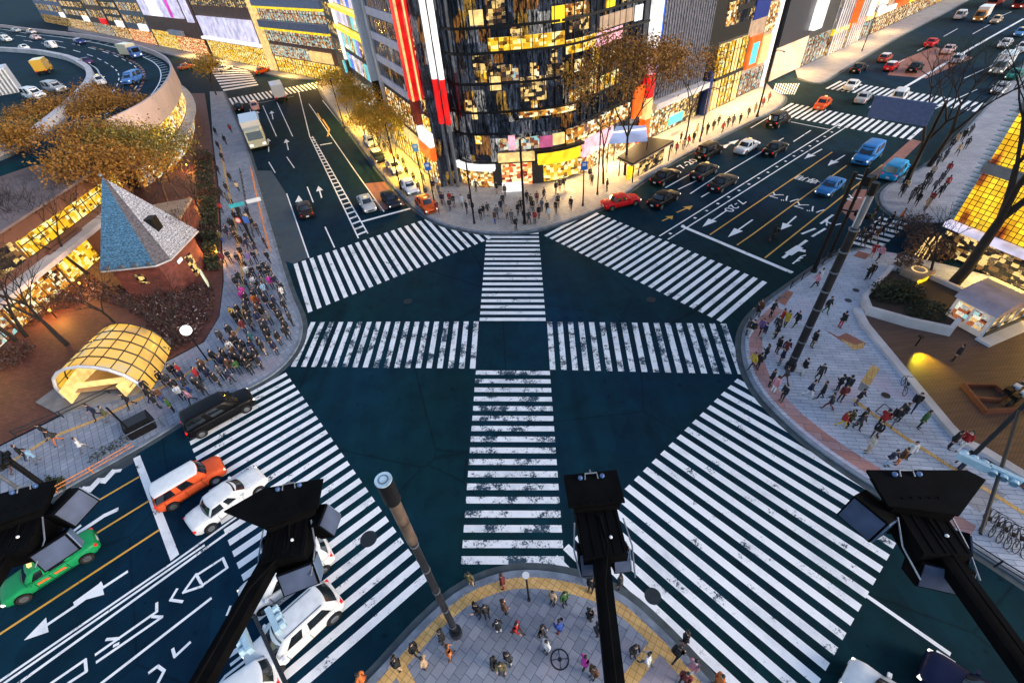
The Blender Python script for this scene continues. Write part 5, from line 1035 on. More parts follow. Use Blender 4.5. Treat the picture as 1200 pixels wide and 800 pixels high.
sp = [(125.3, 134, 14, M_GREY, M_WARM, 'grey stone building with tall pale columns on the far shopping street'), (134.3, 143, 17, M_TAN, M_YEL, 'cream building with yellow windows next to the grey columns on the far street'), (143.3, 150, 13, M_DKWALL, M_MIXD, 'narrow dark building with cluttered lit signs up the far street'), (150.3, 162, 18, M_TAN, M_YEL, 'broad amber lit building in the middle of the far shopping row'),
      (162.3, 171, 14, M_BRNW, M_WARM, 'brown building with warm windows up the far shopping street'), (171.3, 184, 20, M_GREY, M_YEL, 'grey building with yellow signs before the far bend of the shops'), (184.3, 200, 16, M_DKWALL, M_WARM, 'dark building with small lit signs near the top edge of the photo'), (200.3, 230, 22, M_TAN, M_MIXD, 'last tan building of the far shopping row at the top edge')]
for a0, a1, h, wm, lm, lab in sp:
    t = bldg('shop_building', lab, NE, a0, a1, h, 14, wm, group='buildings of the far shopping street')
    n = max(2, int((a1 - a0) / 2.6)); windows(t, NE, a0 + .4, a1 - .4, 5.2, h - .6, n, max(2, int(h / 4)), [lm, M_WARM, M_LC, M_MIXD, M_YEL], .72, .66)
    part(t, NE, 'shopfront', a0 + .2, a1 - .2, .2, 3.6, -.02, .2, rb.choice([lm, M_WARM, M_YEL])); part(t, NE, 'shop_sign', a0 + .2, a1 - .2, 3.8, 4.8, -.3, .14, rb.choice([M_LC, M_LW, M_LY, M_LO]))
    part(t, NE, 'projecting_sign', a1 - 1, a1 - .6, 5, min(h - 1, 11), -1.5, .1, rb.choice([M_LW, M_LR, M_LY, M_LT, M_LO]))
    if 'columns' in lab: fins(t, NE, a0 + .5, a1 - .5, .2, h, 6, .5, .7, M_PALE, 'columns')
# ---- the far row that closes the upper left road
t = bldg('blue_banded_building', 'building with slate blue bands edged yellow, closing the upper left road', FA, 115.5, 150, 24, 16, M_BRNW)
for z in (10.6, 15.2, 20): part(t, FA, 'blue_band', 115.3, 150, z, z + 1.6, -.9, .16, plain('slate_blue_band', (.16, .20, .33), .4, var=.3)); part(t, FA, 'yellow_edge', 115.3, 150, z - .45, z - .02, -.95, .1, M_LY); part(t, FA, 'balcony_windows', 115.8, 149.5, z + 1.65, z + 3.9, .0, .2, M_MIXD)
fins(t, FA, 115.5, 150, 10.65, 12.15, 44, 1.1, .12, M_STEEL, 'railing'); part(t, FA, 'balcony_windows', 115.8, 149.5, 7.4, 10, .0, .2, M_MIXD); part(t, FA, 'shopfront', 116, 149, .2, 3.8, .0, .2, M_YEL); part(t, FA, 'shop_sign', 118, 128, 4.2, 6.4, -.4, .1, M_LC); part(t, FA, 'shop_sign', 129, 149, 4.2, 6.6, -.4, .1, M_MIXD); part(t, FA, 'corner_column', 150, 153.5, .2, 24, -.6, .2, M_LC)
t = bldg('white_panel_building', 'building with a wide pale lavender panel over a glowing yellow shop row', FA, 154, 197, 22, 16, M_BRNW)
part(t, FA, 'pale_panel', 156, 195, 6.4, 11.7, -.5, .16, M_LV); part(t, FA, 'white_ledge', 154, 197, 5.5, 6.2, -.9, .16, M_LW); part(t, FA, 'shopfront', 155, 196, .2, 5.0, .0, .2, M_YEL); part(t, FA, 'upper_windows', 155, 196, 14.5, 19, .0, .2, M_DIMW); fins(t, FA, 155, 196, 14.5, 19, 26, .3, .35, M_STEEL, 'window_fins')
t = bldg('screen_building', 'building with a huge glowing white screen and a magenta strip at the top left', FA, 198, 252, 24, 16, M_BRNW)
part(t, FA, 'white_screen', 208, 250, 10.4, 22, -.5, .16, M_LV); part(t, FA, 'bright_screen', 228, 240, 10.5, 22, -.55, -.45, M_LW); part(t, FA, 'magenta_strip', 216, 219, 10.5, 22, -.56, -.45, M_LM); part(t, FA, 'cyan_strip', 200, 205, 9.6, 22, -.4, .16, M_LV); part(t, FA, 'shopfront', 199, 225, .2, 4.8, .0, .2, M_REDW); part(t, FA, 'shopfront', 226, 251, .2, 5.6, .0, .2, M_YEL); part(t, FA, 'grey_awning', 215, 228, 5.2, 6.6, -1.2, .1, M_PALE)
for k, (a0, a1, h, wm, lm, lab) in enumerate(((253, 285, 20, M_GREY, M_REDW, 'grey glass block with red and amber shops left of the huge white screen'), (286, 312, 15, M_DKWALL, M_WARM, 'low dark block with bright shopfronts beyond the elevated road'), (313, 345, 22, M_BRNW, M_MIXD, 'brownish block beyond the elevated road in the top left'), (346, 400, 18, M_DKWALL, M_WARM, 'long dark block behind the traffic in the top left'), (401, 480, 22, M_PANELB, M_DIMW, 'bluish block in the top left corner of the photo'))):
    t = bldg('city_block', lab, FA, a0, a1, h, 20, wm); windows(t, FA, a0 + 1, a1 - 1, 6, h - 1, 6, 3, [lm, M_MIXD, M_DIMW, M_WARM], .7, .6); part(t, FA, 'shopfront', a0 + .5, a1 - .5, .2, 4.6, .0, .2, lm); part(t, FA, 'shop_sign', a0 + 2, a0 + 12, 4.8, 7, -.6, .1, rb.choice([M_LR, M_LW, M_LY]))
# ---- glass block building on the right
GB = R_(-72); ug = Vector((math.cos(GB), math.sin(GB), 0)); ng = Vector((math.cos(GB + math.pi / 2), math.sin(GB + math.pi / 2), 0)); C0 = Vector((40.9, 36.2, 0)); GF = Fr(ug, ng, C0.dot(ng)); s0 = C0.dot(ug)
t = thing('glass_block_building', 'building of amber lit glass blocks at the right edge above the small plaza', 'building', C0)
part(t, GF, 'wall', s0 + .1, s0 + 40, .13, 26, .25, 12, M_DKWALL)
def glassblock():
    m, nt, b = newmat('amber_glass_blocks')
    v = coords(nt, (1, 1, 1)); sx = N(nt, 'ShaderNodeSeparateXYZ'); nt.links.new(v, sx.inputs[0]); cb = N(nt, 'ShaderNodeCombineXYZ'); nt.links.new(sx.outputs[1], cb.inputs[0]); nt.links.new(sx.outputs[2], cb.inputs[1])
    br = N(nt, 'ShaderNodeTexBrick'); br.offset = 0
    for k, x in (('Scale', 1.0), ('Brick Width', .44), ('Row Height', .42), ('Mortar Size', .03)): br.inputs[k].default_value = x
    br.inputs['Color1'].default_value = (1, 1, 1, 1); br.inputs['Color2'].default_value = (.55, .55, .55, 1); br.inputs['Mortar'].default_value = (.02, .01, .01, 1); nt.links.new(cb.outputs[0], br.inputs['Vector'])
    n = noise(nt, coords(nt, (1, .8, .35)), .55, 2); r = ramp(nt, [(.32, (.10, .012, .004)), (.38, (.40, .10, .01)), (.44, (1.0, .50, .015)), (.6, (1.0, .66, .03))], n)
    nt.links.new(mixc(nt, 1, r.outputs[0], br.outputs['Color'], 'MULTIPLY'), b.inputs['Emission Color']); b.inputs['Emission Strength'].default_value = 1.15 * ES
    b.inputs['Base Color'].default_value = (.02, .012, .01, 1); b.inputs['Roughness'].default_value = .12; return m
M_GB = glassblock()
for z0, z1 in ((3.3, 7.7), (8.6, 12.4), (13.3, 17.2), (18.1, 22), (22.8, 25.9)):
    part(t, GF, 'glass_block_wall', s0 + .2, s0 + 40, z0, z1, .0, .24, M_GB); part(t, GF, 'floor_band', s0, s0 + 40, z1 + .02, z1 + .85, -.12, .24, M_GREY)
m = MB()
for k in range(60): GF.box(m, s0 - .55, s0 + .12, 3.3 + k * .38, 3.34 + k * .38, .05, 1.2)
rel(t, fixn(m.build('corner_ladder', M_STEEL)))
part(t, GF, 'ground_band', s0 - .1, s0 + 40, 2.7, 3.2, -.5, .24, M_LV); part(t, GF, 'dark_shopfront', s0 + .2, s0 + 40, .15, 2.65, .05, .24, M_DIMW)
# ---- elevated road, its parapets and the shops beneath it
outer = [(-330, 345), (-230, 272), (-165, 216), (-125, 181.6), (-95.3, 152.5), (-78.5, 133.4), (-68.1, 119.5), (-60, 104.7), (-54.5, 90), (-52.6, 80), (-53.1, 72)]
def cat(P, k=5):
    P = [Vector((p[0], p[1], 0)) for p in P]; out = []
    for i in range(len(P) - 1):
        p0, p1, p2, p3 = P[max(i - 1, 0)], P[i], P[i + 1], P[min(i + 2, len(P) - 1)]
        for q in range(k):
            u = q / k; out.append(0.5 * ((2 * p1) + (p2 - p0) * u + (2 * p0 - 5 * p1 + 4 * p2 - p3) * u * u + (3 * p1 - p0 - 3 * p2 + p3) * u ** 3))
    return out + [P[-1]]
OC = cat(outer)
DZ = 9.0
m = MB(); m.prism(OC + [Vector(p) for p in ((-56, 65, 0), (-60, 58, 0), (-95, 50, 0), (-300, 50, 0), (-420, 250, 0))], DZ - 1.0, DZ); T2 = thing('elevated_road', 'curved elevated road with pale parapets sweeping round the top left', 'elevated road', (-70, 110, 0)); dk = fixn(m.build('road_deck', M_ASPH)); rel(T2, dk)
def wall(t, name, C, z0, z1, w, mat, side=0.0):
    m = MB(); rings = []
    for i, p in enumerate(C):
        e = (C[min(i + 1, len(C) - 1)] - C[max(i - 1, 0)]).normalized(); n = Vector((-e.y, e.x, 0)); rings.append([Vector(((p + n * q).x, (p + n * q).y, z)) for q, z in ((side - w / 2, z0), (side + w / 2, z0), (side + w / 2, z1), (side - w / 2, z1))])
    m.loft(rings); return rel(t, fixn(m.build(name, mat)))
M_PINKW = plain('pinkish_parapet', (.55, .42, .40), .7, var=.12, scale=.3)
wall(T2, 'outer_parapet', OC, DZ - 2.4, DZ + 1.1, .35, M_PINKW, side=.1)
inner = [(-260, 240), (-143.5, 170.4), (-108.3, 144.4), (-89.5, 124.6), (-80.9, 113.2), (-74.5, 101.9), (-67.5, 84.8), (-63.2, 72), (-62, 64), (-64, 57)]
IC = cat(inner); wall(T2, 'inner_barrier', IC, DZ, DZ + 1.0, 1.1, M_PALE); wall(T2, 'kerb_wall', IC, DZ, DZ + .35, .3, M_STEEL, side=1.4)
m = MB()
def offc(C, d): return [p + Vector((-(C[min(i + 1, len(C) - 1)] - C[max(i - 1, 0)]).normalized().y, (C[min(i + 1, len(C) - 1)] - C[max(i - 1, 0)]).normalized().x, 0)) * d for i, p in enumerate(C)]
for d, dash in ((-2.2, 0), (-6.0, 1), (-9.6, 1)):
    C = offc(OC, d)
    for i in range(len(C) - 1):
        if dash and i % 2: continue
        wline(m, C[i], C[i + 1], .2, DZ + .006)
for i in range(12, len(OC) - 12):
    C = offc(OC, -2.0); D = offc(OC, -.7); wline(m, C[i], D[i], .3, DZ + .007)
rel(T2, m.build('lane_lines', M_PAINT)); m = MB(); C = offc(OC, -5.2)
for i in range(18, len(C) - 8): wline(m, C[i], C[i].lerp(C[i + 1], .6), .5, DZ + .008)
rel(T2, m.build('red_lane_dashes', M_PRED))
m = MB()
for k in range(9): m.tube([(-75 - k * 16, 105 + k * 8, 0), (-75 - k * 16, 105 + k * 8, DZ - 1)], .9, 10)
rel(T2, m.build('columns', M_GREY))
T3 = thing('shops_under_road', 'row of yellow lit shop windows curving beneath the elevated road', 'shops', (-56, 95, 0))
SC = [p for p in OC if 66 < p.y < 135]
wall(T3, 'wall', SC, 0, DZ - 2.45, .5, M_BRNW, side=-.9); n = len(SC)
for i in range(0, n - 1):
    a, b = offc(SC, -.45)[i], offc(SC, -.45)[i + 1]; e = (b - a); q = (a + b) / 2
    m = MB(); m.box((q.x, q.y, 4.9), (e.length * .84, .2, 2.4), math.atan2(e.y, e.x)); rel(T3, m.build('lit_window', M_YEL if i % 3 else M_WARM))
    m = MB(); m.box((q.x, q.y, 1.7), (e.length * .88, .2, 2.6), math.atan2(e.y, e.x)); rel(T3, m.build('shopfront', M_MIXD if i % 2 else M_WARM))
wall(T3, 'white_canopy', SC, 3.2, 3.5, 1.6, M_PALE, side=.4)
# arcade towards the left edge
AR3 = Fr(Vector((0, -1, 0)), Vector((-1, 0, 0)), 48)
t = bldg('arcade_building', 'low arcade with a dusky flat roof and yellow lit upper windows at the left edge', AR3, -62, -22, 7.8, 15, M_BRNW)
part(t, AR3, 'roof_slab', -62, -22, 7.82, 8.05, -.6, 15, plain('dusky_roof', (.15,.11,.11), .8, var=.35, scale=.4)); part(t, AR3, 'window_strip', -61, -44, 4.6, 6.3, -.05, .2, M_YEL); part(t, AR3, 'dark_strip', -43.5, -23, 4.6, 6.6, -.05, .2, M_DIMW); part(t, AR3, 'white_canopy', -58, -24, 3.3, 3.75, -1.5, .16, M_PALE); part(t, AR3, 'lit_shop', -51, -46, .2, 3.2, -.1, .2, M_YEL)
part(t, AR3, 'shopfront', -45.5, -38, .2, 3.0, -.1, .2, M_WARM); part(t, AR3, 'shopfront', -37.5, -24, .2, 3.0, -.1, .2, M_MIXD); part(t, AR3, 'red_fascia', -51.2, -45.8, 3.78, 4.1, -.3, .16, M_BRNW)
# white gantry and machinery at the far left of the elevated road
t = thing('tower_block', 'white ribbed plant block beside the elevated road at the left edge', 'plant block', g(20, 95, DZ)); a = g(6, 108, DZ)
m = MB(); m.box((0, 0, 2), (5, 7, 4), .6); rel(t, m.build('wall', M_WHT)).location = a
m = MB()
for k in range(8): m.box((-2.2 + k * .62, -3.6, 2), (.25, .25, 3.8), 0)
o = m.build('ribs', M_STEEL); rel(t, o); o.location = a; o.rotation_euler = (0, 0, .6)
# ---- police box with slate pyramid roof
T = thing('police_box', 'small brick police box with a steep pointed slate roof among bare trees', 'police box', (-36.2, 44.3, 0))
cs = [Vector(p) for p in ((-38.9, 41.5, 0), (-34.3, 41.6, 0), (-33.6, 42.6, 0), (-33.4, 47.3, 0), (-38.7, 47.2, 0))]; ap = Vector((-37.2, 45.6, 11.2))
m = MB(); m.prism(cs, 0.05, 4.0); rel(T, fixn(m.build('wall', M_BRICK)))
ev = [Vector(p) for p in ((-39.4, 41.0, 4.0), (-34.1, 41.1, 4.0), (-33.1, 42.1, 4.0), (-32.9, 47.8, 4.0), (-39.2, 47.7, 4.0))]
ap2 = Vector((-36.9, 45.6, 10.9))
for nm, tri, mt in (('blue_roof_face', (ev[0], ev[1], ap), M_SLATEB), ('roof_hip', (ev[1], ev[2], ap2, ap), slates('dark_hip_slates', (.07, .06, .07))), ('lit_roof_face', (ev[2], ev[3], ap2), M_SLATEG), ('rear_roof_face', (ev[3], ev[4], ap), M_SLATEB), ('side_roof_face', (ev[4], ev[0], ap), M_SLATEB)):
    m = MB(); m.face(tri); b = [p - Vector((0, 0, .12)) for p in tri]; m.face(b[::-1]); n = len(tri)
    for i in range(n): m.face((tri[i], b[i], b[(i + 1) % n], tri[(i + 1) % n]))
    rel(T, fixn(m.build(nm, mt)))
m = MB(); m.prism([p + (p - Vector((-36.2, 44.3, 4))).normalized() * .06 for p in ev], 3.72, 3.86); rel(T, fixn(m.build('eaves', M_PALE)))
m = MB(); m.box((-34.75, 44.6, 6.5), (1.3, 1.0, 1.5)); rel(T, m.build('dormer', M_BLK)); m = MB(); m.ball((-37.2, 45.6, 11.35), .16, 10, 6); rel(T, m.build('finial', M_STEEL))
for k in range(4):
    m = MB(); m.box((-38.6 + k * 1.35, 41.1, 4.12), (.35, .35, .3)); rel(T, m.build('eaves_lamp', M_STEEL))
m = MB(); m.box((-36.6, 41.47, 2.3), (.9, .1, 1.1)); rel(T, m.build('window', M_DIMW)); m = MB(); m.box((-33.47, 45.0, 1.4), (.1, 1.1, 2.4)); rel(T, m.build('door', M_DIMW))
m = MB(); m.box((-33.3, 43.4, 2.9), (.1, .8, .3)); rel(T, m.build('sign', M_LW))
# red brick annex behind it
T = thing('brick_annex', 'red brick hut with a pale gable edge behind the police box', 'hut', (-38.5, 54, 0)); m = MB(); m.prism([Vector(p) for p in ((-41, 51, 0), (-37, 52, 0), (-38, 57, 0), (-42, 56, 0))], .05, 3.6); rel(T, m.build('wall', M_BRICK)); m = MB(); m.prism([Vector(p) for p in ((-41.3, 50.8, 0), (-36.8, 51.9, 0), (-37.8, 57.2, 0), (-42.3, 56.1, 0))], 3.62, 3.9); rel(T, m.build('roof', M_TAN))
# ---- subway entrance with a glazed barrel canopy
T = thing('subway_entrance', 'subway entrance under an arched glass canopy glowing yellow on the red brown plaza', 'subway entrance', (-33.8, 29.5, 0))
rows = []
for j in range(7):
    f = j / 6; cx = -33.1 - .35 * f; cy = 27.3 + 6.6 * f; w_ = 3.55 - .9 * f * f; h = 3.3 - .35 * f - (1.2 if j == 6 else 0)
    rows.append([Vector((cx + w_ * math.cos(math.pi * (1 - q / 10)) * (1 if j < 6 else .7), cy + .25 * math.cos(math.pi * (1 - q / 10)) * -1.0, .25 + h * math.sin(math.pi * q / 10) ** .8)) for q in range(11)])
m = MB(); m.loft(rows, closed=False, caps=False); rel(T, m.build('glass_canopy', M_CANOPY, smooth=True))
m = MB()
for r in rows[:6]: m.tube(r, .07, 6)
for q in range(1, 10, 1): m.tube([r[q] for r in rows[:7]], .045, 5)
rel(T, m.build('canopy_ribs', M_DK)); m = MB(); m.tube([p + Vector((0, -.12, .02)) for p in rows[0]], .13, 6); rel(T, m.build('front_arch', M_WHT))
m = MB(); m.prism([Vector(p) for p in ((-38.9, 27.2, 0), (-36, 25.6, 0), (-30.6, 26.9, 0), (-29.7, 28.3, 0), (-31, 34, 0), (-36, 34.4, 0))], .1, .3); rel(T, m.build('base', M_GREY))
m = MB()
for k in range(9): m.box((-33.3, 27.6 + k * .55, .75 - k * .06), (4.6, .5, .06))
rel(T, m.build('stair', M_TAN)); m = MB(); m.box((-35.6, 28.5, 1.1), (.12, 4, 1.4), .1); rel(T, m.build('side_wall', M_LC)); m = MB(); m.box((-31, 28.5, 1.0), (.12, 3.6, 1.2), -.1); rel(T, m.build('side_wall', M_LC)); m = MB(); m.box((-33.2, 27.4, 1.5), (4.4, .12, .5), .05); rel(T, m.build('front_sign', M_LC))
# ---------------------------------------------------------------- trees, planting, street furniture
rt = random.Random(3)
def grow(m, p, d, L, r, depth, tips, spread=.55, bend=.25, seg=6):
    pts = [p]; q = p; dd = d.copy()
    for k in range(3):
        dd = (dd + Vector((rt.uniform(-1, 1), rt.uniform(-1, 1), rt.uniform(-.3, .6))) * bend * .5).normalized(); q = q + dd * L / 3; pts.append(q)
    m.tube(pts, [r, r * .88, r * .78, r * .66], seg, cap=False)
    if depth == 0: tips.append((q, dd)); return
    tips.append((pts[2], dd)) if depth == 1 else None
    n = 2 + (rt.random() < .55)
    a0 = rt.uniform(0, 6.28)
    for k in range(n):
        a = a0 + 6.28 * k / n + rt.uniform(-.4, .4); ax = Vector((math.cos(a), math.sin(a), 0)); nd = (dd + ax * spread * rt.uniform(.7, 1.3) + Vector((0, 0, .12))).normalized()
        grow(m, q, nd, L * rt.uniform(.62, .82), r * .6, depth - 1, tips, spread, bend, max(4, seg - 1))
def leaf(m, c, s):
    n = Vector((rt.gauss(0, 1), rt.gauss(0, 1), rt.gauss(0, 1) + .5)).normalized(); a = n.orthogonal().normalized(); b = n.cross(a); an = rt.uniform(0, 6.28); a, b = a * math.cos(an) + b * math.sin(an), b * math.cos(an) - a * math.sin(an)
    m.face((c - a * s, c + b * s * .45, c + a * s, c - b * s * .45))
def tree(label, base, H, crown=None, leaves=900, lr=.9, ls=.16, bark=None, depth=4, r=.16, spread=.55, lean=(0, 0), group=None, name='street_tree', L0=.34):
    t = thing(name, label, 'tree', base, 0, group); m = MB(); tips = []
    grow(m, Vector((0, 0, -.1)), Vector((lean[0], lean[1], 1)).normalized(), H * L0, r, depth, tips, spread)
    m.build('trunk', bark or M_BARK, t, smooth=True)
    if crown:
        q = MB()
        for k in range(leaves):
            c, d = rt.choice(tips); c = c + Vector((rt.gauss(0, lr), rt.gauss(0, lr), rt.gauss(0, lr * .75))); leaf(q, c, ls * rt.uniform(.6, 1.5))
        q.build('crown', crown, t)
    return t
for k, (px, H, cr, lv, lab) in enumerate((((92, 196), 12, M_LFB, 5200, 'golden brown tree below the curved parapet, leftmost of the leafy clump'), ((128, 192), 13, M_LFB, 5600, 'golden brown tree in the middle of the clump below the ramp'), ((163, 196), 12, M_LFB, 5200, 'golden brown tree of the clump just below the pinkish ramp wall'), ((62, 222), 11, M_LFO, 3600, 'olive brown tree left of the clump behind the arcade roof'),
                                       ((188, 216), 10, M_LFG, 2200, 'yellow leaved tree behind the police box near the lit shops'), ((150, 228), 9, M_LFO, 2200, 'olive tree between the police box roof and the arcade'), ((212, 232), 8.5, M_LFG, 1200, 'small yellow tree right of the red brick hut'))):
    tree(lab, g(*px), H * .86, cr, int(lv * 1.5), .85, .165, M_BARKB, 5, .2, .7, group='trees around the police box')
for b, H, cr, lab in (((-46.6, 58.5, .1), 10.5, M_LFB, 'golden brown tree in front of the dusky arcade roof, lowest of the leafy clump'), ((-46.2, 64.5, .1), 11, M_LFO, 'olive gold tree between the clump and the lit shops under the ramp'), ((-51.2, 64.2, .1), 11.5, M_LFB, 'golden brown tree at the corner of the arcade roof and the ramp'), ((-58, 63.5, 8.2), 3.6, M_LFB, 'low golden brown tree crown over the far edge of the arcade roof'), ((-65, 62, 8.2), 3.4, M_LFO, 'low olive tree crown at the left end of the clump above the arcade roof')):
    tree(lab, b, H, cr, 5200 if H > 5 else 2600, .95, .165, M_BARKB, 5, .2 if H > 5 else .1, .7, group='trees around the police box')
tree('golden tree at the far left corner of the upper left road', g(254, 112), 9, M_LFG, 1300, 1.0, .22, M_BARKB, 3, .2, .6)
for k, (px, H, lean, lab) in enumerate((((83, 318), 10.5, (-.15, .05), 'tall bare dark tree in front of the yellow arcade shop'), ((80, 405), 9, (-.25, .1), 'bare dark tree bending over the subway entrance'), ((30, 300), 9, (0, .1), 'bare dark tree at the left edge over the arcade roof'), ((196, 300), 8, (.05, 0), 'slender bare tree touching the right side of the slate roof'), ((20, 400), 8, (0, 0), 'bare dark tree at the left edge above the red brown paving'), ((118, 300), 8.5, (-.1, .1), 'bare dark tree beside the left corner of the slate roof'))):
    tree(lab, g(*px), H, None, 0, depth=6, r=.22, spread=.55, lean=lean, group='bare trees around the police box', name='bare_tree')
tree('big bare dark tree with spreading limbs by the blue sign board', g(1063, 212), 13, None, 0, depth=6, r=.33, spread=.55, lean=(.05, .05), name='bare_tree'); tree('bare dark tree just behind the blue sign board, right of the bigger one', g(1088, 196), 12, None, 0, depth=6, r=.33, spread=.5, lean=(.1, 0), name='bare_tree')
tree('dark leaning tree in front of the amber glass blocks', g(1112, 338), 10.5, None, 0, depth=5, r=.46, spread=.45, lean=(0, 0), name='plaza_tree', L0=.62); tree('thin dark tree at the glass block corner', g(1084, 330), 6.5, None, 0, depth=5, r=.14, spread=.5, name='plaza_tree')
tree('tall golden leaved tree in front of the glass corner building', NE.p(50.5, PZ, -5.6), 14, M_LFB, 6500, .8, .15, depth=5, r=.2, spread=.55, L0=.36); tree('golden leaved tree before the sign pillar and the grey louvres', NE.p(64.5, PZ, -5.6), 11.5, M_LFB, 1500, .6, .15, depth=5, r=.16, spread=.5, L0=.38); tree('slim golden leaved tree left of the tall golden tree at the glass building', NE.p(46.6, PZ, -5.2), 12, M_LFB, 3000, .7, .15, depth=5, r=.15, spread=.5, L0=.4)
for k, (a, H, lab) in enumerate(((67.5, 7.5, 'yellow lit street tree nearest to the orange sign of the upper left road'), (73.5, 8, 'second yellow street tree up the right kerb of the upper left road'), (79.5, 8, 'third yellow street tree before the striped awning'), (86.5, 8, 'yellow street tree beside the bright white sign'), (98, 7.5, 'farthest yellow street tree up the right kerb of the upper left road'))):
    tree(lab, NW.p(a, PZ, -3.9), H, M_LFG, 3200, .6, .14, depth=5, r=.11, spread=.5, group='yellow trees along the upper left kerb', name='street_tree')
def bush(label, base, rx, ry, h, mat, n, s=.12, name='bush', twigs=10, group=None):
    t = thing(name, label, 'bush', base, 0, group); m = MB(); tips = []
    for k in range(twigs):
        a = rt.uniform(0, 6.28); q = rt.random() ** .5; m.tube([(rx * q * .5 * math.cos(a), ry * q * .5 * math.sin(a), 0), (rx * q * math.cos(a), ry * q * math.sin(a), h * rt.uniform(.5, 1))], [.025, .01], 4, cap=False)
    m.build('stems', M_BARK, t); q = MB()
    for k in range(n):
        a = rt.uniform(0, 6.28); rr = rt.random() ** .5; z = h * rt.uniform(.1, 1) * (1 - .4 * rr * rr); leaf(q, Vector((rx * rr * math.cos(a), ry * rr * math.sin(a), z + rt.gauss(0, .05))), s * rt.uniform(.6, 1.5))
    q.build('foliage', mat, t); return t
for px, rx, ry, h, mt, n, lab in (((1037, 352), 1.5, 1.3, 2.2, M_LFD, 1100, 'dark green bush at the point of the white walled planter'), ((1056, 352), 1.4, 1.3, 1.9, M_LFD, 900, 'dark bush in the middle of the white walled planter'), ((1082, 372), 1.6, 1.2, 1.5, M_LFD, 900, 'low dark bush at the right end of the white walled planter'), ((1056, 320), 1.0, 1.0, 2.6, M_LFP, 700, 'brown leaved bush left of the yellow lit planter block'), ((1078, 296), 1.6, 1.6, 2.4, M_LFP, 1000, 'brown bush below the glass block corner'), ((1068, 276), 1.6, 1.5, 2.3, M_LFP, 900, 'brownish bush at the end of the side street zebra'), ((1094, 300), 1.3, 1.3, 1.8, M_LFP, 700, 'brownish bush in front of the glass block shopfront')):
    bush(lab, g(*px, PZ), rx, ry, h, mt, n, group='bushes round the planter')
for px, lab in (((238, 310), 'bare dark tree between the police box and the crowded pavement'), ((242, 260), 'bare dark tree in the dark strip left of the pavement, above the police box'), ((238, 200), 'bare dark tree in the strip beside the far left pavement'), ((60, 350), 'bare dark tree in front of the arcade canopy'), ((140, 385), 'small bare tree behind the glass canopy'), ((214, 402), 'small bare tree beside the bright globe lamp')):
    tree(lab, g(*px), 6.5, M_LFP if px[0] > 236 else None, 260, .8, .1, depth=6, r=.13, spread=.6, group='bare trees around the police box', name='bare_tree')
for px, H, lab in (((12, 330), 10, 'bare dark tree rising over the dusky roof at the far left'), ((52, 322), 11, 'bare dark tree with long limbs between the left edge and the yellow arcade shop'), ((140, 262), 9, 'bare dark tree close behind the apex of the slate roof'), ((104, 322), 9, 'bare dark tree standing at the left wall of the police box'), ((32, 395), 8, 'bare dark tree among shrubs near the lit arcade shops')):
    tree(lab, g(*px), H, None, 0, depth=6, r=.2, spread=.6, group='bare trees around the police box', name='bare_tree')
for px, lab in (((38, 372), 'dark round shrub by the lit arcade shops'), ((72, 356), 'dark shrub below the lit yellow arcade shop'), ((18, 420), 'dark shrub at the left edge of the red brown paving'), ((247, 230), 'dark shrub in the strip beside the upper left pavement'), ((245, 275), 'dark shrub right of the slate roof'), ((240, 190), 'dark shrub at the top of the planted strip')):
    bush(lab, g(*px, .1), 1.6, 1.8, 1.2, M_LFR, 900, .12, group='shrubs around the police box')
# clipped hedge between the red brown plaza and the upper left pavement
t = thing('hedge', 'long dark hedge strip between the police box plaza and the upper left pavement', 'hedge', g(243, 250, .1)); q = MB(); hp = [(228, 186), (249, 180), (257, 250), (260, 318), (244, 318), (236, 250)]; n = 0
while n < 6500:
    p = (rt.uniform(226, 262), rt.uniform(178, 322))
    if inside(p, hp): w_ = g(*p, .1); w_.z += 1.25 * rt.random() ** .6 * (.75 + .25 * math.sin(p[1] * .45)); leaf(q, w_, rt.uniform(.1, .24)); n += 1
rel(t, q.build('foliage', M_LFD)); q = MB(); q.prism([g(*p) for p in hp], .1, .45); rel(t, q.build('kerb', M_BRNW))
for px, lab in (((258, 303), 'low garden lamp glowing orange at the lower end of the dark hedge'), ((226, 240), 'low garden lamp glowing orange left of the middle of the hedge'), ((222, 200), 'low garden lamp glowing orange at the upper end of the hedge'), ((208, 262), 'low garden lamp glowing orange behind the slate roof'), ((100, 340), 'low garden lamp glowing orange left of the slate roof corner'), ((66, 372), 'low garden lamp glowing orange by the arcade shrubs')):
    p = g(*px, .1); t = thing('garden_lamp', lab, 'lamp', p, 0, 'garden lamps round the police box'); q = MB(); q.tube([(0, 0, 0), (0, 0, .8)], .06, 8); q.build('post', M_BLK, t); q = MB(); q.tube([(0, 0, .81), (0, 0, 1.0)], .1, 10); q.build('lamp_head', glow('orange_garden_lamp', (1, .45, .08), 1.6), t)
    l = bpy.data.lights.new('garden_lamp_light', 'POINT'); l.energy = 150; l.color = (1, .36, .05); l.shadow_soft_size = .12; o = bpy.data.objects.new('garden_lamp_light', l); COL.objects.link(o); o.location = p + Vector((0, 0, 1.2))
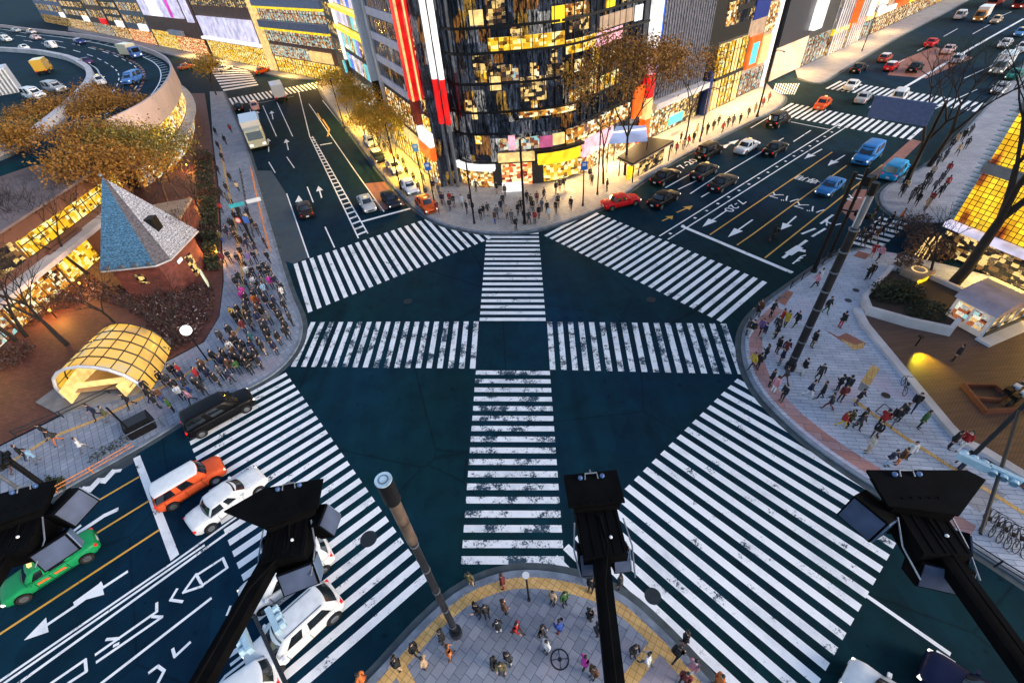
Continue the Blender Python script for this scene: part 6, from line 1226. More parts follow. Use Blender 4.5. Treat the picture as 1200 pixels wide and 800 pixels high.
# tangled dark shrubs round the police box: nobody could count them
m = MB(); poly = [(125, 335), (200, 345), (250, 330), (254, 350), (248, 375), (232, 398), (196, 418), (170, 390), (150, 362), (110, 352), (80, 362), (70, 345), (110, 325)]
for k in range(14000):
    p = (rt.uniform(65, 252), rt.uniform(318, 420)); m.mi = 1 if rt.random() < .05 else 0
    if inside(p, poly) and not (52 < p[0] < 172 and p[1] > 372): w_ = g(*p, .1); w_.z = .1 + abs(rt.gauss(.25, .32)); leaf(m, w_, rt.uniform(.07, .2))
tag(m.build('shrubbery', [M_LFR, plain('pale_twig_tips', (.42, .33, .33), .8)]), 'dark red brown tangle of low shrubs covering the ground round the police box', 'shrubs', kind='stuff')
m = MB()
for k in range(1300):
    p = (rt.uniform(105, 165), rt.uniform(505, 548)); w_ = g(*p, PZ)
    if abs((p[0] - 105) * -.62 + 548 - 6 - p[1]) < 5: w_.z = PZ + abs(rt.gauss(.2, .15)); leaf(m, w_, rt.uniform(.05, .12))
for k in range(500): w_ = g(rt.uniform(58, 78), rt.uniform(562, 574), PZ); w_.z += abs(rt.gauss(.25, .2)); leaf(m, w_, .1)
tag(m.build('kerbside_shrubs', M_LFD), 'strip of dark low shrubs behind the orange kerb rail at the lower left', 'shrubs', kind='stuff')
# planter
t = thing('planter', 'white walled angular planter holding dark bushes on the right plaza', 'planter', g(1050, 360)); pts = [g(x, y) for x, y in ((1009, 356), (1014, 370), (1062, 384), (1108, 394), (1132, 366), (1124, 350), (1080, 330), (1040, 322))]
m = MB()
for a, b in zip(pts, pts[1:] + pts[:1]):
    e = (b - a).normalized(); nn = Vector((-e.y, e.x, 0)) * .16; m.prism([a - nn - e * .15, b - nn + e * .15, b + nn + e * .15, a + nn - e * .15], .1, .95 + rt.random() * .006)
rel(t, fixn(m.build('wall', M_PALE))); m = MB(); m.prism(pts, .1, .6); rel(t, m.build('soil', plain('planter_soil', (.05, .032, .025), .9)))
t = thing('glowing_planter', 'block planter glowing yellow between the bushes of the right plaza', 'planter', g(1070, 328, PZ)); m = MB(); m.box((0, 0, .55), (1.9, 1.7, 1.1), .4); m.build('tub', M_TAN, t); m = MB(); m.box((-.25, -1.0, .5), (1.4, .12, .7), .4); m.build('glowing_face', M_LY, t); m = MB(); m.disc((0, 0, 1.12), .6, 20, r2=.45); m.build('ring', M_LC, t)
for k in range(3):
    t_ = thing('garden_chair', ['yellow lit slim frame left of the glowing planter ring', 'yellow lit slim frame in the middle behind the glowing planter', 'yellow lit slim frame right behind the glowing planter'][k], 'frame', g(1076 + k * 7, 306 - k * 1, PZ)); m = MB(); m.tube([(-.3, 0, 0), (.1, .4, 2.2), (.4, 1.0, 0)], .05, 6); m.build('hoop', M_LC, t_)
# white glazed kiosk
t = thing('kiosk', 'white glazed kiosk with a pinkish curved roof standing on the wooden deck', 'kiosk', g(1147, 376, .17), R_(18)); m = MB(); rows = []
for y in (-1.5, 1.5): rows.append([(2.3 * math.cos(math.pi * (1 - q / 8)), y, 2.2 + .75 * math.sin(math.pi * q / 8)) for q in range(9)])
m.loft(rows, closed=True); fixn(m.build('roof', plain('pink_white_roof', (.36, .28, .32), .3, var=.35, scale=.7), t)); m = MB(); m.box((0, 0, 1.15), (4.2, 2.7, 2.1)); m.build('cabin', glow('kiosk_glass', (.85, .72, .66), .22, .8), t)
for k in range(3): m = MB(); m.box((-1.4 + k * 1.4, -1.372, 1.35), (1.15, .03, 1.3)); m.build('window', M_DIMW, t)
for k in range(2): m = MB(); m.box((-2.115, -.6 + k * 1.2, 1.3), (.03, 1.0, 1.4)); m.build('window', M_MIXD, t)
for x in (-2.15, -.7, .7, 2.15): m = MB(); m.box((x, -1.4, 1.1), (.1, .1, 2.2)); m.build('post', M_WHT, t)
m = MB(); m.box((0, -1.75, .12), (4.9, 1.0, .2)); m.build('step', M_WHT, t); m = MB(); m.box((2.3, -.3, 1.3), (.12, 1.4, 1.2)); m.build('lit_end', M_LW, t); m = MB(); m.box((0, -1.48, .55), (4.3, .08, .4)); m.build('counter', M_DK, t)
# frame shaped bench
t = thing('steel_frame', 'rust brown angular steel frame lying on the wooden deck', 'frame', g(1155, 465, .17)); m = MB()
for a, b in (((1129, 451), (1155, 482)), ((1155, 482), (1204, 479)), ((1129, 451), (1166, 452)), ((1166, 452), (1179, 462)), ((1179, 462), (1171, 469)), ((1171, 469), (1143, 467))):
    A_, B_ = g(*a, .36), g(*b, .36); e = B_ - A_; m.box(((A_ + B_) / 2), (e.length + .1, .16, .34 + rt.random() * .01), math.atan2(e.y, e.x))
rel(t, m.build('bars', plain('rusty_steel', (.16, .045, .022), .6)))
# ---- lamp posts, poles, signals
def pillar(px, H, label, lit=True):
    t = thing('street_pillar', label, 'lamp post', g(*px, PZ)); m = MB(); m.tube([(0, 0, 0), (0, 0, .5)], .30, 20); m.build('base', M_DK, t); m = MB(); m.tube([(0, 0, .5), (0, 0, H - 4.0)], [.155, .145], 16); m.build('shaft', plain('pillar_black', (.008, .008, .009), .4, .0, var=.6, scale=2), t, smooth=False)
    for k in range(5): m = MB(); m.tube([(0, 0, 1.2 + k * (H - 5.5) / 4), (0, 0, 1.28 + k * (H - 5.5) / 4)], .168, 16); m.build('ring', M_STEEL, t)
    bz = plain('brushed_bronze', (.17, .12, .085), .4, .5, var=.5, scale=1.5)
    m = MB(); m.tube([(0, 0, H - 4.0), (0, 0, H - 2.6)], .19, 20); m.build('bronze_sleeve', bz, t, smooth=False); m = MB(); m.tube([(0, 0, H - 2.55), (0, 0, H - 1.2)], .2, 20); m.build('bronze_sleeve', bz, t)
    m = MB(); m.tube([(0, 0, H - 1.2), (0, 0, H - .06)], .255, 24); m.build('drum', M_BLK, t); m = MB(); m.tube([(0, 0, H - .05), (0, 0, H)], .262, 24); m.build('cap', plain('pale_blue_cap', (.36, .50, .60), .35, var=.25, scale=3), t); m = MB(); m.disc((0, 0, H + .005), .165, 20, r2=.12); m.build('cap_ring', M_STEEL, t)
pillar((535, 742), 14.2, 'tall round pillar with a bronze sleeve and pale blue cap on the bottom pavement corner'); t = thing('street_pillar', 'tall dark lamp pillar in the middle of the right plaza crowd', 'lamp post', g(925, 432, PZ)); m = MB(); m.tube([(0, 0, 0), (0, 0, .5)], .36, 20); m.build('base', M_DK, t); m = MB(); m.tube([(0, 0, .5), (0, 0, 11.6)], [.27, .24], 16); m.build('shaft', MATS['pillar_black'], t)
for k in range(8): m = MB(); m.tube([(0, 0, 1.3 + k * 1.45), (0, 0, 1.4 + k * 1.45)], .29, 16); m.build('ring', M_STEEL, t)
m = MB(); m.tube([(0, 0, 11.6), (0, 0, 13.6)], .15, 12); m.build('upper_tube', M_STEEL, t); m = MB(); m.tube([(0, 0, 13.6), (0, 0, 14.3)], .2, 12); m.build('lamp_head', M_BLK, t)
for s in (1, -1): m = MB(); m.tube([(s * .2, 0, 11.7), (s * .22, 0, 13.5)], .04, 6); m.build('glass_fin', M_PALE, t)
def pole(px, H, label, name='lamp_post', cat='lamp post', r=.11, z=PZ, extra=None, mat=None):
    t = thing(name, label, cat, g(*px, z)); m = MB(); m.tube([(0, 0, 0), (0, 0, H)], [r * 1.2, r], 10); m.build('pole', mat or M_BLK, t); m = MB(); m.tube([(0, 0, 0), (0, 0, .3)], r * 1.9, 10); m.build('base', M_DK, t)
    return t
def sighead(t, loc, rz, vert=False, mat=None, lit=None):
    m = MB(); m.box((0, 0, 0), (1.2, .22, .42)); h = m.build('signal_head', mat or M_STEEL, t); h.location = loc; h.rotation_euler = (0, R_(90) if vert else 0, rz)
    for k in range(3):
        m = MB(); m.tube([(-.38 + k * .38, -.12, 0), (-.38 + k * .38, -.34, .0)], .17, 10, cap=False); m.tube([(-.38 + k * .38, -.115, 0), (-.38 + k * .38, -.13, 0)], .15, 10); m.build('lens_hood', mat or M_STEEL, h)
    return h
M_SIG = plain('pale_blue_signal_housing', (.36, .52, .62), .45, var=.15)
t = pole((953, 318), 9.4, 'slimmer dark signal pole left of the tall lamp pillar by the bus lanes', 'signal_pole', 'signal pole', .16); q = MB(); q.tube([(0, 0, 6.2), (.9, -.9, 6.3)], .07, 6); q.build('arm', M_BLK, t); sighead(t, (1.2, -1.2, 6.2), AR - 1.57, mat=M_BLK)
t = pole((972, 300), 8.6, 'dark pole behind the signal pole near the kerb of the bus lanes', 'signal_pole', 'signal pole', .13); q = MB(); q.box((.3, -.3, 7.6), (.9, .5, .8), .5); q.build('control_box', M_BLK, t)
def armsignal(base, tip, z, heads, label):
    A_, B_ = g(*base, z), g(*tip, z); t = thing('traffic_signal', label, 'traffic signal', (A_.x, A_.y, PZ)); q = MB(); q.tube([(A_.x, A_.y, PZ), (A_.x, A_.y, z + .6)], .12, 10); rel(t, q.build('pole', M_DK)); q = MB(); q.tube([A_, B_], [.09, .07], 8); rel(t, q.build('arm', M_DK))
    for px, rz in heads: h = sighead(t, (0, 0, 0), rz, mat=M_SIG); p = g(*px, z); h.location = p - t.location
armsignal((345, 822), (297, 720), 5.4, (((288, 748), R_(-52)), ((321, 727), R_(128))), 'traffic signal arm with two pale blue triple heads at the bottom left'); armsignal((1195, 480), (1149, 625), 5.6, (((1140, 541), R_(130)), ((1177, 556), R_(-50))), 'traffic signal arm with two pale blue triple heads at the right edge')
t = pole((62, 576), 7.5, 'dark signal pole leaning out of view at the left edge beside the kerb shrubs', 'signal_pole', 'signal pole', .14); q = MB(); q.tube([(0, 0, 5.6), (2.4, -1.6, 5.8)], .08, 8); q.build('arm', M_BLK, t); sighead(t, (2.4, -1.6, 5.7), AR + 1.57, mat=M_BLK)
t = pole((48, 590), 5.2, 'short grey pole beside the dark signal pole at the left edge', 'signal_pole', 'pole', .10, mat=M_STEEL); q = MB(); q.box((0, 0, 4.6), (.5, .5, .9)); q.build('control_box', M_STEEL, t)
t = pole((160, 512), 3.4, 'thin black pole beside the dark cabinet on the lower left pavement', 'signpost', 'pole', .06)
t = pole((620, 703), 3.2, 'thin black post with a round pale plate at the tip of the bottom pavement corner', 'signpost', 'sign post', .045); q = MB(); q.tube([(0, 0, 3.2), (0, 0, 3.24)], .17, 20); q.build('plate', M_WHT, t)
for px, H, lab, sg in (((683, 241), 5.3, 'dark post with a blue rectangular sign left of the red car', M_SIGNB), ((509, 236), 5.0, 'post with a blue sign at the kerb by the orange taxi', M_SIGNB), ((497, 222), 6.0, 'dark kerb post with a pale blue sign below the orange shop sign', plain('cyan_sign', (.12, .35, .50), .4))):
    t = pole(px, H, lab, 'signpost', 'sign post', .07); q = MB(); q.box((0, -.1, H - .4), (.75, .06, .95), 0); q.build('sign_plate', sg, t); q = MB(); q.box((0, -.14, H - .25), (.4, .02, .32), 0); q.build('sign_symbol', M_WHT, t)
for px, H, lab in (((615, 262), 9.5, 'tall thin dark lamp post in front of the glass corner building'), ((700, 228), 8.0, 'dark lamp post with a bent arm left of the bus shelter'), ((556, 262), 7.5, 'thin dark post at the left end of the corner crowd'), ((887, 137), 9.0, 'tall dark post at the kerb of the framed shop'), ((1010, 60), 8.0, 'dark post among the far shopping crowd'), ((820, 166), 7, 'dark post before the deep blue column'), ((470, 222), 8.5, 'dark lamp post at the kerb beside the parked white cars'), ((404, 150), 8, 'dark lamp post up the right kerb before the black tower')):
    t = pole(px, H, lab, r=.08 if H < 9 else .12); q = MB(); q.tube([(0, 0, H), (.3, -.5, H + .35), (.6, -1.2, H + .3)], .05, 6); q.build('arm', M_BLK, t); q = MB(); q.box((.7, -1.4, H + .26), (.22, .6, .12), -.3); q.build('lamp_head', M_STEEL, t)
for px, z, r, lab in (((96, 171), 8.0, .8, 'white globe lamp above the golden brown trees'), ((218, 387), 3.6, .42, 'bright white globe lamp over the left corner crowd')):
    p = g(*px, z); t = thing('globe_lamp', lab, 'lamp', (p.x, p.y, .1)); q = MB(); q.tube([(0, 0, 0), (0, 0, z - .2)], .06, 8); q.build('pole', M_BLK, t); q = MB(); q.ball((0, 0, z - .1), r, 20, 12); q.build('globe', M_LAMP if z < 5 else plain('white_globe', (.7, .75, .8), .3, var=.08), t, smooth=True)
# sign boards at the left kerb
t = pole((300, 292), 6.2, 'pole with long green and white street name boards at the left kerb', 'signpost', 'sign post', .07); q = MB(); q.tube([(-.6, -.3, 5.6), (2.6, 1.0, 5.7)], .05, 6); q.build('arm', M_STEEL, t)
q = MB(); q.box((.3, .0, 5.5), (1.5, .06, .42), .38); q.build('green_board', plain('teal_board', (.04, .36, .40), .4), t); q = MB(); q.box((1.95, .66, 5.55), (1.5, .06, .42), .38); q.build('white_board', M_WHT, t)
t = pole((299, 287), 3.6, 'pole with a round red rimmed sign and a blue sign at the left kerb', 'signpost', 'sign post', .05); q = MB(); q.tube([(-.45, -.08, 3.3), (-.45, -.12, 3.3)], .34, 20); q.build('round_sign', plain('red_rim', (.6, .04, .05), .4), t); q = MB(); q.tube([(-.45, -.10, 3.3), (-.45, -.135, 3.3)], .24, 20); q.build('sign_face', M_WHT, t); q = MB(); q.box((.4, -.08, 3.25), (.62, .05, .8)); q.build('blue_sign', M_SIGNB, t)
t = pole((1061, 214), 8.9, 'overhead sign board seen from its slate blue back beside the bare trees', 'overhead_sign', 'sign board', .16); q = MB(); q.box((-2.6, 2.4, 7.5), (.12, 5.8, 2.3), R_(38)); q.build('board', M_PANELB, t)
for dz in (6.9, 7.5, 8.1): q = MB(); q.box((-2.52, 2.36, dz), (.10, 5.82, .07), R_(38)); q.build('rib', M_DK, t)
# rails and kerb posts
def rail(pts, label, mat, H=.9, name='kerb_rail', z=PZ, step=1.6):
    P = [g(*p, z) for p in pts]; t = thing(name, label, 'railing', P[0]); m = MB()
    for h in (H, H * .55): m.tube([p + Vector((0, 0, h)) for p in P], .04, 6)
    rel(t, m.build('rails', mat)); n = 0
    for a, b in zip(P, P[1:]):
        k = max(1, int((b - a).length / step))
        for i in range(k):
            c = a.lerp(b, i / k); q = MB(); q.tube([c, c + Vector((0, 0, H + .05))], .045, 6); rel(t, q.build('post', mat))
rail([(296, 202), (303, 235), (311, 268), (319, 300)], 'orange brown kerb rail along the left side of the upper left road', M_ORNG); rail([(68, 577), (110, 554), (160, 525)], 'orange topped kerb rail beside the low shrubs at the lower left', M_ORNG, .6); rail([(283, 203), (290, 240), (300, 285)], 'dark rail between the left pavement and its kerb rail', M_DK)
rail([(1128, 640), (1165, 664), (1210, 692)], 'dark kerb rail with parked bicycles at the right edge', M_DK, .7); rail([(462, 223), (440, 193), (412, 158), (395, 130)], 'pale kerb rail along the parked cars of the upper left road', M_TAN); rail([(926, 338), (952, 318), (975, 302)], 'low kerb rail of the right plaza beside the bus lanes', M_DK, .8); rail([(20, 512), (75, 489), (130, 462), (180, 440)], 'low dark rail between the lower left pavement and the red brown paving', M_DK, .7, step=2.4)
# cabinet
t = thing('utility_cabinet', 'dark open topped cabinet with a handrail on the lower left pavement', 'cabinet', g(168, 503, PZ), AR); m = MB(); m.box((0, 0, .55), (1.7, 1.2, 1.1)); m.build('body', M_BLK, t); m = MB(); m.box((0, 0, 1.13), (1.5, 1.0, .05)); m.build('lid', M_DK, t); m = MB(); m.tube([(-1.0, -.9, 0), (-1.0, -.9, .9), (1.3, -.9, .9), (1.3, -.9, 0)], .04, 6); m.build('handrail', M_STEEL, t)
t = thing('notice_board', 'small pale lit notice board left of the crowded pavement', 'notice board', g(247, 338, .1)); m = MB(); m.box((0, 0, 1.3), (.12, 1.0, 1.6), .5); m.build('panel', glow('notice_panel', (.75, .78, .55), .7, 2), t); m = MB(); m.box((0, 0, .25), (.1, .9, .5), .5); m.build('foot', M_DK, t)
# bus shelter and glass roof
t = thing('bus_shelter', 'dark roofed bus shelter with a yellow lit advert at the kerb', 'bus shelter', g(745, 200, PZ)); Q = [g(*p, 2.75) for p in ((724, 184), (758, 161), (790, 165), (742, 192))]; m = MB(); m.prism(Q, 2.62, 2.8); rel(t, fixn(m.build('roof', M_BLK))); c = sum(Q, Vector()) / 4; m = MB(); m.prism([c + (q_ - c) * 1.05 for q_ in Q], 2.5, 2.6); rel(t, fixn(m.build('roof_edge', M_TAN)))
for q_ in Q: p = c + (q_ - c) * .9; m = MB(); m.tube([(p.x, p.y, PZ), (p.x, p.y, 2.5)], .08, 8); rel(t, m.build('post', M_BLK))
p = c + (Q[3] - c) * .86; m = MB(); m.box((p.x - .3, p.y + .35, 1.35), (1.3, .16, 1.8), R_(38)); rel(t, m.build('advert_panel', M_LY)); a, b = c + (Q[3] - c) * .7, c + (Q[2] - c) * .8; e = b - a; m = MB(); m.box((((a + b) / 2).x, ((a + b) / 2).y, 1.2), (e.length * .8, .05, 1.9), math.atan2(e.y, e.x)); rel(t, m.build('glass_wall', M_DIMW)); m = MB(); m.box((c.x, c.y, .55), (4, .4, .1), R_(38)); rel(t, m.build('bench', M_TAN))
t = thing('glass_roof', 'tilted bluish white glass roof of an entrance left of the sign pillar', 'glass roof', g(735, 185, PZ)); Q = [g(x, y, z) for x, y, z in ((713, 168, 4.0), (722, 148, 4.8), (757, 147, 4.8), (759, 165, 4.0))]; m = MB(); m.face(Q[::-1]); m.face([q_ - Vector((0, 0, .1)) for q_ in Q]); rel(t, m.build('glass', glow('bluish_glass_roof', (.30, .38, .62), .75, .5)))
for q_ in Q: m = MB(); m.tube([(q_.x, q_.y, PZ), (q_.x, q_.y, q_.z - .05)], .07, 8); rel(t, m.build('post', M_BLK))
a, b = (Q[0] + Q[1]) / 2, (Q[1] + Q[2]) / 2; m = MB(); m.tube([Q[0].lerp(Q[1], .6) + Vector((0, 0, .04)), Q[3].lerp(Q[2], .75) + Vector((0, 0, .04))], .13, 6); rel(t, m.build('light_tube', M_LW))
# ---- two wheelers
def bike(px, rz, label, motor=False, z=PZ, col=(.02, .02, .022), group=None):
    t = thing('motorcycle' if motor else 'bicycle', label, 'motorcycle' if motor else 'bicycle', g(*px, z), rz, group); R1 = .30 if motor else .33; x = .65 if motor else .52; w = .06 if motor else .02
    for sx in (1, -1):
        m = MB(); m.tube([(sx * x + R1 * math.cos(k * math.pi / 8), 0, R1 + R1 * math.sin(k * math.pi / 8)) for k in range(17)], w, 6, cap=False); wh = m.build('wheel', M_RUBBER, t); m = MB(); m.tube([(sx * x, -.04, R1), (sx * x, .04, R1)], .1 if motor else .04, 8); m.build('hub', M_STEEL, wh)
    mc_ = plain('bike_frame_%d' % int(col[0] * 1000), col, .4); m = MB()
    for a, b in (((-x, 0, R1), (-.1, 0, .32)), ((-.1, 0, .32), (.35, 0, .75)), ((-.1, 0, .32), (-.22, 0, .8)), ((-.22, 0, .72), (.36, 0, .78)), ((.36, 0, .95), (x, 0, R1)), ((-x, 0, R1), (-.22, 0, .72))): m.tube([a, b], .035 if motor else .02, 6)
    m.build('frame', mc_, t); m = MB(); m.tube([(.3, -.28, 1.0), (.38, 0, .96), (.3, .28, 1.0)], .018, 6); m.build('handlebar', M_BLK, t); m = MB(); m.box((-.26, 0, .82), (.55 if motor else .25, .2 if motor else .12, .1)); m.build('saddle', M_BLK, t)
    if motor: m = MB(); m.ball((.1, 0, .72), .22, 10, 8, sc=(1.3, .7, .8)); m.build('tank', mc_, t, smooth=True); m = MB(); m.box((-.05, 0, .42), (.45, .3, .32)); m.build('engine', M_DK, t); m = MB(); m.box((-.75, 0, .85), (.35, .36, .3)); m.build('luggage_box', M_WHT if col[0] > .3 else M_BLK, t)
    return t
bike((905, 281), AR + math.pi, 'motorcycle with a rider coming towards the crossing between the yellow lines', True, 0)
person((905, 281), 'black', 'black', 'ride', AR + math.pi, z=.12, sc=1.0, zone='road', label='person in black riding the motorcycle between the yellow lines')
for k, (px, c, lab) in enumerate((((1180, 462), (.02, .02, .02), 'dark motorcycle nearest to the rusty steel frame'), ((1190, 458), (.4, .4, .42), 'pale motorcycle second from the steel frame'), ((1188, 470), (.02, .02, .022), 'black motorcycle in front of the parked pale motorcycle'), ((1198, 466), (.35, .03, .03), 'red motorcycle at the right edge of the parked row'))): bike(px, .4, lab, True, .18, c, 'motorcycles parked on the wooden deck')
for k, px in enumerate(((1150, 612), (1160, 618), (1168, 624), (1176, 630), (1185, 634), (1194, 640))): bike(px, R_(40) + k * .06, ('leftmost', 'second', 'third', 'fourth', 'fifth', 'rightmost')[k] + ' bicycle in the row along the right kerb rail, counted from the left', False, PZ, (.03, .03, .035), 'bicycles along the right kerb rail')
bike((1057, 456), AR + .4, 'black bicycle wheeled beside the granite edging of the plaza', False, PZ)
t = thing('light_spot_lamp', 'low lamp post throwing a yellow pool of light on the wooden deck', 'lamp', g(1073, 405, .17)); m = MB(); m.tube([(0, 0, 0), (0, 0, .8)], .05, 8); m.build('pole', M_BLK, t); m = MB(); m.box((0, .05, .9), (.22, .3, .14)); m.build('lamp_head', M_DK, t)
L = bpy.data.lights.new('deck_lamp', 'SPOT'); L.energy = 520; L.color = (.92, .70, .01); L.spot_size = R_(75); L.spot_blend = 1.0; L.shadow_soft_size = .05; lo = bpy.data.objects.new('deck_lamp', L); COL.objects.link(lo); lo.location = g(1075, 408, .17) + Vector((0, 0, .75)); tgt = g(1089, 428, .17); lo.rotation_euler = (tgt - lo.location).to_track_quat('-Z', 'Y').to_euler()

# warm area lights added along the shopfronts to throw amber spill on the pavements
def spill_light(fr, a, z, d, watts, col=(1, .58, .12), w=4.0):
    l = bpy.data.lights.new('added_shop_spill', 'AREA'); l.shape = 'RECTANGLE'; l.size = w; l.size_y = .6; l.energy = watts; l.color = col
    o = bpy.data.objects.new('added_shop_spill', l); COL.objects.link(o); p = fr.p(a, z, d); o.location = p; o.rotation_euler = ((fr.n * -1.2 + Vector((0, 0, -1))) * -1).to_track_quat('Z', 'Y').to_euler()
for a in (67, 75, 84, 92, 101): spill_light(NW, a, 3.6, -1.0, 620, (1, .62, .08))
for a in (44, 51, 57): spill_light(NE, a, 3.2, -1.1, 480, (1, .64, .24))
for a in (66, 72, 81, 86, 93): spill_light(NE, a, 3.8, -1.2, 380, (1, .62, .22))
for a in (104, 111, 128, 140, 155): spill_light(NE, a, 3.8, -1.2, 300, (1, .6, .18))
for a in (125, 140, 165, 185, 210): spill_light(FA, a, 4.2, -1.5, 700, (1, .55, .12))
for a in (-49, -41, -31): spill_light(AR3, a, 3.2, -.6, 60, (1, .6, .12))
spill_light(GF, s0 + 6, 2.6, -.7, 150, (1, .6, .12)); spill_light(GF, s0 + 14, 2.6, -.7, 150, (1, .6, .12))
# ---------------------------------------------------------------- floodlight brackets reaching out from the roof edge, close to the camera
def flood(px, zf, tail, rz, heads, plate, label, wdt=.23, ax=0.0):
    P = g(*px, zf); t = thing('floodlight_bracket', label, 'floodlight', P, rz); S_ = .84; t.scale = (S_, S_, S_)
    Q = g(*tail, zf); Mi = Matrix.Rotation(-rz, 3, 'Z'); a = (Mi @ (Q - P)) / S_; d = (Vector((ax, 0, 0)) - a); L = d.length
    m = MB(); c = (Vector((ax, 0, 0)) + a) / 2; m.box((c.x, c.y, -.12), (L, wdt, wdt * .8), math.atan2(d.y, d.x)); m.build('arm', M_MATT, t)
    m = MB(); m.prism([Vector((x, y, 0)) for x, y in plate], .16, .20); m.build('top_plate', M_MATT, t)
    m = MB(); m.prism([Vector((x * .82, y * .96 - .02, 0)) for x, y in plate], .02, .155); m.build('hinge_box', M_MATT, t)
    m = MB()
    for k in range(5): m.box((-.28 + k * .14, -.25, .035), (.03, .8, .012)); m.tube([(-.24 + k * .12, .06, .2), (-.24 + k * .12, .06, .215)], .016, 6)
    m.build('cooling_fins', M_MATT, t); m = MB(); m.tube([(ax + .03, -.1, .06), (ax + .06, -.5, .02), ((a.x + ax) * .4, a.y * .4, wdt * .5 - .1), (a.x, a.y, wdt * .5 - .1)], .018, 6); m.build('power_cable', M_MATT, t)
    m = MB(); m.box((0, -.25, -.15), (.62, .85, .36)); m.box((0, .1, -.42), (.4, .4, .3)); m.build('housing', M_MATT, t)
    for (x, y, z), r, sz in heads:
        m = MB(); m.box((0, 0, 0), sz); h = m.build('lamp_head', M_MATT, t); h.location = (x, y, z); h.rotation_euler = r
        m = MB(); m.box((0, -sz[1] / 2 - .012, 0), (sz[0] * .9, .02, sz[2] * .86)); m.build('lamp_glass', M_BLUGL, h); m = MB(); m.box((sz[0] / 2 + .012, 0, 0), (.02, sz[1] * .9, sz[2] * .9)); m.build('side_glass', plain('blue_grey_reflector', (.10, .15, .24), .3, var=.2), h)
    yk = max(y for x, y in plate) - .10
    for x in (-.17, .17): m = MB(); m.ball((ax * 0 + x, yk, .235), .038, 12, 8); m.build('indicator_lamp', glow('blue_indicator', (.06, .13, .32), .2), t, smooth=True)
    m = MB(); m.tube([(-.1, yk - .03, .22), (-.09, yk + .05, .26), (.09, yk + .05, .26), (.1, yk - .03, .22)], .012, 6); m.tube([(0, yk + .05, .26), (0, yk + .12, .24)], .01, 6); m.build('bracket_wire', M_STEEL, t)
    for s in (-1, 1): m = MB(); m.tube([(s * .36, -.15, .05), (s * .42, -.5, -.1), (s * .37, -.9, -.2)], .012, 6); m.build('cable', M_STEEL, t)
    m = MB(); m.ball((.12, -.42, .06), .025, 8, 6); m.build('bolt', M_WHT, t)
B = lambda x, y, z, rx, rz, w=.42, d=.3, h=.34: ((x, y, z), (R_(rx), 0, R_(rz)), (w, d, h))
flood((699, 600), 20.6, (728, 860), 0.0, (B(-.24, -.55, -.3, -40, 0, .24), B(.24, -.55, -.3, -40, 0, .24)), ((-.42, .02), (.42, .02), (.42, .56), (-.42, .56)), 'black floodlight bracket reaching in over the bottom centre of the photo')
flood((340, 606), 20.6, (195, 860), 0.12, (B(.48, -.10, -.15, -20, 75, .36, .26, .4), B(.14, -.75, -.35, -35, 10, .52, .34, .36), B(-.25, -.35, -.25, -20, -60, .3)), ((-.30, -.2), (.5, -.05), (.52, .46), (-.42, .50), (-.98, .22)), 'black floodlight bracket hanging over the white cars at the lower left')
flood((28, 606), 20.6, (-140, 860), 0.25, (B(.62, .02, -.12, -20, 60, .5, .34, .42), B(.5, -.6, -.3, -30, 30, .5, .3, .36)), ((-.6, -.2), (.45, -.1), (.42, .46), (-.6, .50)), 'black floodlight bracket at the left edge beside the green taxi')
flood((1074, 596), 20.6, (1262, 850), -0.10, (B(-.62, -.02, -.15, -20, -60, .5, .36, .44), B(.02, -.72, -.35, -30, -14, .6, .36, .38), B(.42, -.4, -.3, -20, 60, .28)), ((-.5, -.05), (.35, -.2), (1.05, .34), (.9, .5), (-.5, .52)), 'black floodlight bracket over the right end of the lower right zebra')
# ---------------------------------------------------------------- one label per person, told apart by clothes and by what they stand nearest to
PLACE = {'bottom': 'on bottom corner', 'plaza': 'on right plaza', 'side': 'crossing side street', 'island': 'on far right pavement', 'strip': 'on lower left pavement', 'north': 'before the glass building', 'crowd': 'in left crowd', 'left_up': 'on upper left pavement', 'ne_walk': 'by upper right shops', 'nw_walk': 'by upper left shops', 'road': 'on the road'}
LM = {'bottom': [('round pillar', 535, 742), ('ring grate', 656, 772), ('plate post', 620, 703), ('right kerb manhole', 765, 698)], 'plaza': [('lamp pillar', 925, 432), ('planter point', 1009, 358), ('square hatch', 1036, 481), ('zebra kerb', 870, 400), ('deck lamp', 1092, 400), ('signal arm', 1147, 560)], 'side': [('paved island', 1038, 246), ('brown bushes', 1068, 276)], 'island': [('blue van', 1046, 206), ('bare trees', 1075, 204), ('far zebra', 1140, 150)],
      'strip': [('dark cabinet', 168, 503), ('left edge', 0, 548), ('subway canopy', 110, 465)], 'north': [('red car', 727, 241), ('white counter', 600, 222), ('zebra tip', 600, 274), ('orange taxi', 500, 244), ('bus shelter', 745, 200)], 'crowd': [('black minivan', 262, 489), ('globe lamp', 222, 412), ('upper zebra', 345, 330), ('middle zebra', 345, 420), ('sign boards', 300, 290), ('subway canopy', 150, 450)],
      'left_up': [('sign boards', 300, 290), ('white truck', 293, 170), ('notice board', 247, 338)], 'ne_walk': [('bus shelter', 770, 185), ('blue column', 818, 166), ('kerb post', 887, 137)], 'nw_walk': [('orange taxi', 500, 244), ('striped awning', 445, 150)], 'road': [('yellow lines', 905, 281)]}
ORD = ['closest', 'second closest', 'third closest', 'fourth closest', 'fifth closest', 'sixth closest', 'seventh closest', 'eighth closest', 'ninth closest', 'tenth closest']
grp = {}
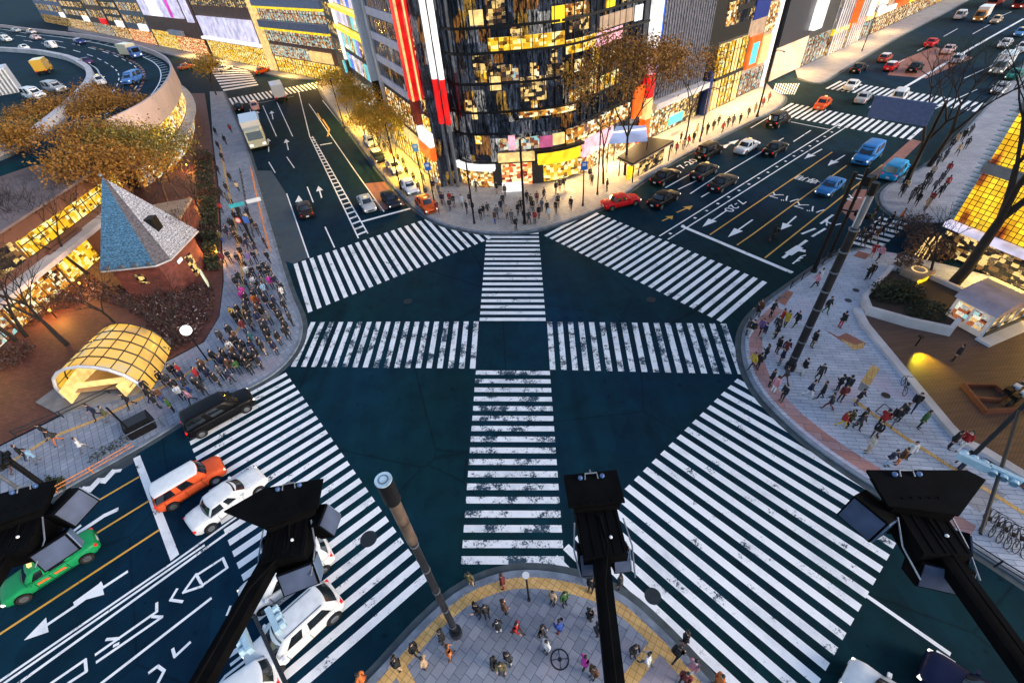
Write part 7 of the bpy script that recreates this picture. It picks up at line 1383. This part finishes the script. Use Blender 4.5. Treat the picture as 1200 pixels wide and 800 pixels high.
for d in ALLP[:300]:
    if d['label']: continue
    x, y = d['px']; lm = min(LM[d['zone']], key=lambda q: (q[1] - x) ** 2 + (q[2] - y) ** 2); d['lm'] = lm; d['ld'] = math.hypot(lm[1] - x, lm[2] - y)
    gar = 'long ' + CNAME.get(d['coat'], d['coat']) + ' coat' if d['pz'] in ('longcoat', 'stroll') else CNAME.get(d['coat'], d['coat']) + ' jacket'
    verb = 'walking' if d['pz'] in ('walk', 'stroll') else 'standing'
    d['base'] = f"person in {gar}, {CNAME.get(d['trou'], d['trou'])} trousers, {verb}"
    grp.setdefault((d['base'], lm[0]), []).append(d)
for (b, lm), L in grp.items():
    L.sort(key=lambda d: d['ld'])
    for i, d in enumerate(L): d['label'] = f"{b}, {ORD[min(i, 9)] if len(L) > 1 else 'near'} {'to ' if len(L) > 1 else ''}the {lm}"
GRP = {'crowd': 'crowd waiting on the left corner', 'north': 'people in front of the glass corner building', 'bottom': 'people on the bottom pavement corner', 'plaza': 'people on the right plaza'}
seen = {}
for d in ALLP[:300]:
    d['o']['label'] = d['label'].replace(' the far zebra', ' the far zebra'); d['o']['group'] = GRP.get(d['zone'], 'people on the other pavements'); seen.setdefault(d['o']['label'], []).append(d)
for l, L in seen.items():
    if len(L) > 1:
        for d in L: print('SAME', l)
far_p = ALLP[300:]
if far_p:
    m = MB(); pm = [plain('far_coat_black', (.012, .012, .014), .9), plain('far_coat_grey', (.10, .10, .12), .9), plain('far_coat_red', (.3, .03, .03), .9), plain('far_coat_beige', (.45, .33, .22), .9), M_SKIN, plain('far_hair', (.01, .008, .007), .8)]
    for d in far_p:
        mw = Matrix.LocRotScale(d['o'].location, d['o'].rotation_euler, d['o'].scale); k = {'black': 0, 'navy': 0, 'charcoal': 0, 'grey': 1, 'red': 2, 'maroon': 2, 'orange': 2, 'beige': 3, 'cream': 3, 'white': 3}.get(d['coat'], 1)
        for me, mi in ((d['o'].data, 0), (d['ph'][1].data, k), (d['ph'][0].data, 5)):
            fs = [tuple(p.vertices) for p in me.polygons]; m.mesh([mw @ v.co for v in me.vertices], fs, mi)
        for q in (*d['ph'], d['o']): bpy.data.objects.remove(q)
    tag(m.build('distant_pedestrians', pm, smooth=True), 'small figures of the far crowd along the distant pavements', 'people', kind='stuff')
# ---------------------------------------------------------------- light
w = bpy.data.worlds.new('World'); scene.world = w; w.use_nodes = True
nt = w.node_tree; bg = nt.nodes['Background']; sk = nt.nodes.new('ShaderNodeTexSky'); sk.sky_type = 'NISHITA'; sk.sun_disc = False
SUN_EL, SUN_AZ = R_(20), R_(115)          # azimuth clockwise from +Y
sk.sun_elevation = SUN_EL; sk.sun_rotation = SUN_AZ; sk.altitude = 0; sk.air_density = 1.0; sk.dust_density = 1.5; sk.ozone_density = 1.0
nt.links.new(sk.outputs[0], bg.inputs[0]); bg.inputs[1].default_value = 0.10
sl = bpy.data.lights.new('sun', 'SUN'); sl.energy = 0.7; sl.angle = R_(25); sl.color = (1.0, 0.9, 0.82)
so = bpy.data.objects.new('sun', sl); COL.objects.link(so)
d = Vector((math.sin(SUN_AZ) * math.cos(SUN_EL), math.cos(SUN_AZ) * math.cos(SUN_EL), math.sin(SUN_EL)))
so.rotation_euler = d.to_track_quat('Z', 'Y').to_euler(); so.location = (40, -40, 80)
vs = scene.view_settings; vs.view_transform = 'Standard'; vs.look = 'None'; vs.exposure = 1.6; vs.gamma = 1.0; vs.use_curve_mapping = False
scene.display_settings.display_device = 'sRGB'
scene.render.engine = 'CYCLES'; scene.cycles.use_denoising = True; scene.cycles.max_bounces = 6; scene.cycles.diffuse_bounces = 3; scene.cycles.glossy_bounces = 3
scene.cycles.sample_clamp_indirect = 6.0
